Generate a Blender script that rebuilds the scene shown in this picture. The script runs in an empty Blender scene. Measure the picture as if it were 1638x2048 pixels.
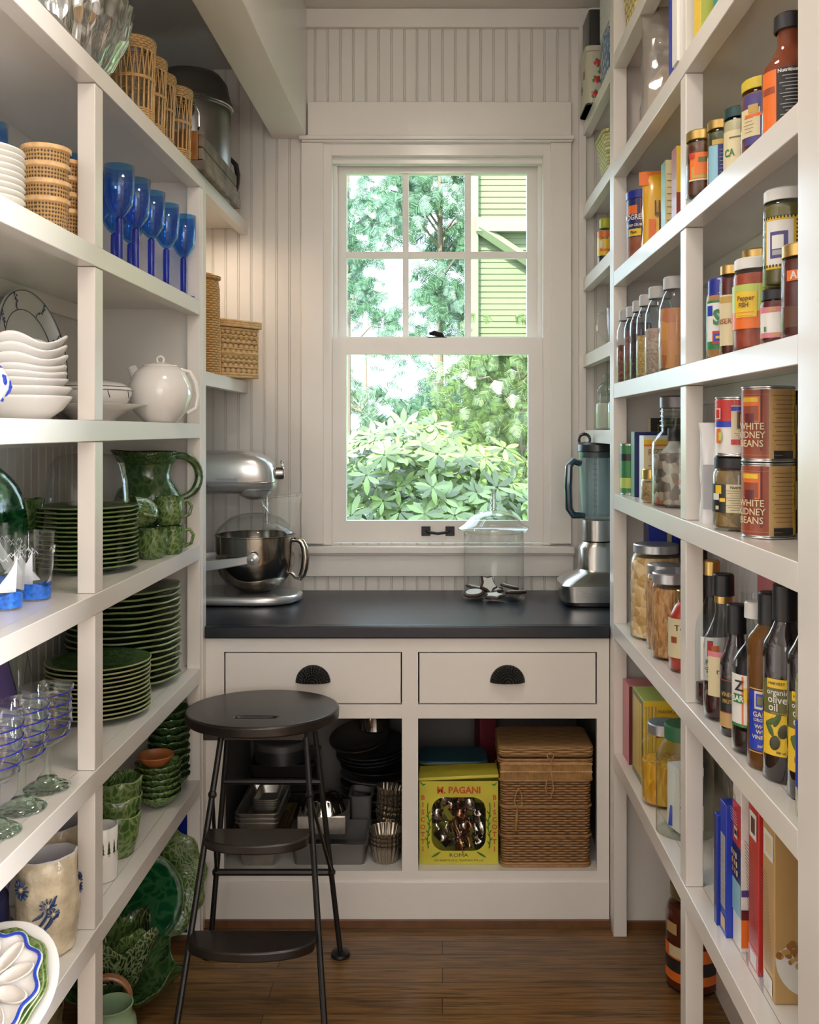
import bpy, math, random
from mathutils import Vector, Matrix, noise
random.seed(7)
sin, cos, pi, R = math.sin, math.cos, math.pi, math.radians
S = bpy.context.scene
COL = S.collection
# ------------------------------------------------------------------ camera
cam = bpy.data.cameras.new('camera'); camo = bpy.data.objects.new('camera', cam); COL.objects.link(camo)
camo.location = (0, 0, 1.51); camo.rotation_euler = (R(90), 0, 0)
cam.sensor_fit = 'VERTICAL'; cam.sensor_height = 36; cam.lens = 1950 / 2048 * 36
cam.shift_x = -66 / 2048; cam.shift_y = -164 / 2048; cam.clip_start = .02; cam.clip_end = 200
S.camera = camo
# ------------------------------------------------------------------ world, sun, lamps, exposure
w = bpy.data.worlds.new('sky'); S.world = w; w.use_nodes = True
bg = w.node_tree.nodes['Background']; bg.inputs[0].default_value = (.66, .83, 1, 1); bg.inputs[1].default_value = 6.8
def lamp(name, kind, loc, rot, power, color, **k):
    l = bpy.data.lights.new(name, kind); l.energy = power; l.color = color
    for a, b in k.items(): setattr(l, a, b)
    o = bpy.data.objects.new(name, l); COL.objects.link(o); o.location = loc; o.rotation_euler = rot
    return o
lamp('sun', 'SUN', (0, 0, 8), (R(38), R(-22), 0), 15, (1, .96, .86), angle=R(1))
lamp('window_portal', 'AREA', (-.02, 3.78, 1.77), (R(-90), 0, 0), 1, (1, 1, 1), shape='RECTANGLE', size=.74, size_y=1.5)
bpy.data.lights['window_portal'].cycles.is_portal = True
lamp('daylight_from_room', 'AREA', (.2, -2.4, 2.05), (R(90), 0, 0), 47, (1, .98, .95), shape='RECTANGLE', size=2.6, size_y=1.6)
lamp('side_window_light', 'AREA', (2.65, .25, 1.6), (R(90), 0, R(90)), 340, (.97, .98, 1), shape='RECTANGLE', size=.9, size_y=1.5)
lamp('ceiling_fill', 'AREA', (-.05, 1.75, 3.03), (0, 0, 0), 10, (1, .88, .74), shape='DISK', size=.3)  # warm overhead fill, added with no fixture in view
lamp('shelf_puck_light', 'AREA', (-.83, 3.36, 2.225), (0, 0, 0), 1.6, (1, .8, .6), shape='DISK', size=.06)
S.view_settings.view_transform = 'Standard'; S.view_settings.look = 'None'
S.view_settings.exposure = 0.0; S.view_settings.gamma = 1; S.view_settings.use_curve_mapping = False
S.cycles.max_bounces = 10; S.cycles.transparent_max_bounces = 40; S.cycles.diffuse_bounces = 5
S.cycles.glossy_bounces = 5; S.cycles.transmission_bounces = 8
S.cycles.caustics_reflective = False; S.cycles.caustics_refractive = False; S.cycles.sample_clamp_indirect = 6
S.cycles.use_denoising = True
# ------------------------------------------------------------------ materials
MATS = {}
def newmat(n):
    m = bpy.data.materials.new(n); m.use_nodes = True
    nt = m.node_tree; b = nt.nodes['Principled BSDF']
    return m, nt, b
def lk(nt, a, b): nt.links.new(a, b)
def nd(nt, t, **k):
    n = nt.nodes.new(t)
    for a, b in k.items():
        if a[0] == '_': n.inputs[a[1:].replace('_', ' ')].default_value = b
        else: setattr(n, a, b)
    return n
def M(n, col=(.8, .8, .8), rough=.5, metal=0, coat=0, spec=.5, bump=0, bscale=60, var=0, vscale=8, sss=0):
    if n in MATS: return MATS[n]
    m, nt, b = newmat(n)
    b.inputs['Base Color'].default_value = (*col, 1); b.inputs['Roughness'].default_value = rough
    b.inputs['Metallic'].default_value = metal; b.inputs['Coat Weight'].default_value = coat
    b.inputs['Specular IOR Level'].default_value = spec
    if bump or var:
        tc = nd(nt, 'ShaderNodeTexCoord')
    if var:
        nz = nd(nt, 'ShaderNodeTexNoise', _Scale=vscale, _Detail=4.); lk(nt, tc.outputs['Object'], nz.inputs['Vector'])
        rp = nd(nt, 'ShaderNodeValToRGB'); rp.color_ramp.elements[0].position = .3; rp.color_ramp.elements[1].position = .7
        rp.color_ramp.elements[0].color = (*[c * (1 - var) for c in col], 1); rp.color_ramp.elements[1].color = (*[min(1, c * (1 + var)) for c in col], 1)
        lk(nt, nz.outputs['Fac'], rp.inputs['Fac']); lk(nt, rp.outputs['Color'], b.inputs['Base Color'])
    if bump:
        nz = nd(nt, 'ShaderNodeTexNoise', _Scale=bscale, _Detail=3.); lk(nt, tc.outputs['Object'], nz.inputs['Vector'])
        bp = nd(nt, 'ShaderNodeBump', _Strength=bump, _Distance=.004); lk(nt, nz.outputs['Fac'], bp.inputs['Height']); lk(nt, bp.outputs['Normal'], b.inputs['Normal'])
    MATS[n] = m; return m
def GL(n, col=(1, 1, 1), refl=1.0, rough=.02, opacity=0, bump=0, bscale=30, base=.012):
    """clear or tinted thin-walled glass: light passes, the surface mirrors more at grazing angles"""
    if n in MATS: return MATS[n]
    m = bpy.data.materials.new(n); m.use_nodes = True; nt = m.node_tree; nt.nodes.clear()
    out = nd(nt, 'ShaderNodeOutputMaterial'); mx = nd(nt, 'ShaderNodeMixShader'); tr = nd(nt, 'ShaderNodeBsdfTransparent'); gl = nd(nt, 'ShaderNodeBsdfGlossy')
    tr.inputs[0].default_value = (*col, 1); gl.inputs['Roughness'].default_value = rough
    fr = nd(nt, 'ShaderNodeLayerWeight', _Blend=.5); pw = nd(nt, 'ShaderNodeMath', operation='POWER'); pw.inputs[1].default_value = 4.6; lk(nt, fr.outputs['Facing'], pw.inputs[0])
    mu = nd(nt, 'ShaderNodeMath', operation='MULTIPLY_ADD'); mu.inputs[1].default_value = .72 * refl; mu.inputs[2].default_value = base * refl; mu.use_clamp = True
    lk(nt, pw.outputs[0], mu.inputs[0]); lk(nt, mu.outputs[0], mx.inputs[0]); lk(nt, gl.outputs[0], mx.inputs[2])
    if bump:
        tc = nd(nt, 'ShaderNodeTexCoord'); nz = nd(nt, 'ShaderNodeTexVoronoi', _Scale=bscale); lk(nt, tc.outputs['Object'], nz.inputs['Vector'])
        bp = nd(nt, 'ShaderNodeBump', _Strength=bump, _Distance=.01); lk(nt, nz.outputs['Distance'], bp.inputs['Height'])
        lk(nt, bp.outputs[0], gl.inputs['Normal']); lk(nt, bp.outputs[0], fr.inputs['Normal'])
    if opacity:
        df = nd(nt, 'ShaderNodeBsdfDiffuse'); df.inputs[0].default_value = (*col, 1); m2 = nd(nt, 'ShaderNodeMixShader'); m2.inputs[0].default_value = opacity
        lk(nt, tr.outputs[0], m2.inputs[1]); lk(nt, df.outputs[0], m2.inputs[2]); lk(nt, m2.outputs[0], mx.inputs[1])
    else: lk(nt, tr.outputs[0], mx.inputs[1])
    lk(nt, mx.outputs[0], out.inputs[0]); MATS[n] = m; return m
def ramp(nt, fac, stops):
    rp = nd(nt, 'ShaderNodeValToRGB'); e = rp.color_ramp.elements
    e[0].position, e[0].color = stops[0][0], (*stops[0][1], 1); e[1].position, e[1].color = stops[-1][0], (*stops[-1][1], 1)
    for p, c in stops[1:-1]:
        x = e.new(p); x.color = (*c, 1)
    lk(nt, fac, rp.inputs['Fac']); return rp.outputs['Color']
def WEAVE(n, c0, c1, c2, su=160, sv=160, bump=.8, rough=.6):
    """basket weave on UVs measured in metres"""
    if n in MATS: return MATS[n]
    m, nt, b = newmat(n); tc = nd(nt, 'ShaderNodeTexCoord'); sp = nd(nt, 'ShaderNodeSeparateXYZ'); lk(nt, tc.outputs['UV'], sp.inputs[0])
    def mth(op, a, bb):
        x = nd(nt, 'ShaderNodeMath', operation=op)
        for i, q in enumerate((a, bb)):
            if q is None: continue
            if isinstance(q, (int, float)): x.inputs[i].default_value = q
            else: lk(nt, q, x.inputs[i])
        return x.outputs[0]
    u = mth('MULTIPLY', sp.outputs[0], su * pi); v = mth('MULTIPLY', sp.outputs[1], sv * pi)
    fl = mth('FLOOR', mth('DIVIDE', v, pi), None); off = mth('MULTIPLY', fl, pi)
    a = mth('SINE', mth('ADD', u, off), None); c = mth('ABSOLUTE', mth('SINE', v, None), None)
    h = mth('ADD', mth('MULTIPLY', a, .5), mth('MULTIPLY', c, .7))
    nz = nd(nt, 'ShaderNodeTexNoise', _Scale=40., _Detail=3.); lk(nt, tc.outputs['Object'], nz.inputs['Vector'])
    f = mth('ADD', mth('MULTIPLY', h, .55), mth('MULTIPLY', nz.outputs['Fac'], .5))
    lk(nt, ramp(nt, f, [(.05, c0), (.4, c1), (.85, c2)]), b.inputs['Base Color'])
    bp = nd(nt, 'ShaderNodeBump', _Strength=bump, _Distance=.004); lk(nt, h, bp.inputs['Height']); lk(nt, bp.outputs[0], b.inputs['Normal'])
    b.inputs['Roughness'].default_value = rough; MATS[n] = m; return m
def CANE(n, c1=(.62, .36, .14), hole=(.05, .03, .015), su=150, sv=130):
    if n in MATS: return MATS[n]
    m, nt, b = newmat(n); tc = nd(nt, 'ShaderNodeTexCoord'); mp = nd(nt, 'ShaderNodeMapping'); mp.inputs['Scale'].default_value = (su, sv, 1); mp.inputs['Rotation'].default_value = (0, 0, 0)
    lk(nt, tc.outputs['UV'], mp.inputs[0]); vo = nd(nt, 'ShaderNodeTexVoronoi', _Scale=1., _Randomness=.12); lk(nt, mp.outputs[0], vo.inputs['Vector'])
    lk(nt, ramp(nt, vo.outputs['Distance'], [(.2, hole), (.36, [c * .75 for c in c1]), (.6, c1)]), b.inputs['Base Color'])
    bp = nd(nt, 'ShaderNodeBump', _Strength=.6, _Distance=.003); lk(nt, vo.outputs['Distance'], bp.inputs['Height']); lk(nt, bp.outputs[0], b.inputs['Normal'])
    b.inputs['Roughness'].default_value = .5; MATS[n] = m; return m
def LEAFCER(n, dark, mid, vein, scale=45, rough=.16, bump=.5):
    """glazed leaf relief pottery: pale raised veins, green pooled between them"""
    if n in MATS: return MATS[n]
    m, nt, b = newmat(n); tc = nd(nt, 'ShaderNodeTexCoord'); nz = nd(nt, 'ShaderNodeTexNoise', _Scale=9., _Detail=3.); lk(nt, tc.outputs['Object'], nz.inputs['Vector'])
    ad = nd(nt, 'ShaderNodeMixRGB', blend_type='ADD'); ad.inputs[0].default_value = .12; lk(nt, tc.outputs['Object'], ad.inputs[1]); lk(nt, nz.outputs['Color'], ad.inputs[2])
    mp = nd(nt, 'ShaderNodeMapping'); mp.inputs['Scale'].default_value = (1, 1, .45); lk(nt, ad.outputs[0], mp.inputs[0])
    vo = nd(nt, 'ShaderNodeTexVoronoi', feature='DISTANCE_TO_EDGE', _Scale=float(scale)); lk(nt, mp.outputs[0], vo.inputs['Vector'])
    c = ramp(nt, vo.outputs['Distance'], [(.0, vein), (.06, vein), (.14, mid), (.45, dark)])
    c2 = nd(nt, 'ShaderNodeMixRGB', blend_type='MULTIPLY'); c2.inputs[0].default_value = .6; lk(nt, c, c2.inputs[1])
    lk(nt, ramp(nt, nz.outputs['Fac'], [(.35, (.55, .55, .5)), (.65, (1, 1, 1))]), c2.inputs[2]); lk(nt, c2.outputs[0], b.inputs['Base Color'])
    bp = nd(nt, 'ShaderNodeBump', _Strength=bump, _Distance=.003); bp.invert = True; lk(nt, vo.outputs['Distance'], bp.inputs['Height']); lk(nt, bp.outputs[0], b.inputs['Normal'])
    b.inputs['Roughness'].default_value = rough; b.inputs['Coat Weight'].default_value = .3; MATS[n] = m; return m
def SPECK(n, cols, scale=120, rough=.5, bump=.6, stretch=(1, 1, 1)):
    """small pieces packed in a jar: each cell its own tone"""
    if n in MATS: return MATS[n]
    m, nt, b = newmat(n); tc = nd(nt, 'ShaderNodeTexCoord'); mp = nd(nt, 'ShaderNodeMapping'); mp.inputs['Scale'].default_value = stretch; lk(nt, tc.outputs['Object'], mp.inputs[0])
    vo = nd(nt, 'ShaderNodeTexVoronoi', _Scale=float(scale)); lk(nt, mp.outputs[0], vo.inputs['Vector'])
    sp = nd(nt, 'ShaderNodeSeparateColor'); lk(nt, vo.outputs['Color'], sp.inputs[0])
    k = len(cols); lk(nt, ramp(nt, sp.outputs[0], [(i / max(1, k - 1), c) for i, c in enumerate(cols)]), b.inputs['Base Color'])
    bp = nd(nt, 'ShaderNodeBump', _Strength=bump, _Distance=.004); bp.invert = True; lk(nt, vo.outputs['Distance'], bp.inputs['Height']); lk(nt, bp.outputs[0], b.inputs['Normal'])
    b.inputs['Roughness'].default_value = rough; MATS[n] = m; return m
# ------------------------------------------------------------------ mesh builder (UVs in metres)
class MB:
    def __init__(s): s.v = []; s.f = []; s.m = []; s.uv = []
    def quad(s, pts, m=0, uv=None):
        i = len(s.v); s.v += [tuple(p) for p in pts]; s.f.append(tuple(range(i, i + len(pts)))); s.m.append(m)
        s.uv.append(uv or [(p[0] + p[1], p[2]) for p in pts]); return s
    def box(s, x0, x1, y0, y1, z0, z1, m=0, mats=None):
        x = (x0, x1); y = (y0, y1); z = (z0, z1); i = len(s.v)
        s.v += [(x[a], y[b], z[c]) for a in (0, 1) for b in (0, 1) for c in (0, 1)]
        F = [(0, 1, 3, 2), (4, 6, 7, 5), (0, 4, 5, 1), (2, 3, 7, 6), (0, 2, 6, 4), (1, 5, 7, 3)]   # -x +x -y +y -z +z
        for k, f in enumerate(F):
            s.f.append(tuple(i + q for q in f)); s.m.append(mats[k] if mats else m)
            ax = (1, 2) if k < 2 else ((0, 2) if k < 4 else (0, 1))
            s.uv.append([(s.v[i + q][ax[0]], s.v[i + q][ax[1]]) for q in f])
        return s
    def cbox(s, cx, cy, cz, sx, sy, sz, m=0): return s.box(cx - sx / 2, cx + sx / 2, cy - sy / 2, cy + sy / 2, cz - sz / 2, cz + sz / 2, m)
    def lathe(s, prof, n=32, m=0, ms=None, wav=None, c=(0, 0, 0), sx=1, sy=1, a0=0, a1=None, seg=None):
        full = a1 is None; a1 = a1 if a1 is not None else 2 * pi; N = n if full else n + 1; i0 = len(s.v); P = len(prof); L = [0]
        for k in range(1, P): L.append(L[-1] + math.hypot(prof[k][0] - prof[k - 1][0], prof[k][1] - prof[k - 1][1]))
        rm = max(p[0] for p in prof)
        for k, (r, z) in enumerate(prof):
            for j in range(N):
                t = a0 + (a1 - a0) * j / n; dr, dz = wav(t, k, r, z) if wav else (0, 0)
                s.v.append((c[0] + (r + dr) * sin(t) * sx, c[1] - (r + dr) * cos(t) * sy, c[2] + z + dz))
        for k in range(P - 1):
            for j in range(n):
                j2 = (j + 1) % N if full else j + 1
                a, b, d, e = i0 + k * N + j, i0 + k * N + j2, i0 + (k + 1) * N + j2, i0 + (k + 1) * N + j
                u0, u1 = rm * (a1 - a0) * j / n, rm * (a1 - a0) * (j + 1) / n
                s.f.append((a, b, d, e)); s.m.append(ms[k] if ms else m); s.uv.append([(u0, L[k]), (u1, L[k]), (u1, L[k + 1]), (u0, L[k + 1])])
        return s
    def tube(s, pts, r=.004, n=8, m=0, closed=False, caps=True):
        pts = [Vector(p) for p in pts]; K = len(pts); rr = r if isinstance(r, (list, tuple)) else [r] * K; i0 = len(s.v); up = None; L = 0
        for k, p in enumerate(pts):
            if closed: t = pts[(k + 1) % K] - pts[k - 1]
            else: t = pts[min(k + 1, K - 1)] - pts[max(k - 1, 0)]
            t = t.normalized() if t.length > 1e-9 else Vector((0, 0, 1))
            if up is None: up = Vector((0, 0, 1)) if abs(t.z) < .9 else Vector((1, 0, 0))
            a = t.cross(up).normalized(); b = a.cross(t).normalized(); up = b
            for j in range(n):
                q = p + (a * cos(2 * pi * j / n) + b * sin(2 * pi * j / n)) * rr[k]; s.v.append(tuple(q))
        for k in range(K if closed else K - 1):
            k2 = (k + 1) % K; l2 = L + (pts[k2] - pts[k]).length
            for j in range(n):
                j2 = (j + 1) % n; s.f.append((i0 + k * n + j, i0 + k * n + j2, i0 + k2 * n + j2, i0 + k2 * n + j)); s.m.append(m)
                w_ = 2 * pi * rr[k] / n; s.uv.append([(j * w_, L), (j * w_ + w_, L), (j * w_ + w_, l2), (j * w_, l2)])
            L = l2
        if caps and not closed:
            for k in (0, K - 1):
                f = tuple(i0 + k * n + j for j in range(n)); f = f if k else f[::-1]; s.f.append(f); s.m.append(m); s.uv.append([(0, 0)] * n)
        return s
    def sphere(s, c, r, n=14, m=0, sc=(1, 1, 1)):
        k = max(5, n // 2); pr = [(max(1e-5, r * sin(pi * i / k)), -r * cos(pi * i / k)) for i in range(k + 1)]
        i0 = len(s.v); s.lathe(pr, n, m)
        for i in range(i0, len(s.v)):
            x, y, z = s.v[i]; s.v[i] = (c[0] + x * sc[0], c[1] + y * sc[1], c[2] + z * sc[2])
        return s
    def prism(s, poly, z0, z1, m=0, tr=None, top=True, side_m=None):
        """poly in xy extruded in z; tr maps local (x,y,z) to a point"""
        tr = tr or (lambda x, y, z: (x, y, z)); i = len(s.v); n = len(poly); L = 0
        s.v += [tr(x, y, z0) for x, y in poly] + [tr(x, y, z1) for x, y in poly]
        for k in range(n):
            k2 = (k + 1) % n; d = math.hypot(poly[k2][0] - poly[k][0], poly[k2][1] - poly[k][1])
            s.f.append((i + k, i + k2, i + n + k2, i + n + k)); s.m.append(m if side_m is None else side_m); s.uv.append([(L, z0), (L + d, z0), (L + d, z1), (L, z1)]); L += d
        if top:
            s.f.append(tuple(i + n + k for k in range(n))); s.m.append(m); s.uv.append([tuple(p) for p in poly])
            s.f.append(tuple(i + k for k in reversed(range(n)))); s.m.append(m); s.uv.append([tuple(p) for p in reversed(poly)])
        return s
    def band(s, r, z0, z1, t0, t1, m=0, n=14, dr=.0006, rt=None):
        rt = r if rt is None else rt; s.lathe([(r + dr, z0), (rt + dr, z1)], n, m, a0=t0, a1=t1); return s
    def cyltext(s, txt, size, r, z, t=0, m=1, dr=.0012, align='CENTER', sq=1, bold=0, rt=None):
        V, F = textmesh(txt, size, align, bold); i = len(s.v)
        for x, y in V:
            a = t + x * sq / r; s.v.append(((r + dr) * sin(a), -(r + dr) * cos(a), z + y))
        for f in F: s.f.append(tuple(i + q for q in f)); s.m.append(m); s.uv.append([(0, 0)] * len(f))
        return s
    def flattext(s, txt, size, o, ux, uy, m=1, align='CENTER', sq=1, bold=0):
        V, F = textmesh(txt, size, align, bold); i = len(s.v); o, ux, uy = Vector(o), Vector(ux), Vector(uy)
        for x, y in V: s.v.append(tuple(o + ux * x * sq + uy * y))
        for f in F: s.f.append(tuple(i + q for q in f)); s.m.append(m); s.uv.append([(0, 0)] * len(f))
        return s
    def xf(s, mat, i0=0):
        for i in range(i0, len(s.v)): s.v[i] = tuple(mat @ Vector(s.v[i]))
        return s
_TX = {}
def textmesh(txt, size, align='CENTER', bold=0):
    key = (txt, align, bold)
    if key not in _TX:
        c = bpy.data.curves.new('t', 'FONT'); c.body = txt; c.size = 1; c.align_x = align; c.align_y = 'CENTER'; c.resolution_u = 2; c.offset = bold
        o = bpy.data.objects.new('t', c); COL.objects.link(o); bpy.context.view_layer.update()
        dg = bpy.context.evaluated_depsgraph_get(); me = o.evaluated_get(dg).to_mesh()
        _TX[key] = ([(v.co.x, v.co.y) for v in me.vertices], [tuple(p.vertices) for p in me.polygons])
        o.evaluated_get(dg).to_mesh_clear(); bpy.data.objects.remove(o); bpy.data.curves.remove(c)
    V, F = _TX[key]; return [(x * size, y * size) for x, y in V], F
# ------------------------------------------------------------------ objects
def thing(name, label, cat, loc=(0, 0, 0), rz=0, group=None):
    o = bpy.data.objects.new(name, None); COL.objects.link(o); o.empty_display_size = .05
    o.location = loc; o.rotation_euler = (0, 0, rz); tag(o, label, cat, group); return o
def tag(o, label=None, cat=None, group=None, kind=None):
    if label: o['label'] = label
    if cat: o['category'] = cat
    if group: o['group'] = group
    if kind: o['kind'] = kind
    return o
def part(name, mb, mats, parent=None, bev=0, label=None, loc=None, rot=None, ang=.6, sub=0, solid=0, seg=2):
    me = bpy.data.meshes.new(name); me.from_pydata(mb.v, [], mb.f)
    for mt in (mats if isinstance(mats, (list, tuple)) else [mats]): me.materials.append(mt)
    k = len(me.materials); me.polygons.foreach_set('material_index', [min(q, k - 1) for q in mb.m])
    uvl = me.uv_layers.new(name='UVMap'); uvl.data.foreach_set('uv', [c for f in mb.uv for p in f for c in p])
    me.polygons.foreach_set('use_smooth', [True] * len(mb.f)); me.update()
    try: me.set_sharp_from_angle(angle=ang)
    except Exception: pass
    me.validate()
    o = bpy.data.objects.new(name, me); COL.objects.link(o)
    if parent: o.parent = parent
    if loc: o.location = loc
    if rot: o.rotation_euler = rot
    if solid:
        q = o.modifiers.new('s', 'SOLIDIFY'); q.thickness = solid; q.offset = 0
    if bev:
        q = o.modifiers.new('b', 'BEVEL'); q.width = bev; q.segments = seg; q.limit_method = 'ANGLE'; q.angle_limit = R(35); q.harden_normals = False
    if sub:
        q = o.modifiers.new('u', 'SUBSURF'); q.levels = sub; q.render_levels = sub
    if label: o['label'] = label
    return o
def solo(name, mb, mats, label, cat, group=None, **k):
    return tag(part(name, mb, mats, **k), label, cat, group)
def struct(name, mb, mats, parent=None, **k):
    o = part(name, mb, mats, parent, **k)
    if not parent: o['kind'] = 'structure'
    return o
def dup(root, loc, rz=None, label=None, group=None, scale=None):
    r = root.copy(); COL.objects.link(r); r.location = loc
    if rz is not None: r.rotation_euler = (0, 0, rz)
    if scale: r.scale = (scale,) * 3
    if label: r['label'] = label
    if group: r['group'] = group
    for ch in list(root.children):
        c = ch.copy(); COL.objects.link(c); c.parent = r
        for g in ch.children:
            d = g.copy(); COL.objects.link(d); d.parent = c
    return r
def arc(c, r, a0, a1, n=10, ax='xz', y=0):
    out = []
    for i in range(n + 1):
        a = a0 + (a1 - a0) * i / n; p, q = c[0] + r * cos(a), c[1] + r * sin(a)
        out.append((p, y, q) if ax == 'xz' else ((y, p, q) if ax == 'yz' else (p, q, y)))
    return out
def rrect(w_, h_, r, n=5, cx=0, cy=0):
    out = []
    for (sx, sy, a) in ((1, 1, 0), (-1, 1, 90), (-1, -1, 180), (1, -1, 270)):
        for i in range(n + 1):
            t = R(a + 90 * i / n); out.append((cx + sx * (w_ / 2 - r) + r * cos(t), cy + sy * (h_ / 2 - r) + r * sin(t)))
    return out
# ------------------------------------------------------------------ shared materials
WHITE = M('white_satin_paint', (.72, .685, .64), .34, coat=.45, var=.03, vscale=3)
WHITE.node_tree.nodes['Principled BSDF'].inputs['Coat Roughness'].default_value = .16
WALLP = M('white_wall_paint', (.68, .65, .61), .5, var=.03, vscale=2)
CLEAR = GL('clear_glass', (.985, .99, .988), 1.25)
CLEARG = GL('greenish_clear_glass', (.94, .975, .95), 1.7, base=.03)
STEEL = M('brushed_steel', (.5, .48, .45), .24, 1, bump=.05, bscale=200)
CHROME = M('polished_steel', (.62, .6, .57), .1, 1)
SILVERP_ = M('silver_enamel', (.50, .51, .51), .28, .75, coat=.4)
BLACKP = M('black_plastic', (.012, .012, .013), .3)
GOLDL = M('gold_lid', (.62, .42, .14), .28, .85)
SILVL = M('silver_lid', (.52, .53, .56), .32, .8)
WHITEL = M('white_lid', (.7, .7, .68), .35)
BLACKL = M('black_lid', (.015, .014, .014), .35)
PORC = M('white_porcelain', (.78, .76, .73), .12, coat=.4)
CREAM = M('cream_porcelain', (.68, .64, .56), .16, coat=.4)
INK = M('black_print', (.02, .02, .02), .5)
PAPER = M('cream_paper', (.72, .68, .58), .5)
PAPERW = M('white_paper', (.76, .75, .73), .5)
# ================================================================== the room
XL, XR, YB = -1.08, .75, 3.625      # side walls and window wall
FL, FR = -.724, .51                 # front planes of the two shelf runs
ZT = 3.07
def bead(x0, x1, z0, z1, step=.0474, at=None):
    """beadboard profile across x with pairs of fine grooves, facing -y at y=0"""
    mb = MB(); xs = [(x0, 0)]; x = math.ceil(x0 / step) * step
    while x < x1 - .006:
        if x > x0 + .006:
            xs += [(x - .0045, 0), (x - .003, .0035), (x - .0015, 0.0002), (x + .0015, 0.0002), (x + .003, .0035), (x + .0045, 0)]
        x += step
    xs.append((x1, 0))
    for (a, ya), (b, yb) in zip(xs, xs[1:]): mb.quad([(a, ya, z0), (b, yb, z0), (b, yb, z1), (a, ya, z1)])
    return mb
# floor: oak boards running across the view
m, nt, b = newmat('oak_floor'); tc = nd(nt, 'ShaderNodeTexCoord')
br = nd(nt, 'ShaderNodeTexBrick', offset=.37, squash=1); br.inputs['Scale'].default_value = 1; br.inputs['Brick Width'].default_value = 1.25; br.inputs['Row Height'].default_value = .072; br.inputs['Mortar Size'].default_value = .0012; br.inputs['Bias'].default_value = 0
br.inputs['Color1'].default_value = (.145, .075, .026, 1); br.inputs['Color2'].default_value = (.235, .130, .048, 1); br.inputs['Mortar'].default_value = (.02, .01, .005, 1)
lk(nt, tc.outputs['Object'], br.inputs['Vector'])
mp = nd(nt, 'ShaderNodeMapping'); mp.inputs['Scale'].default_value = (1.6, 38, 1); lk(nt, tc.outputs['Object'], mp.inputs[0])
wv = nd(nt, 'ShaderNodeTexNoise', _Scale=3., _Detail=6., _Distortion=1.2); lk(nt, mp.outputs[0], wv.inputs['Vector'])
mx = nd(nt, 'ShaderNodeMixRGB', blend_type='MULTIPLY'); mx.inputs[0].default_value = .9; lk(nt, br.outputs['Color'], mx.inputs[1]); lk(nt, ramp(nt, wv.outputs['Fac'], [(.35, (.4, .36, .32)), (.6, (1.25, 1.2, 1.15))]), mx.inputs[2])
lk(nt, mx.outputs[0], b.inputs['Base Color']); b.inputs['Roughness'].default_value = .3
OAK = m
struct('floor', MB().box(-2.9, 2.9, -2.7, 3.8, -.05, 0), OAK)
struct('ceiling', MB().box(-2.9, 2.9, -2.7, 3.8, ZT, ZT + .05), WALLP)
def sidewall(name, x, face):
    mb = bead(1.1, 3.64, 0, ZT); o = struct(name, mb, WALLP)
    # rotate so that the profile runs along y; groove depth goes outwards
    for v in o.data.vertices:
        a, d, z = v.co; v.co = (x + face * -d, a, z)
    return o
sidewall('wall_left', XL, 1); sidewall('wall_right', XR, -1)
struct('wall_front', MB().box(-2.85, 2.85, -2.65, -2.6, 0, ZT), WALLP)
struct('wall_kitchen_left', MB().box(-2.85, -2.8, -2.6, 1.1, 0, ZT), WALLP)
struct('wall_kitchen_right', MB().box(2.8, 2.85, -2.6, 1.1, 0, ZT), WALLP)
struct('wall_doorway_left', MB().box(-2.8, XL, 1.05, 1.1, 0, ZT), WALLP)
struct('wall_doorway_right', MB().box(XR, 2.8, 1.05, 1.1, 0, ZT), WALLP)
# window wall: beadboard around the opening
WX0, WX1, WZ0, WZ1 = -.41, .3725, 1.09, 2.555
mb = MB()
for (a, b_, c, d) in ((XL - .02, WX0, 0, ZT), (WX1, XR + .02, 0, ZT), (WX0, WX1, 0, WZ0), (WX0, WX1, WZ1, ZT)):
    q = bead(a, b_, c, d); i = len(mb.v); mb.v += [(x, YB + y, z) for x, y, z in q.v]; mb.f += [tuple(i + k for k in f) for f in q.f]; mb.m += q.m; mb.uv += q.uv
struct('wall_back', mb, WALLP)
struct('trim_1', MB().box(-.60, XR, YB - .022, YB - .001, 3.0, ZT - .001), WHITE, bev=.002)          # crown board
# ------------------------------------------------------------------ window
def px(x, y=None, Y=YB):
    return (x - 885) / 1950 * Y if y is None else 1.51 - (y - 860) / 1950 * Y
win = bpy.data.objects.new('window_1', None); COL.objects.link(win); win['kind'] = 'structure'
X = px; Z = lambda y: px(0, y)
c = MB().box(X(617), X(1141), YB - .026, YB - .002, Z(277), Z(208)); part('header_board', c, WHITE, win, bev=.002)
c = MB().box(X(601), X(1146), YB - .045, YB - .002, Z(285), Z(277)).box(X(606), X(1143), YB - .036, YB - .002, Z(289), Z(285)); part('header_cap', c, WHITE, win, bev=.002)
for n_, a, b_ in (('casing', 604, 648), ('casing', 1100, 1141)):
    part(n_, MB().box(X(a), X(b_), YB - .026, YB - .002, Z(1086), Z(289)), WHITE, win, bev=.002)
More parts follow.
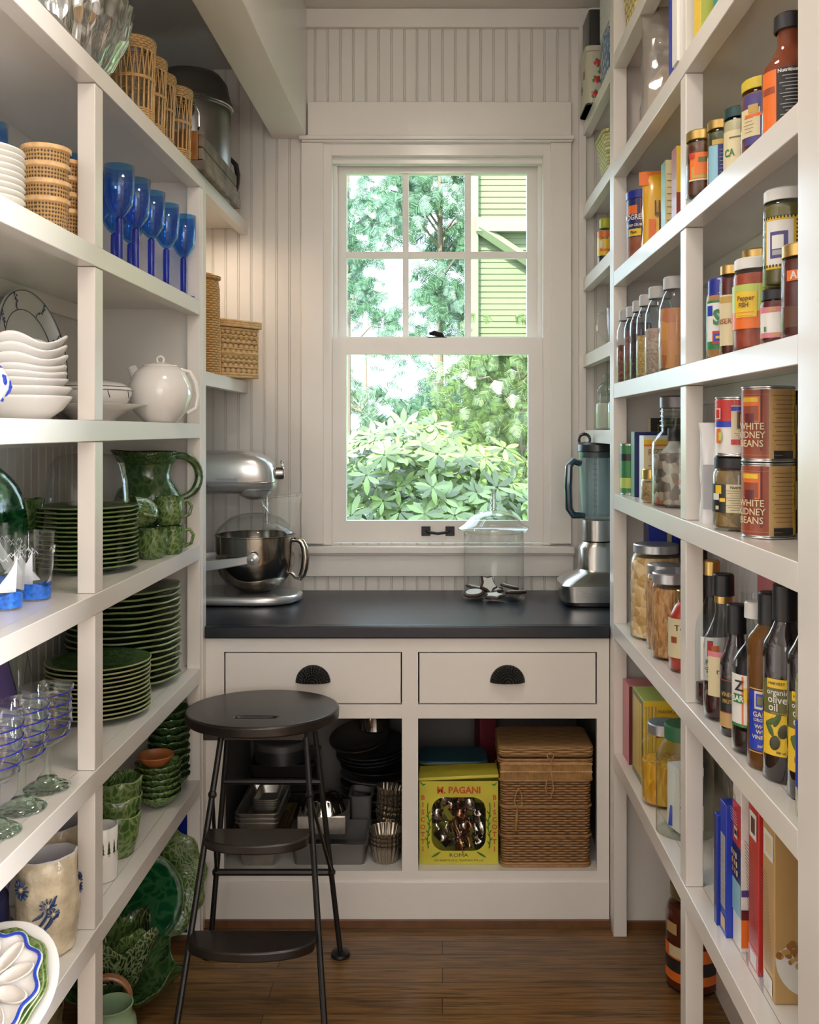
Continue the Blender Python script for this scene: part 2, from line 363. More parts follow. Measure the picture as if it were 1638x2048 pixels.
# jambs and stops
j = MB()
j.box(X(648), X(664), YB - .012, YB + .13, Z(1089), Z(289)).box(X(1086), X(1100), YB - .012, YB + .13, Z(1089), Z(289)).box(X(664) + .0002, X(1086) - .0002, YB - .012, YB + .13, Z(312), Z(289))
j.box(X(664), X(672), YB + .045, YB + .06, Z(1085), Z(312)).box(X(1078), X(1086), YB + .045, YB + .06, Z(1085), Z(312))
j.box(X(664), X(1086), YB + .02, YB + .06, Z(324), Z(312))
part('jamb', j, WHITE, win)
st = MB().box(X(603), X(1147), YB - .052, YB + .13, Z(1105), Z(1090)); part('sill', st, WHITE, win, bev=.005, seg=3)
part('apron', MB().box(X(606), X(1146), YB - .022, YB - .002, Z(1151), Z(1105)).box(X(604), X(1147), YB - .034, YB - .002, Z(1109), Z(1103)), WHITE, win, bev=.002)
def sash(nm, x0, x1, z0, z1, gx0, gx1, gz0, gz1, y0, y1, mun=()):
    f = MB().box(x0, gx0, y0, y1, z0, z1).box(gx1, x1, y0, y1, z0, z1).box(gx0, gx1, y0, y1, z0, gz0).box(gx0, gx1, y0, y1, gz1, z1)
    for q_, (a, b_, c_, d) in enumerate(mun): f.box(a, b_, y0 + .004 + .002 * (q_ == 2), y1 - .004 - .002 * (q_ == 2), c_ + .0007 * (q_ < 2), d - .0007 * (q_ < 2))
    o = part(nm, f, WHITE, win); return o
YU = 1.0 + (.075) / YB      # the upper sash sits a little further out
def U(x): return (x - 885) / 1950 * (YB + .075)
def UZ(y): return 1.51 - (y - 860) / 1950 * (YB + .075)
us = sash('upper_sash', U(670), U(1077), UZ(700), UZ(322), U(693), U(1054), UZ(673), UZ(347), YB + .075, YB + .11,
     [(U(805), U(817), UZ(673), UZ(347)), (U(929.5), U(942), UZ(673), UZ(347)), (U(693), U(1054), UZ(516), UZ(503))])
PANE = GL('window_glass', (.97, .985, .975), .35, .0)
part('pane', MB().box(U(690), U(1057), YB + .09, YB + .094, UZ(676), UZ(344)), PANE, us)
ls = sash('lower_sash', X(664), X(1086), Z(1086), Z(675), X(692), X(1057), Z(1042), Z(708), YB + .008, YB + .043)
part('pane', MB().box(X(689), X(1060), YB + .024, YB + .028, Z(1045), Z(705)), PANE, ls)
IRON = M('black_iron', (.012, .011, .011), .38, .4)
h = MB().box(X(843), X(861), YB - .001, YB + .007, Z(1072), Z(1053)).box(X(891), X(909), YB - .001, YB + .007, Z(1072), Z(1053))
h.tube([(X(853), YB + .004, Z(1062)), (X(858), YB - .016, Z(1064)), (X(876), YB - .022, Z(1066)), (X(894), YB - .016, Z(1064)), (X(899), YB + .004, Z(1062))], .0055, 8)
part('sash_handle', h, IRON, win, bev=.002)
k = MB().box(X(855), X(893), YB + .012, YB + .05, Z(675), Z(673)).tube([(X(858), YB + .03, Z(666)), (X(868), YB + .03, Z(664)), (X(882), YB + .03, Z(668)), (X(886), YB + .03, Z(674))], [.005, .01, .012, .008], 8)
part('sash_lock', k, IRON, win)
# ------------------------------------------------------------------ boxed beam and lowered soffit over the crockery shelves
struct('trim_2', MB().box(-.632, -.502, 1.1, YB - .001, 2.592, ZT - .001), WHITE, bev=.003)
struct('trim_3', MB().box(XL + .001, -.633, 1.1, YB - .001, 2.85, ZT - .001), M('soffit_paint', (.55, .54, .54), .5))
struct('baseboard_left', MB().box(XL + .001, XL + .018, 1.2, 2.92, 0, .09), WHITE)
struct('baseboard_right', MB().box(XR - .018, XR - .001, 1.36, 2.92, 0, .09), WHITE)
# ------------------------------------------------------------------ face-framed shelving
def shelving(label, fx, wx, y0, y1, posts, zs, endpanel=True, ztop=ZT, z_posts=None, trim=(0, 9), full={}, topfree=False):
    """fx front plane, wx wall; posts = y intervals; zs = shelf tops"""
    sg = 1 if fx > 0 else -1; T = .038
    t = thing('shelving_unit', label, 'shelves', (fx + sg * .1, (y0 + y1) / 2, 0)); ox, oy = t.location.x, t.location.y
    def bx(mb, a, b_, *r): a, b_ = sorted((a, b_)); return mb.box(a - ox, b_ - ox, r[0] - oy, r[1] - oy, r[2], r[3])
    for z in zs:
        nz = MB(); tf = topfree and z == zs[-1]; bx(nz, fx, fx + sg * T, max(y0, trim[0]), 2.9735 if tf else min(y1, trim[1]), z - .044, z); o = part('shelf_edge', nz, WHITE, t, bev=.0015)
        bd = MB(); bx(bd, fx + sg * (T + .0004), wx - sg * .0005, y0, y1, z - .02, z - .0006); part('shelf_board', bd, WHITE, t)
        cl = MB(); bx(cl, wx - sg * .019, wx - sg * .0005, y0, y1, z - .065, z - .0205); part('cleat', cl, WHITE, t)
    for (a, b_) in posts:
        if (a, b_) in full: part('post', bx(MB(), fx - sg * .0004, fx + sg * (T + .001), a, b_, .0005, full[(a, b_)]), WHITE, t, bev=.0015); continue
        prev = 0
        for z in sorted(zs) + [z_posts or ztop]:
            p = MB(); e = z - .0445 if z in zs else z; bx(p, fx + sg * .002, fx + sg * (T + .001), a, b_, prev + .0005, e - .0005)
            if e - prev > .03: part('post', p, WHITE, t, bev=.0015)
            prev = z
    return t, ox, oy, sg
ZL = [.465, .798, 1.168, 1.53, 1.896, 2.28]
ZR = [.548, .935, 1.32, 1.648, 1.981, 2.306, 2.63]
ul, ox, oy, sg = shelving('white built-in crockery shelving run holding green plates and blue goblets', FL, XL, 1.15, 2.955, [(2.037, 2.085), (2.911, 2.955)], ZL, z_posts=2.3, trim=(0, 2.9105), full={(2.911, 2.955): 2.2355}, topfree=True)
part('end_panel', MB().box(XL + .0005 - ox, FL - .0005 - ox - .0, 2.956 - oy, 2.972 - oy, .001, 2.279), WHITE, ul)
part('end_trim', MB().box(FL - .0004 - ox, FL + .003 - ox, 2.93 - oy, 2.972 - oy, .001, 2.235), WHITE, ul)
ur, ox, oy, sg = shelving('white built-in pantry shelving run packed with jars, cans and boxes', FR, XR, 1.347, 2.955, [(1.347, 1.399), (2.052, 2.098), (2.903, 2.955)], ZR, trim=(1.3995, 2.9025), full={(1.347, 1.399): ZT - .002, (2.903, 2.955): ZT - .002})
part('end_panel', MB().box(FR + .0005 - ox, XR - .0005 - ox, 2.956 - oy, 2.972 - oy, .001, ZT - .002), WHITE, ur)
part('near_panel', MB().box(FR + .04 - ox, XR - .0005 - ox, 1.325 - oy, 1.346 - oy, .001, ZT - .002), WHITE, ur)
part('near_stile', MB().box(FR - .002 - ox, FR + .04 - ox, 1.30 - oy, 1.346 - oy, .001, ZT - .002), WHITE, ur)
# corner shelves either side of the window (lifted above the counter)
def corner(label, fx, wx, zs, y0=2.974, y1=YB - .002, stile=None):
    sg = 1 if fx > 0 else -1; t = thing('corner_shelves', label, 'shelves', (fx + sg * .1, (y0 + y1) / 2, zs[0])); ox, oy, oz = t.location
    for z in zs:
        a, b_ = sorted((fx, fx + sg * .03)); part('shelf_edge', MB().box(a - ox, b_ - ox, y0 - oy, y1 - oy, z - .044 - oz, z - oz), WHITE, t, bev=.0015)
        a, b_ = sorted((fx + sg * .0305, wx - sg * .0006)); part('shelf_board', MB().box(a - ox, b_ - ox, y0 - oy, y1 - oy, z - .02 - oz, z - .0006 - oz), WHITE, t)
    if stile: part('stile', MB().box(fx - ox - .0, fx + .03 - ox, y1 - .022 - oy, y1 - oy, zs[0] - oz - .55, ZT - .002 - oz), WHITE, t)
    return t
corner('two white corner shelves beside the window above the stand mixer', FL, XL, [1.69, 2.28])
corner('white corner shelves above the blender holding tins and flour jars', .52, XR, [1.51, 1.785, 2.067, 2.335, 2.64])
struct('trim_4', MB().box(.505, .53, YB - .024, YB - .003, .92, ZT - .002), WHITE)
# ------------------------------------------------------------------ base cabinet and counter
CF = 2.973; s = 1950 / CF
def CX(x): return (x - 885) / s
def CZ(y): return 1.51 - (y - 860) / s
cab = thing('base_cabinet', 'white painted base cabinet with two drawers over two open bays under the window', 'cabinet', (-.1, 3.3, 0)); ox, oy = -.1, 3.3
XA, XB = -.7225, .5085
f = MB()
def fb(x0, x1, y0, y1): f.box(x0 - ox, x1 - ox, CF - oy, CF + .022 - oy, CZ(y1), CZ(y0))
DL, DR = (CX(448), CX(804)), (CX(836), CX(1194))
fb(XA, DL[0], 1277, 1762); fb(DL[1], DR[0], 1277, 1762); fb(DR[1], XB, 1277, 1762)
for a, b_ in (DL, DR): fb(a, b_, 1277, 1304); fb(a, b_, 1409, 1437); fb(a, b_, 1742, 1762)
part('face_frame', f, WHITE, cab)
part('bay_floor', MB().box(XA - ox, XB - ox, CF + .0225 - oy, 3.6 - oy, CZ(1743) - .016, CZ(1743)), WHITE, cab)
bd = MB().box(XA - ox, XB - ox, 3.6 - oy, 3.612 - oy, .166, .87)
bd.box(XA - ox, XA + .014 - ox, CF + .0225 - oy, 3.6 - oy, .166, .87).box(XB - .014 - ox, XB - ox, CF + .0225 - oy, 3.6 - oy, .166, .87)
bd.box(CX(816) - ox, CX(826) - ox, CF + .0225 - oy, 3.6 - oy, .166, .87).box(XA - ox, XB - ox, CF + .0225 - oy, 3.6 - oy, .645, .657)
part('carcass', bd, M('dark_interior', (.17, .155, .14), .6), cab, label='dark brown-grey cabinet interior')  # back, sides, divider and top panel in one dark brown-grey
part('base_board', MB().box(XA - ox, XB - ox, CF - .006 - oy, CF + .02 - oy, CZ(1840), CZ(1762)), WHITE, cab, bev=.002)
GAP = M('shadow_gap', (.03, .025, .02), .9)
for a, b_ in (DL, DR):
    d = part('drawer', MB().box(a + .0042 - ox, b_ - .0042 - ox, CF + .0015 - oy, CF + .3 - oy, CZ(1407), CZ(1306.5)), WHITE, cab, bev=.001)
    cx = (a + b_) / 2 - ox; zc = CZ(1364); pr = []
    cup = MB(); NN = 16
    for i in range(NN):
        for q in range(8):
            def P(i, q):
                t = pi * i / NN; u = pi / 2 * q / 8
                return (cx + .052 * cos(t) * cos(u * .98), CF - oy - .026 * sin(u) * (1 if True else 0), zc + .052 * sin(t) * cos(u * .98) * .98)
            cup.quad([P(i, q), P(i + 1, q), P(i + 1, q + 1), P(i, q + 1)])
    part('cup_pull', cup, IRON, d, solid=.003)
WOODSHOE = M('oak_shoe', (.13, .055, .022), .35, var=.25, vscale=20)
struct('baseboard_back', MB().box(XA, XB, CF - .018, CF - .007, 0, .022), WOODSHOE)
struct('trim_5', MB().box(XL + .019, FL - .04, 2.944, 2.955, 0, .024), WOODSHOE); struct('trim_6', MB().box(FR + .04, XR - .019, 2.944, 2.955, 0, .024), WOODSHOE)
SOAP = M('soapstone', (.006, .009, .017), .30, var=.4, vscale=9, bump=.03, bscale=30, spec=.55)
solo('countertop', MB().box(XL + .002, XR - .002, 2.976, YB - .002, CZ(1275), .915).box(FL + .0015, FR - .0015, 2.955, 2.9759, CZ(1275), .915), SOAP, 'dark grey soapstone worktop on the base cabinet under the window', 'countertop', bev=.004, seg=3)
# ================================================================== crockery shelves
GCAB = LEAFCER('cabbage_glaze', (.04, .09, .02), (.07, .14, .034), (.17, .25, .085), 75)
GLEAF = LEAFCER('leaf_glaze', (.022, .062, .017), (.035, .085, .025), (.07, .13, .045), 60, bump=.35)
GRIM = M('pale_green_rim', (.20, .25, .10), .18, coat=.3, var=.25, vscale=25)
GDARK = LEAFCER('emerald_glaze', (.003, .055, .018), (.006, .085, .03), (.03, .14, .05), 26, .1)
GSAGE = M('sage_glaze', (.22, .32, .19), .2, coat=.3)
TERRA = M('terracotta', (.36, .12, .035), .45, var=.2)
COBALT = GL('cobalt_glass', (.12, .20, .80), 1.3, .03, .08, base=.05); AZURE = GL('azure_glass', (.33, .66, .95), 1.5, .02, .03, base=.04)
BLUEP = M('cobalt_paint', (.015, .05, .42), .15); BLUEG = M('slate_blue_line', (.05, .07, .12), .2)
CANEM = CANE('woven_cane', (.52, .30, .11)); WICK = WEAVE('golden_wicker', (.16, .07, .02), (.50, .27, .09), (.68, .42, .17), 110, 150)
RATT = M('rattan', (.58, .36, .15), .5, var=.2, vscale=60)
WICKD = WEAVE('brown_wicker', (.05, .02, .006), (.25, .12, .04), (.38, .2, .075), 50, 130, 1.1)
def plate_prof(r, h=.02, th=.0035):
    return [(r * .02, .001), (r * .55, .001), (r * .58, -.0), (r * .6, .004), (r * .86, h * .72), (r, h), (r * 1.004, h + th * .6), (r * .985, h + th), (r * .84, h * .72 + th + .001), (r * .58, .006), (.0001, .006)]
def plate(name, label, cat, x, y, z, r, mats, h=.02, th=.004, wavy=0, wn=9, group=None, rz=0, wz=0):
    ph = random.uniform(0, 6)
    wav = (lambda t, k, rr, zz: ((wavy * sin(wn * t + ph)) * (rr / r) ** 3, wz * sin(wn * t + ph + .8) * (rr / r) ** 3)) if (wavy or wz) else None
    mb = MB().lathe(plate_prof(r, h, th), 56 if wavy else 48, ms=[0, 0, 0, 0, 0, 1, 1, 0, 0, 0], wav=wav)
    return solo(name, mb, mats, label, cat, group, loc=(x, y, z), rot=(0, 0, rz), ang=1.2)
def stack(n, dz, x, y, z, fn, labels):
    """n copies one upon another, each its own object; labels(i) gives the label"""
    first = fn(x, y, z); first['label'] = labels(0); out = [first]
    for i in range(1, n):
        c = dup(first, (x + random.uniform(-.002, .002), y + random.uniform(-.002, .002), z + i * dz), random.uniform(0, 6), labels(i)); out.append(c)
    return out
ORD = ['bottom', 'second', 'third', 'fourth', 'fifth', 'sixth', 'seventh', 'eighth', 'ninth', 'tenth', 'eleventh', 'twelfth', 'thirteenth', 'fourteenth', 'fifteenth', 'sixteenth', 'seventeenth']
def nth(i, n): return 'topmost' if i == n - 1 else ('bottommost' if i == 0 else ORD[i] + ' from bottom')
# ---- green dinner plates under the glass dome (third shelf up from the wine goblets)
stack(14, .0108, -.868, 2.385, 1.168, lambda x, y, z: plate('dinner_plate', '', 'plate', x, y, z, .119, [GLEAF, GRIM], .016, .0035, .0016, 9, 'green plates stacked under the glass dome'),
      lambda i: 'green leaf plate, %s in stack under the glass dome' % nth(i, 14))
stack(16, .0165, -.90, 2.752, .798, lambda x, y, z: plate('charger_plate', '', 'plate', x, y, z, .156, [GLEAF, GRIM], .022, .005, .003, 7, 'tall stack of large scalloped green plates', wz=.0015),
      lambda i: 'large scalloped green charger, %s in the tall stack' % nth(i, 16))
stack(12, .0108, -.864, 2.445, .798, lambda x, y, z: plate('salad_plate', '', 'plate', x, y, z, .127, [GLEAF, M('cream_green_rim', (.34, .33, .17), .18, coat=.3, var=.2, vscale=25)], .017, .0035, 0, 9, 'round green plates in front of the taller stack'),
      lambda i: 'round cream-edged green plate, %s in low stack behind post' % nth(i, 12))
# glass dome
d = thing('glass_dome', 'clear glass cheese dome resting on the green plate stack', 'glass dome', (-.868, 2.385, 1.168 + 14 * .0108 + .014))
part('dome', MB().lathe([(.098, 0), (.098, .004), (.094, .05), (.087, .095), (.07, .113), (.03, .12), (.0001, .121)], 40), GL('dome_glass', (.95, .96, .955), 1.8, base=.03), d, ang=2)
part('knob', MB().lathe([(.006, .12), (.008, .128), (.016, .135), (.016, .141), (.0001, .145)], 20), CLEARG, d)
# big green jug with relief leaves
def lathe_thing(name, label, cat, loc, prof, mats, ms=None, n=36, body='body', rz=0, group=None, wav=None, ang=1.2):
    t = thing(name, label, cat, loc, rz, group); part(body, MB().lathe(prof, n, ms=ms, wav=wav), mats, t, ang=ang); return t
j = lathe_thing('pitcher', 'large dark green leaf-relief pitcher with looped handle and beaked spout', 'pitcher', (-.845, 2.80, 1.168),
    [(.0001, .004), (.05, 0), (.056, .008), (.075, .04), (.098, .09), (.1, .13), (.085, .17), (.066, .2), (.062, .215), (.07, .25), (.078, .28), (.074, .28), (.062, .25), (.055, .215), (.06, .19), (.085, .13), (.0001, .02)], [GLEAF], rz=0,
    wav=lambda t, k, r, z: ((.03 * max(0, cos(t + 1.5)) ** 8) * max(0, (z - .2) / .08), .006 * max(0, cos(t + 1.5)) ** 6 * max(0, (z - .2) / .08)))
part('handle', MB().tube(arc((.09, .205), .062, R(100), R(-80), 14) + [(.095, 0, .13), (.088, 0, .10)], [.010, .011, .011, .012, .012, .012, .012, .012, .012, .012, .012, .011, .011, .010, .010, .009, .008], 10), GLEAF, j, rot=(0, 0, R(35)))
part('relief_band', MB().lathe([(.07, .245), (.0745, .25), (.081, .279), (.079, .281)], 40), SPECK('beaded_green', [(.02, .06, .015), (.06, .12, .03)], 130, .15), j, ang=1)
# cabbage mugs
MUGP = [(.0001, .003), (.026, 0), (.03, .004), (.037, .02), (.04, .045), (.037, .068), (.039, .078), (.036, .078), (.033, .066), (.035, .04), (.0001, .01)]
def mug(label, x, y, z, rz, tilt=None, s_=1, g='cabbage-leaf mugs in front of the green pitcher', mat=None, prof=MUGP, name='cabbage_mug'):
    t = thing(name, label, 'mug', (x, y, z), rz, g); mat = mat or GCAB
    part('cup', MB().lathe([(r * s_, q * s_) for r, q in prof], 32, ms=[0] * 4 + [0] * 6, wav=lambda t_, k, r, z_: (.002 * sin(5 * t_) * (1 if z_ > .02 else 0), .002 * sin(5 * t_ + 1) * (z_ > .06))), mat, t, ang=1.2)
    part('handle', MB().tube([(.036 * s_, 0, .062 * s_), (.052 * s_, 0, .066 * s_), (.062 * s_, 0, .05 * s_), (.056 * s_, 0, .028 * s_), (.036 * s_, 0, .018 * s_)], .0045, 8), mat, t)
    if tilt: t.rotation_euler = tilt
    return t
mug('cabbage mug standing on the shelf below the sideways mug', -.775, 2.60, 1.168, R(160)); mug('cabbage mug on the shelf touching the large pitcher', -.752, 2.695, 1.168, R(20))
mug('upright cabbage mug stacked on the mug beside the pitcher', -.754, 2.688, 1.2485, R(25)); mug('cabbage mug tipped on its side atop another mug', -.775, 2.598, 1.287, 0, (R(78), R(8), R(-35)))
GB = 'pair of cabbage mugs at the back behind the plates'
mug('cabbage mug at the back wall beneath another, behind the plates', -1.02, 2.385, 1.168, R(200), g=GB, s_=1.1); mug('cabbage mug at the back wall stacked upon its twin', -1.02, 2.385, 1.256, R(220), g=GB, s_=1.1)
# emerald leaf plate standing against the wall
o = plate('leaf_plate', 'bright emerald leaf plate leaning on the wall behind the sailboat glasses', 'plate', -1.0, 2.17, 1.30, .128, [GDARK, GDARK], .02, .004, .004, 5); o.rotation_euler = (R(0), R(80), 0)
# ---- sailboat tumblers
WAVEB = M('painted_blue_sea', (.02, .14, .6), .3, var=.6, vscale=90); SAIL = M('frosted_white_sail', (.8, .82, .86), .5)
def tumbler(label, x, y, rz, gulls=True):
    t = thing('sailboat_tumbler', label, 'tumbler', (x, y, 1.168), rz, 'sailboat tumblers')
    R0, R1, H = .030, .0395, .137; ra = lambda z: R0 + (R1 - R0) * z / H
    part('glass', MB().lathe([(.0001, .008), (R0 - .002, .007), (R0, .001), (R0, 0), (R0 + .0005, .003), (R1, H), (R1 - .0018, H), (R0 - .001, .012), (.0001, .011)], 32), CLEAR, t, ang=1)
    mb = MB(); N = 48
    for i in range(N):
        a, b_ = 2 * pi * i / N, 2 * pi * (i + 1) / N; z0, z1 = .004, .031 + .004 * sin(3 * a); z2 = .031 + .004 * sin(3 * b_)
        for (q0, q1, q2) in ((z0, z1, z2),):
            P = lambda r, a, z: ((ra(z) + .0006) * sin(a), -(ra(z) + .0006) * cos(a), z); mb.quad([P(0, a, q0), P(0, b_, q0), P(0, b_, q2), P(0, a, q1)], 0)
    for k in range(3):
        for i in range(12):
            u, v = i / 12, (i + 1) / 12; a = 2 * pi * k / 3; w0, w1 = 1.3 * (1 - u) ** 1.6, 1.3 * (1 - v) ** 1.6; za, zb = .034 + .075 * u, .034 + .075 * v
            P = lambda a, z: ((ra(z) + .0008) * sin(a), -(ra(z) + .0008) * cos(a), z)
            mb.quad([P(a + .5 - w0, za), P(a + .5, za), P(a + .5, zb), P(a + .5 - w1, zb)], 1)
        for (da, dz) in ((-.5, .1), (-.1, .108), (.25, .102)):
            pts = []
            for i in range(9):
                f_ = i / 8 * 2 - 1; A = a + .3 + da + f_ * .22; z = dz - .006 * abs(abs(f_) - .5) * 2; pts.append(((ra(z) + .001) * sin(A), -(ra(z) + .001) * cos(A), z))
            mb.tube(pts, .0006, 4, 1)
    part('painted_sail', mb, [WAVEB, SAIL], t); return t
tumbler('painted sailboat tumbler nearest the shelving post, fully in view', -.825, 1.972, R(-12)); tumbler('painted sailboat tumbler at the front edge cut by photo edge', -.838, 1.868, R(30)); tumbler('painted sailboat tumbler standing behind the other two', -.955, 2.12, R(70))
# ---- blue-spiral goblets
def wgoblet(label, x, y, rz):
    t = thing('spiral_goblet', label, 'goblet', (x, y, .798), rz, 'handblown goblets with blue spiral threads')
    bp = [(.008, .085), (.024, .092), (.040, .108), (.0465, .135), (.0455, .165), (.045, .19), (.050, .203), (.0485, .2045), (.0435, .19), (.044, .135), (.03, .1), (.0001, .092)]
    part('bowl', MB().lathe(bp, 32), GL('seeded_glass', (.93, .95, .94), 1.7, .03, bump=.25, bscale=45, base=.05), t, ang=2)
    def rr(z):
        for (r0, z0), (r1, z1) in zip(bp[:7], bp[1:7]):
            if z0 <= z <= z1: return r0 + (r1 - r0) * (z - z0) / (z1 - z0)
        return .05
    pts = [((rr(z) + .001) * sin(a), -(rr(z) + .001) * cos(a), z) for a, z in [(i * .26, .106 + .092 * i / 105) for i in range(106)]]
    part('spiral_thread', MB().tube(pts, .0012, 5), M('cobalt_thread', (.01, .015, .28), .1), t)
    part('stem', MB().lathe([(.020, .018), (.014, .028), (.0085, .035), (.0075, .06), (.009, .085), (.0001, .088)], 20), CLEARG, t)
    part('foot', MB().lathe([(.0001, .001), (.042, 0), (.045, .004), (.038, .009), (.024, .014), (.019, .022), (.0001, .024)], 32), GL('green_foot_glass', (.74, .85, .75), 2.0, .04, .04, bump=.5, bscale=70, base=.09), t, ang=1); return t
wgoblet('blue-spiral goblet nearest the green plates', -.785, 1.936, 0); wgoblet('middle blue-spiral goblet of the row of three', -.789, 1.828, R(50)); wgoblet('blue-spiral goblet at the photo edge, only half in view', -.79, 1.722, R(100))
lathe_thing('glass_pitcher', 'tall smoky violet glass pitcher behind the blue-spiral goblets', 'pitcher', (-.985, 2.13, .798), [(.05, 0), (.06, .01), (.065, .06), (.05, .14), (.035, .2), (.04, .26), (.037, .26), (.032, .2), (.0001, .01)], GL('violet_glass', (.2, .15, .4), 1, .04, .4))
lathe_thing('carafe', 'clear flared glass carafe at the back between goblets and plates', 'carafe', (-1.0, 2.30, .798), [(.045, 0), (.05, .01), (.052, .06), (.03, .13), (.018, .19), (.03, .25), (.028, .25), (.0001, .01)], CLEARG)
# ---- white tableware at eye level
def ware(name, label, cat, x, y, z, prof, mats=PORC, ms=None, wav=None, n=40, g=None, rz=0):
    return solo(name, MB().lathe(prof, n, ms=ms, wav=wav), mats, label, cat, g, loc=(x, y, z), rot=(0, 0, rz), ang=1.2)
def bowlp(r, h, f=.55, th=.004): return [(.0001, .003), (r * f * .9, 0), (r * f, .003), (r * (f + (1 - f) * .55), h * .45), (r * .97, h * .9), (r, h), (r * .985, h + .0025), (r * .96, h), (r * .93, h * .85), (r * (f + (1 - f) * .5), h * .45), (r * f * .8, .01), (.0001, .009)]
zz = 1.53; G = 'white porcelain bowls stacked beside the post'
ware('serving_bowl', 'deep plain white bowl at the bottom of white stack', 'bowl', -.862, 2.0, zz, bowlp(.097, .047), g=G)
ware('serving_bowl', 'shallower plain white bowl second in the white stack', 'bowl', -.862, 2.0, zz + .023, bowlp(.097, .043), g=G)
for i, (dz, r, wv_) in enumerate(((.044, .089, .001), (.057, .087, .002), (.070, .086, .003), (.088, .088, .006), (.107, .086, .007), (.125, .086, .009))):
    ware('fluted_bowl', ['straight-edged white bowl just above the two plain bowls', 'thin white bowl under the wavy-edged ones', 'white bowl with faintly wavy edge mid-stack', 'wavy-edged white bowl third from top of white stack', 'wavy-edged white bowl second from top of white stack', 'wavy-edged white bowl topmost of the white stack'][i], 'bowl', -.862, 2.0, zz + dz, bowlp(r, .038), wav=(lambda t, k, rr, z_, w=wv_: (w * .5 * cos(4 * t) * (rr / .09) ** 2, w * sin(4 * t + .9) * (max(0, z_) / .035))), g=G, n=56)
# blue and white pot
t = lathe_thing('blue_white_pot', 'blue and white painted porcelain pot at the photo edge', 'pot', (-.795, 1.66, zz), [(.0001, .002), (.022, 0), (.025, .012), (.024, .018), (.042, .03), (.053, .05), (.053, .068), (.044, .086), (.036, .094), (.034, .1), (.032, .1), (.03, .09), (.0001, .03)], [PORC, BLUEP], ms=[0] * 7 + [1, 0, 0, 0, 0, 0][:9], n=40)
mb = MB(); rnd2 = random.Random(5)
for k in range(26):
    a = R(-20) + k * .24; z0 = .04 + .02 * math.sin(k * 2.1)
    pts = []
    for i in range(7):
        f_ = i / 6; A = a + .22 * f_ + .07 * sin(6 * f_ + k); z = z0 + .022 * f_ * (1 if k % 2 else -.8) + .004 * cos(9 * f_ + k); z = min(.072, max(.032, z)); r = .0535 if .05 < z < .068 else (.042 + (z - .03) / .02 * .011 if z <= .05 else .053 - (z - .068) / .018 * .009)
        pts.append(((r + .0008) * sin(A), -(r + .0008) * cos(A), z))
    mb.tube(pts, [.001, .003, .0035, .0038, .003, .002, .001], 5)
part('painted_scrolls', mb, BLUEP, t)
# oval platter with blue branch lines
pl = thing('oval_platter', 'oval porcelain platter with thin blue branch border propped behind the white bowls', 'platter', (-1.035, 2.42, 1.535)); E = MB().lathe([(.0001, .004), (.13, .004), (.137, .006), (.19, .02), (.2, .022), (.2, .026), (.188, .024), (.135, .011), (.0001, .009)], 56, sx=1, sy=.8)
ln = MB()
for (r, z) in ((.195, .0265), (.138, .0125)): ln.tube([(r * sin(a), -r * cos(a) * .8, z) for a in [2 * pi * i / 48 for i in range(48)]], .0011, 4, closed=True)
for k in range(8):
    a = 2 * pi * k / 8 + .3
    ln.tube([((.14 + .054 * f_) * sin(a + .1 * f_ * (-1) ** k + .03 * sin(9 * f_)), -(.14 + .054 * f_) * cos(a + .1 * f_ * (-1) ** k + .03 * sin(9 * f_)) * .8, .0135 + .0125 * f_) for f_ in [i / 6 for i in range(7)]], .0011, 4)
    for q in range(5):
        f_ = .3 + .16 * q; A = a + .1 * f_ * (-1) ** k + rnd2.uniform(-.05, .05); ln.sphere(((.14 + .054 * f_) * sin(A), -(.14 + .054 * f_) * cos(A) * .8, .0145 + .0125 * f_), .0032, 6, sc=(1, 1, .4))
mt = Matrix.Translation((0, 0, .162)) @ Matrix.Rotation(R(82), 4, 'Y') @ Matrix.Rotation(R(90), 4, 'Z')
E.xf(mt); ln.xf(mt); part('dish', E, M('grey_porcelain', (.55, .54, .5), .12, coat=.4), pl, ang=1.2); part('blue_border', ln, BLUEG, pl)
# comport, tureen
ware('comport', 'low white footed dish with wide rim under the tureen', 'dish', -.905, 2.53, zz, [(.0001, .002), (.052, 0), (.055, .004), (.06, .012), (.085, .03), (.13, .043), (.134, .046), (.128, .047), (.08, .036), (.05, .014), (.0001, .012)])
t = lathe_thing('covered_dish', 'lidded white serving dish with thin blue lines on the footed dish', 'dish', (-.905, 2.53, zz + .037), [(.0001, .001), (.06, 0), (.085, .014), (.095, .035), (.095, .045), (.09, .046), (.0001, .02)], [PORC])
part('lid', MB().lathe([(.096, .046), (.094, .052), (.075, .064), (.03, .074), (.0001, .076)], 40), PORC, t, ang=1.2); part('knob', MB().lathe([(.008, .074), (.014, .082), (.012, .09), (.0001, .094)], 16), PORC, t)
mb = MB()
for (r, z) in ((.0962, .0455), (.0915, .0545)): mb.tube([(r * sin(a), -r * cos(a), z) for a in [2 * pi * i / 40 for i in range(40)]], .0009, 4, closed=True)
for k in range(9):
    a = 2 * pi * k / 9; mb.tube([(.0955 * sin(a + .02 * q), -.0955 * cos(a + .02 * q), .043 - .006 * q) for q in range(4)], .0011, 4)
part('blue_border', mb, BLUEG, t)
t = lathe_thing('covered_dish', 'second lidded white dish set back by the wall panel', 'dish', (-1.0, 2.70, zz), [(.0001, .001), (.05, 0), (.066, .02), (.07, .09), (.067, .091), (.0001, .02)], [CREAM]); part('lid', MB().lathe([(.072, .091), (.07, .098), (.04, .108), (.0001, .112)], 36), CREAM, t, ang=1.2)
